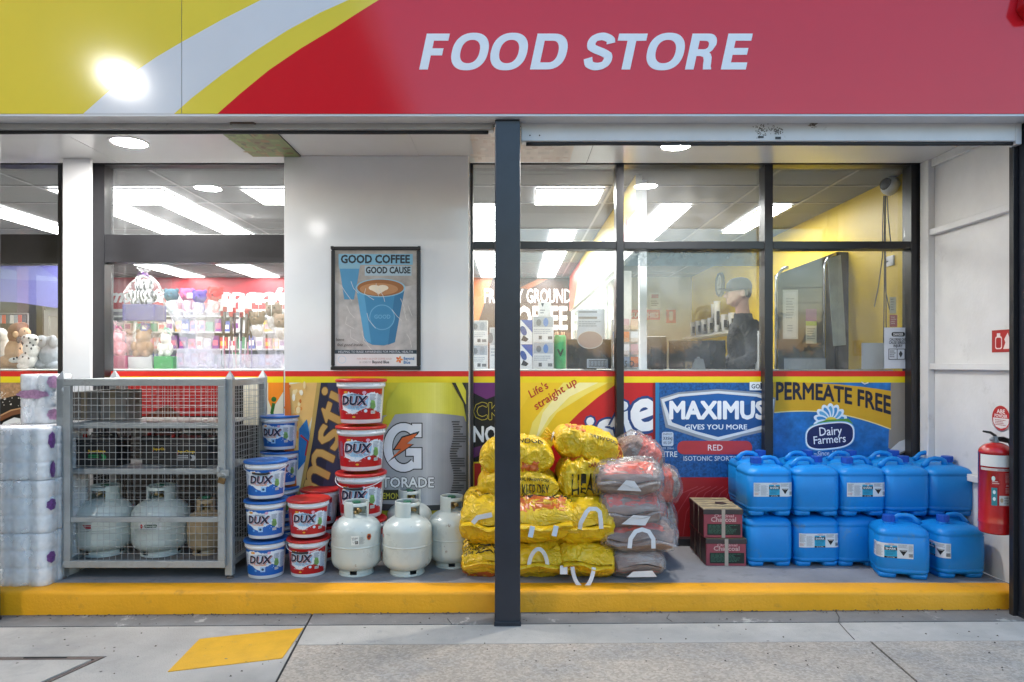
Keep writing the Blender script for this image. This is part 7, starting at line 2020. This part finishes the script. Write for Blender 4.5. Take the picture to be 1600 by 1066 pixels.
# translucent grey strip added across the top of the third bay
hf = MB(); hf.add([Pt(976.5, 390, YI), Pt(1194, 390, YI), Pt(1194, 416, YI), Pt(976.5, 416, YI)], [(0, 1, 2, 3)], film('grey_strip', haze=0.55, gloss=0.02, rough=0.3, hcol=(0.24, 0.27, 0.33)))
tag(hf.build('window_strip'), 'translucent grey strip across the top of the third window bay', 'window film')
sc_ = MB()
for k in range(9):
    rr_ = random.Random(k+40); x = 1008+k*9; y = 398+rr_.uniform(-3, 4)
    sc_.tube([Pt(x+3*math.cos(j*0.9+k), y+4*math.sin(j*0.9+k*2), YI-0.003) for j in range(5)], 0.0022, mat('glue_residue', (0.08, 0.09, 0.1, 1), rough=0.8), 4)
tag(sc_.build('glue_marks'), 'dark squiggly glue residue on the grey window strip', 'marks', kind='stuff')

# clock, cup shelf on the yellow wall
XW = 3.05
ck = thing('wall_clock', 'round dark rimmed clock on the yellow wall', 'clock', (XW, 9.95, PZ(445, 9.95)))
MRy = Matrix.Rotation(R(-90), 4, 'Y')
MB().lathe([(0.15, 0.0), (0.175, 0.0), (0.175, 0.03), (0.165, 0.045), (0.15, 0.045), (0.148, 0.02)], mat('clock_rim', (0.08, 0.09, 0.11, 1), rough=0.3), 40, M=MRy, close=False).build('rim', ck)
MB().lathe([(0.0001, 0.02), (0.15, 0.02)], ink('dfe2e4'), 40, M=MRy, close=False).build('dial', ck)
hm = MB(); hm.box(-0.024, -0.022, -0.004, 0.004, 0, 0.11, ink('1c1c1e')); hm.build('hand', ck); hm = MB(); hm.box(-0.0265, -0.0245, 0, 0.075, -0.004, 0.004, ink('1c1c1e')); hm.build('hand', ck)
cs = thing('cup_shelf', 'white shelf with stacked takeaway cups on the yellow wall', 'shelf', (XW-0.16, 9.7, PZ(522, 9.7))); bx('board', -0.14, 0.159, -1.0, 1.3, -0.03, 0, SHM, cs)
cm = MB(); cm.lathe([(0.035, 0), (0.045, 0.22), (0.049, 0.225), (0.046, 0.235), (0.001, 0.235)], mat('cup_white', (0.7, 0.7, 0.7, 1), rough=0.5), 14); CM = cm.mesh('cup_stack')
cp0 = MB(); cp0.box(-0.02, 0.02, -0.048, -0.046, 0.06, 0.16, ink('2a2a2e')); CP0 = cp0.mesh('logo')
for i in range(13):
    t = bpy.data.objects.new('cup_stack', CM); t.location = (XW-0.2+(i % 2)*0.1, 8.85+i*0.16, PZ(522, 9.7)+0.001); t.scale = (1, 1, 1.9 if i in (4, 7) else 1.0); link(t)
    tag(t, 'stack of white takeaway cups with a dark mark on the wall shelf', 'cups', 'cup stacks on the wall shelf'); q = bpy.data.objects.new('logo', CP0); link(q, t)

# ---- fourth bay: dark board with papers, chrome hoops, cables
db = thing('screen_panel', 'dark security screen panel with chrome hoops in the fourth bay', 'screen', (PX(1285, 6.2), 6.2, ZS-0.01))
Xo = db.location.x
DKG = mat('dark_screen', (0.03, 0.034, 0.04, 1), rough=0.25, var=0.3, vs=2)
zt1 = PZ(398, 6.2)-ZS; zt0 = PZ(420, 6.2)-ZS
MB().prism([(PX(1212, 6.2)-Xo, 0), (PX(1364, 6.2)-Xo, 0), (PX(1364, 6.2)-Xo, PZ(392, 6.2)-ZS), (PX(1308, 6.2)-Xo, PZ(392, 6.2)-ZS), (PX(1212, 6.2)-Xo, PZ(428, 6.2)-ZS)], 0, 0.03, mat('smoked_panel', (0.14, 0.15, 0.17, 1), rough=0.2, var=0.2, vs=2)).build('panel', db)
MB().prism([(PX(1305, 6.19)-Xo, 0.1), (PX(1364, 6.19)-Xo, 0.1), (PX(1364, 6.19)-Xo, PZ(393, 6.19)-ZS), (PX(1305, 6.19)-Xo, PZ(393, 6.19)-ZS)], -0.012, -0.001, DKG).build('door', db)
CHR = mat('chrome', (0.6, 0.62, 0.65, 1), rough=0.15, metal=0.9)
for (p0, p1, y0, y1) in ((1213, 1232, 416, 580), (1288, 1306, 396, 580)):
    pts = [(PX(p0, 6.0)-Xo, -0.2, PZ(580, 6.0)-ZS)]
    for k in range(9): q = PI/2*k/8; pts.append((PX(p0+(p1-p0)*(1-math.cos(q)), 6.0)-Xo, -0.2, PZ(y0+26-26*math.sin(q), 6.0)-ZS))
    MB().tube(pts, 0.013, CHR, 8).build('hoop', db)
sheet('white framed certificate on the dark screen panel', 1223, 1247, 453, 530, 5.95, 'c2c6ca', lambda a: (a.poly([(1225.5, 455), (1244.5, 456), (1244.5, 527), (1225.5, 528)], 'd6dade'), a.lines(1228, 466, 1242, 500, 8, 'a5acb4', 3), a.lines(1230, 508, 1240, 520, 3, 'a5acb4', 5)), 'certificate', 'framed notice')
sheet('purple, green and white lottery slip on the dark screen panel', 1259, 1276, 483, 537, 5.95, 'c9ccbe', lambda a: (a.rect(1259, 483, 1276, 502, '8a4a94'), a.rect(1259, 502, 1276, 509, '8fae3a'), a.lines(1261, 513, 1275, 532, 5, '8f948c', 3)), 'lottery_slip', 'slip')
tp = thing('leaning_sheet', 'tall pale blue sheet leaning in front of the dark screen panel', 'sheet', (PX(1306, 5.9), 5.9, PZ(541, 5.9)))
m_ = MB(); m_.prism([(PX(1302, 5.9)-tp.location.x, 0), (PX(1322, 5.9)-tp.location.x, 0.01), (PX(1314, 5.9)-tp.location.x, PZ(398, 5.9)-tp.location.z), (PX(1293, 5.9)-tp.location.x, PZ(404, 5.9)-tp.location.z)], 0, 0.004, mat('pale_blue_sheet', (0.42, 0.5, 0.55, 1), rough=0.3, var=0.2, vs=9)); m_.build('sheet', tp)
sheet('low white carton label behind the bottom of the fourth bay', 1225, 1290, 559, 577, 5.7, 'b4bac4', lambda a: a.rect(1225, 559, 1290, 561, '8d949e'), 'paper_strip', 'paper')
sheet('blank white sheet standing at the lower right of the fourth bay', 1346, 1383, 536, 577, 5.3, 'c9ced6', None)
sheet('white DANGER notice taped to the glass at the lower right', 1381.5, 1425, 512, 576, YD-0.004, 'd0d4dc', lambda a: (a.rrect(1393, 519, 1414, 526, 3, '1c1e22'), a.text('DANGER', 1396, 524.5, 1411, 4, 'e0e0e0', bold=0.03),
      a.text('CHLORINE CAN', 1390, 532.5, 1416, 4, '33363c', bold=0.03), a.text('CAUSE SERIOUS', 1389, 537.5, 1417, 4, '33363c', bold=0.03), a.text('INJURY', 1396, 542.5, 1410, 4, '33363c', bold=0.03),
      a.rect(1388, 545, 1414, 562, '33363c'), a.rect(1389, 546, 1401, 561, 'd0d4dc'), a.rect(1402, 546, 1413, 561, 'd0d4dc'), a.lines(1390, 548, 1400, 560, 4, '33363c', 2), a.poly([(1404, 553), (1407, 548), (1410, 553), (1407, 559)], '33363c')), 'warning_notice', 'notice')
# dome camera, cables, outlet, signs at the yellow wall
cam_d = thing('dome_camera', 'white dome security camera high on the yellow wall', 'security camera', (PX(1391, 5.42), 5.42, PZ(291, 5.42)))
MX = Matrix.Rotation(R(-70), 4, 'Y') @ Matrix.Rotation(R(12), 4, 'X')
MB().lathe([(0.07, -0.03), (0.072, 0.01), (0.062, 0.035), (0.05, 0.038)], mat('white_plastic', 0), 28, M=MX).build('base', cam_d)
MB().lathe([(0.05, 0.036), (0.046, 0.058), (0.03, 0.075), (0.0001, 0.082)], mat('smoked_dome', (0.03, 0.03, 0.035, 1), rough=0.08), 24, M=MX).build('dome', cam_d)
for i, (a_, b_, c_) in enumerate((((1381, 306), (1379, 400), (1366, 480)), ((1383, 306), (1382, 420), (1380, 560)), ((1384, 306), (1384, 410), (1385, 540)), ((1386, 306), (1392, 380), (1394, 392)))):
    t = thing('cable', 'thin dark cable hanging from the dome camera, ' + ['swinging furthest left', 'second from the left, ending lowest', 'third from the left', 'short one ending at the power outlet'][i], 'cable', (PX(a_[0], 5.36), 5.36, PZ(a_[1], 5.36)), 0, 'cables hanging beside the yellow wall'); L = t.location
    MB().tube([Vector(Pt(a_[0], a_[1], 5.36))-L, Vector(Pt((a_[0]+b_[0])/2-1, (a_[1]+b_[1])/2, 5.36))-L, Vector(Pt(b_[0], b_[1], 5.36))-L, Vector(Pt((b_[0]+c_[0])/2, (b_[1]+c_[1])/2+8, 5.36))-L, Vector(Pt(c_[0], c_[1], 5.36))-L], 0.004, RUBBER, 6).build('cord', t)
t = thing('power_outlet', 'white power outlet on the yellow wall', 'outlet', (XW-0.001, 5.5, PZ(408, 5.5))); bx('plate', -0.012, 0, -0.06, 0.06, -0.04, 0.04, mat('white_plastic', 0), t, 0.003); MB().tube([(-0.02, 0, 0), (-0.05, 0, -0.02), (-0.05, -0.02, -0.25), (-0.04, -0.06, -0.4)], 0.004, RUBBER, 6).build('plug_cord', t)
t = sheet('small red emergency label beside the yellow wall', 1390, 1402, 492, 511, 5.3, 'a8322c', lambda a: a.lines(1392, 495, 1401, 508, 4, 'e0b8b4', 2), 'red_label', 'label')
sheet('pale switch plate label above the red emergency label', 1390, 1400, 464, 490, 5.3, 'c9c9b8', lambda a: a.lines(1391.5, 467, 1398, 487, 5, '8f8f80', 2), 'wall_label', 'label')
sheet('dark framed notice behind the hanging cables', 1352, 1376, 454, 486, 6.0, '3a3c36', lambda a: a.rect(1355, 457, 1373, 483, '5e6058'), 'framed_notice', 'notice')

# ---- shopkeeper
YPn = 5.78; xpn = PX(1160, YPn); zfl = 0.40
plt = thing('cashier_platform', 'raised platform behind the counter', 'platform', (1.9, 6.0, ZS-0.01)); bx('deck', -0.8, 1.1, -0.3, 0.8, 0, zfl-ZS+0.01, DKL, plt)
pr_ = thing('person', 'person in a dark jacket and grey cap seen in profile, looking left behind the glass', 'person', (xpn, YPn, zfl), 0)
SKN = mat('skin', (0.5, 0.29, 0.21, 1), rough=0.5, var=0.08, vs=20)
JKT = mat('dark_jacket', (0.028, 0.03, 0.036, 1), rough=0.8, var=0.3, vs=9, bump=0.4, bs=20, crease=1.0, cs=5)
TRS = mat('dark_trousers', (0.03, 0.03, 0.035, 1), rough=0.85)
CAPM = mat('grey_cap', (0.06, 0.065, 0.075, 1), rough=0.85, var=0.1, vs=20)
def remesh(o, vsz=0.008, it=4):
    rm = o.modifiers.new('join', 'REMESH'); rm.mode = 'VOXEL'; rm.voxel_size = vsz; rm.use_smooth_shade = True
    s_ = o.modifiers.new('soft', 'SMOOTH'); s_.iterations = it
# facing -x. shoulders along y
b = MB()
hc = Vector((-0.035, -0.01, 1.68))
b.ell(hc, (0.098, 0.076, 0.112), SKN, 24, 16)                    # skull
b.ell(hc+Vector((-0.035, 0, -0.06)), (0.06, 0.055, 0.062), SKN, 16, 10)   # jaw
b.ell(hc+Vector((-0.083, 0, -0.088)), (0.02, 0.022, 0.018), SKN, 10, 8)   # chin
b.tube([hc+Vector((-0.092, 0, 0.012)), hc+Vector((-0.112, 0, -0.018)), hc+Vector((-0.120, 0, -0.034)), hc+Vector((-0.1, 0, -0.044))], [0.008, 0.011, 0.014, 0.01], SKN, 8)  # nose
b.ell(hc+Vector((-0.096, 0, -0.062)), (0.012, 0.022, 0.007), SKN, 8, 6); b.ell(hc+Vector((-0.094, 0, -0.073)), (0.011, 0.02, 0.007), SKN, 8, 6)
b.ell(hc+Vector((-0.088, 0, 0.022)), (0.014, 0.05, 0.010), SKN, 10, 6)    # brow
for s_ in (-1, 1): b.ell(hc+Vector((0.012, s_*0.077, -0.018)), (0.018, 0.009, 0.030), SKN, 10, 8)
b.tube([hc+Vector((0.02, 0, -0.05)), Vector((0.0, 0, 1.53)), Vector((0.01, 0, 1.44))], [0.06, 0.056, 0.07], SKN, 14)
b.ell((0.01, 0, 1.28), (0.1, 0.15, 0.18), SKN); b.ell((0.0, 0, 1.02), (0.095, 0.14, 0.16), SKN)
for s_ in (-1, 1):
    b.tube([(0.01, s_*0.17, 1.40), (0.02, s_*0.22, 1.26), (-0.0, s_*0.23, 1.12), (-0.12, s_*0.20, 1.06), (-0.24, s_*0.15, 1.04)], [0.05, 0.045, 0.04, 0.034, 0.025], SKN, 10)
    w_ = Vector((-0.27, s_*0.14, 1.035)); b.ell(w_+Vector((-0.035, 0, 0)), (0.045, 0.036, 0.014), SKN, 12, 8)
    for f_ in range(4):
        ln = [0.062, 0.072, 0.067, 0.052][f_]; yy = (f_-1.5)*0.019*s_
        b.tube([w_+Vector((-0.07, yy, 0.002)), w_+Vector((-0.07-ln*0.55, yy*1.1, 0.004)), w_+Vector((-0.07-ln*0.95, yy*1.15, -0.018))], [0.0095, 0.0088, 0.0075], SKN, 8)
    b.tube([w_+Vector((-0.02, -s_*0.03, 0)), w_+Vector((-0.05, -s_*0.055, -0.004)), w_+Vector((-0.075, -s_*0.06, -0.012))], [0.012, 0.01, 0.008], SKN, 8)
    b.tube([(0.0, s_*0.09, 0.95), (0.0, s_*0.10, 0.52), (0.02, s_*0.10, 0.1)], [0.085, 0.055, 0.04], SKN, 12)
    b.tube([(0.02, s_*0.10, 0.06), (-0.08, s_*0.11, 0.035), (-0.16, s_*0.115, 0.03)], [0.04, 0.038, 0.03], SKN, 10)
o = b.build('body', pr_); remesh(o, 0.0065, 3)
b = MB(); b.ell((0.012, 0, 1.26), (0.135, 0.195, 0.22), JKT, 20, 12); b.ell((0.01, 0, 1.03), (0.125, 0.175, 0.2), JKT, 20, 12); b.ell((0.01, 0, 1.43), (0.085, 0.12, 0.07), JKT)
for s_ in (-1, 1): b.tube([(0.01, s_*0.15, 1.41), (0.02, s_*0.225, 1.28), (0.0, s_*0.235, 1.12), (-0.12, s_*0.205, 1.065), (-0.22, s_*0.16, 1.045)], [0.075, 0.07, 0.06, 0.052, 0.042], JKT, 12)
b.lathe([(0.072, 1.43), (0.078, 1.49), (0.070, 1.51), (0.062, 1.49), (0.06, 1.44)], JKT, 20, c=(0.005, 0, 0))
o = b.build('jacket', pr_); remesh(o, 0.009, 5)
b = MB()
for s_ in (-1, 1): b.tube([(0.0, s_*0.085, 0.98), (0.0, s_*0.10, 0.52), (0.02, s_*0.10, 0.09)], [0.115, 0.08, 0.065], TRS, 14)
b.ell((0, 0, 0.95), (0.12, 0.16, 0.12), TRS); o = b.build('trousers', pr_); remesh(o, 0.01, 5)
for s_ in (-1, 1):
    b = MB(); b.ell((-0.05, s_*0.11, 0.04), (0.15, 0.052, 0.042), RUBBER, 16, 8); b.build('shoe', pr_)
b = MB(); cpz = hc+Vector((0.005, 0, 0.028))
b.lathe([(0.106, -0.012), (0.108, 0.02), (0.10, 0.055), (0.075, 0.085), (0.04, 0.098), (0.0001, 0.102)], CAPM, 28, M=Matrix.Translation(cpz) @ Matrix.Rotation(R(-6), 4, 'Y') @ Matrix.Diagonal((1.0, 0.80, 1.0, 1)), close=False)
b.build('cap', pr_)
b = MB(); b.ell(cpz+Vector((-0.115, 0, -0.008)), (0.07, 0.072, 0.007), CAPM, 20, 6, M=Matrix.Rotation(R(10), 4, 'Y')); b.build('cap_peak', pr_)
b = MB(); b.ell(hc+Vector((0.035, 0, 0.0)), (0.072, 0.078, 0.07), mat('dark_hair', (0.02, 0.015, 0.012, 1), rough=0.8), 18, 10); b.build('hair', pr_)
for s_ in (-1, 1): MB().ell(hc+Vector((-0.082, s_*0.03, 0.006)), (0.01, 0.011, 0.008), mat('eye_white', (0.6, 0.6, 0.58, 1), rough=0.2), 10, 6).build('eye', pr_)
wsd = thing('receipt_printer', 'white receipt printer stand beside the shopkeeper', 'printer', (PX(1188, 5.5), 5.5, ZL)); bx('body', -0.028, 0.03, -0.04, 0.04, 0, PZ(521, 5.5)-ZL, mat('white_plastic', 0), wsd, 0.006); bx('paper_roll', -0.02, 0.02, -0.03, 0.03, PZ(521, 5.5)-ZL+0.0005, PZ(517, 5.5)-ZL, TAGW, wsd, 0.004)
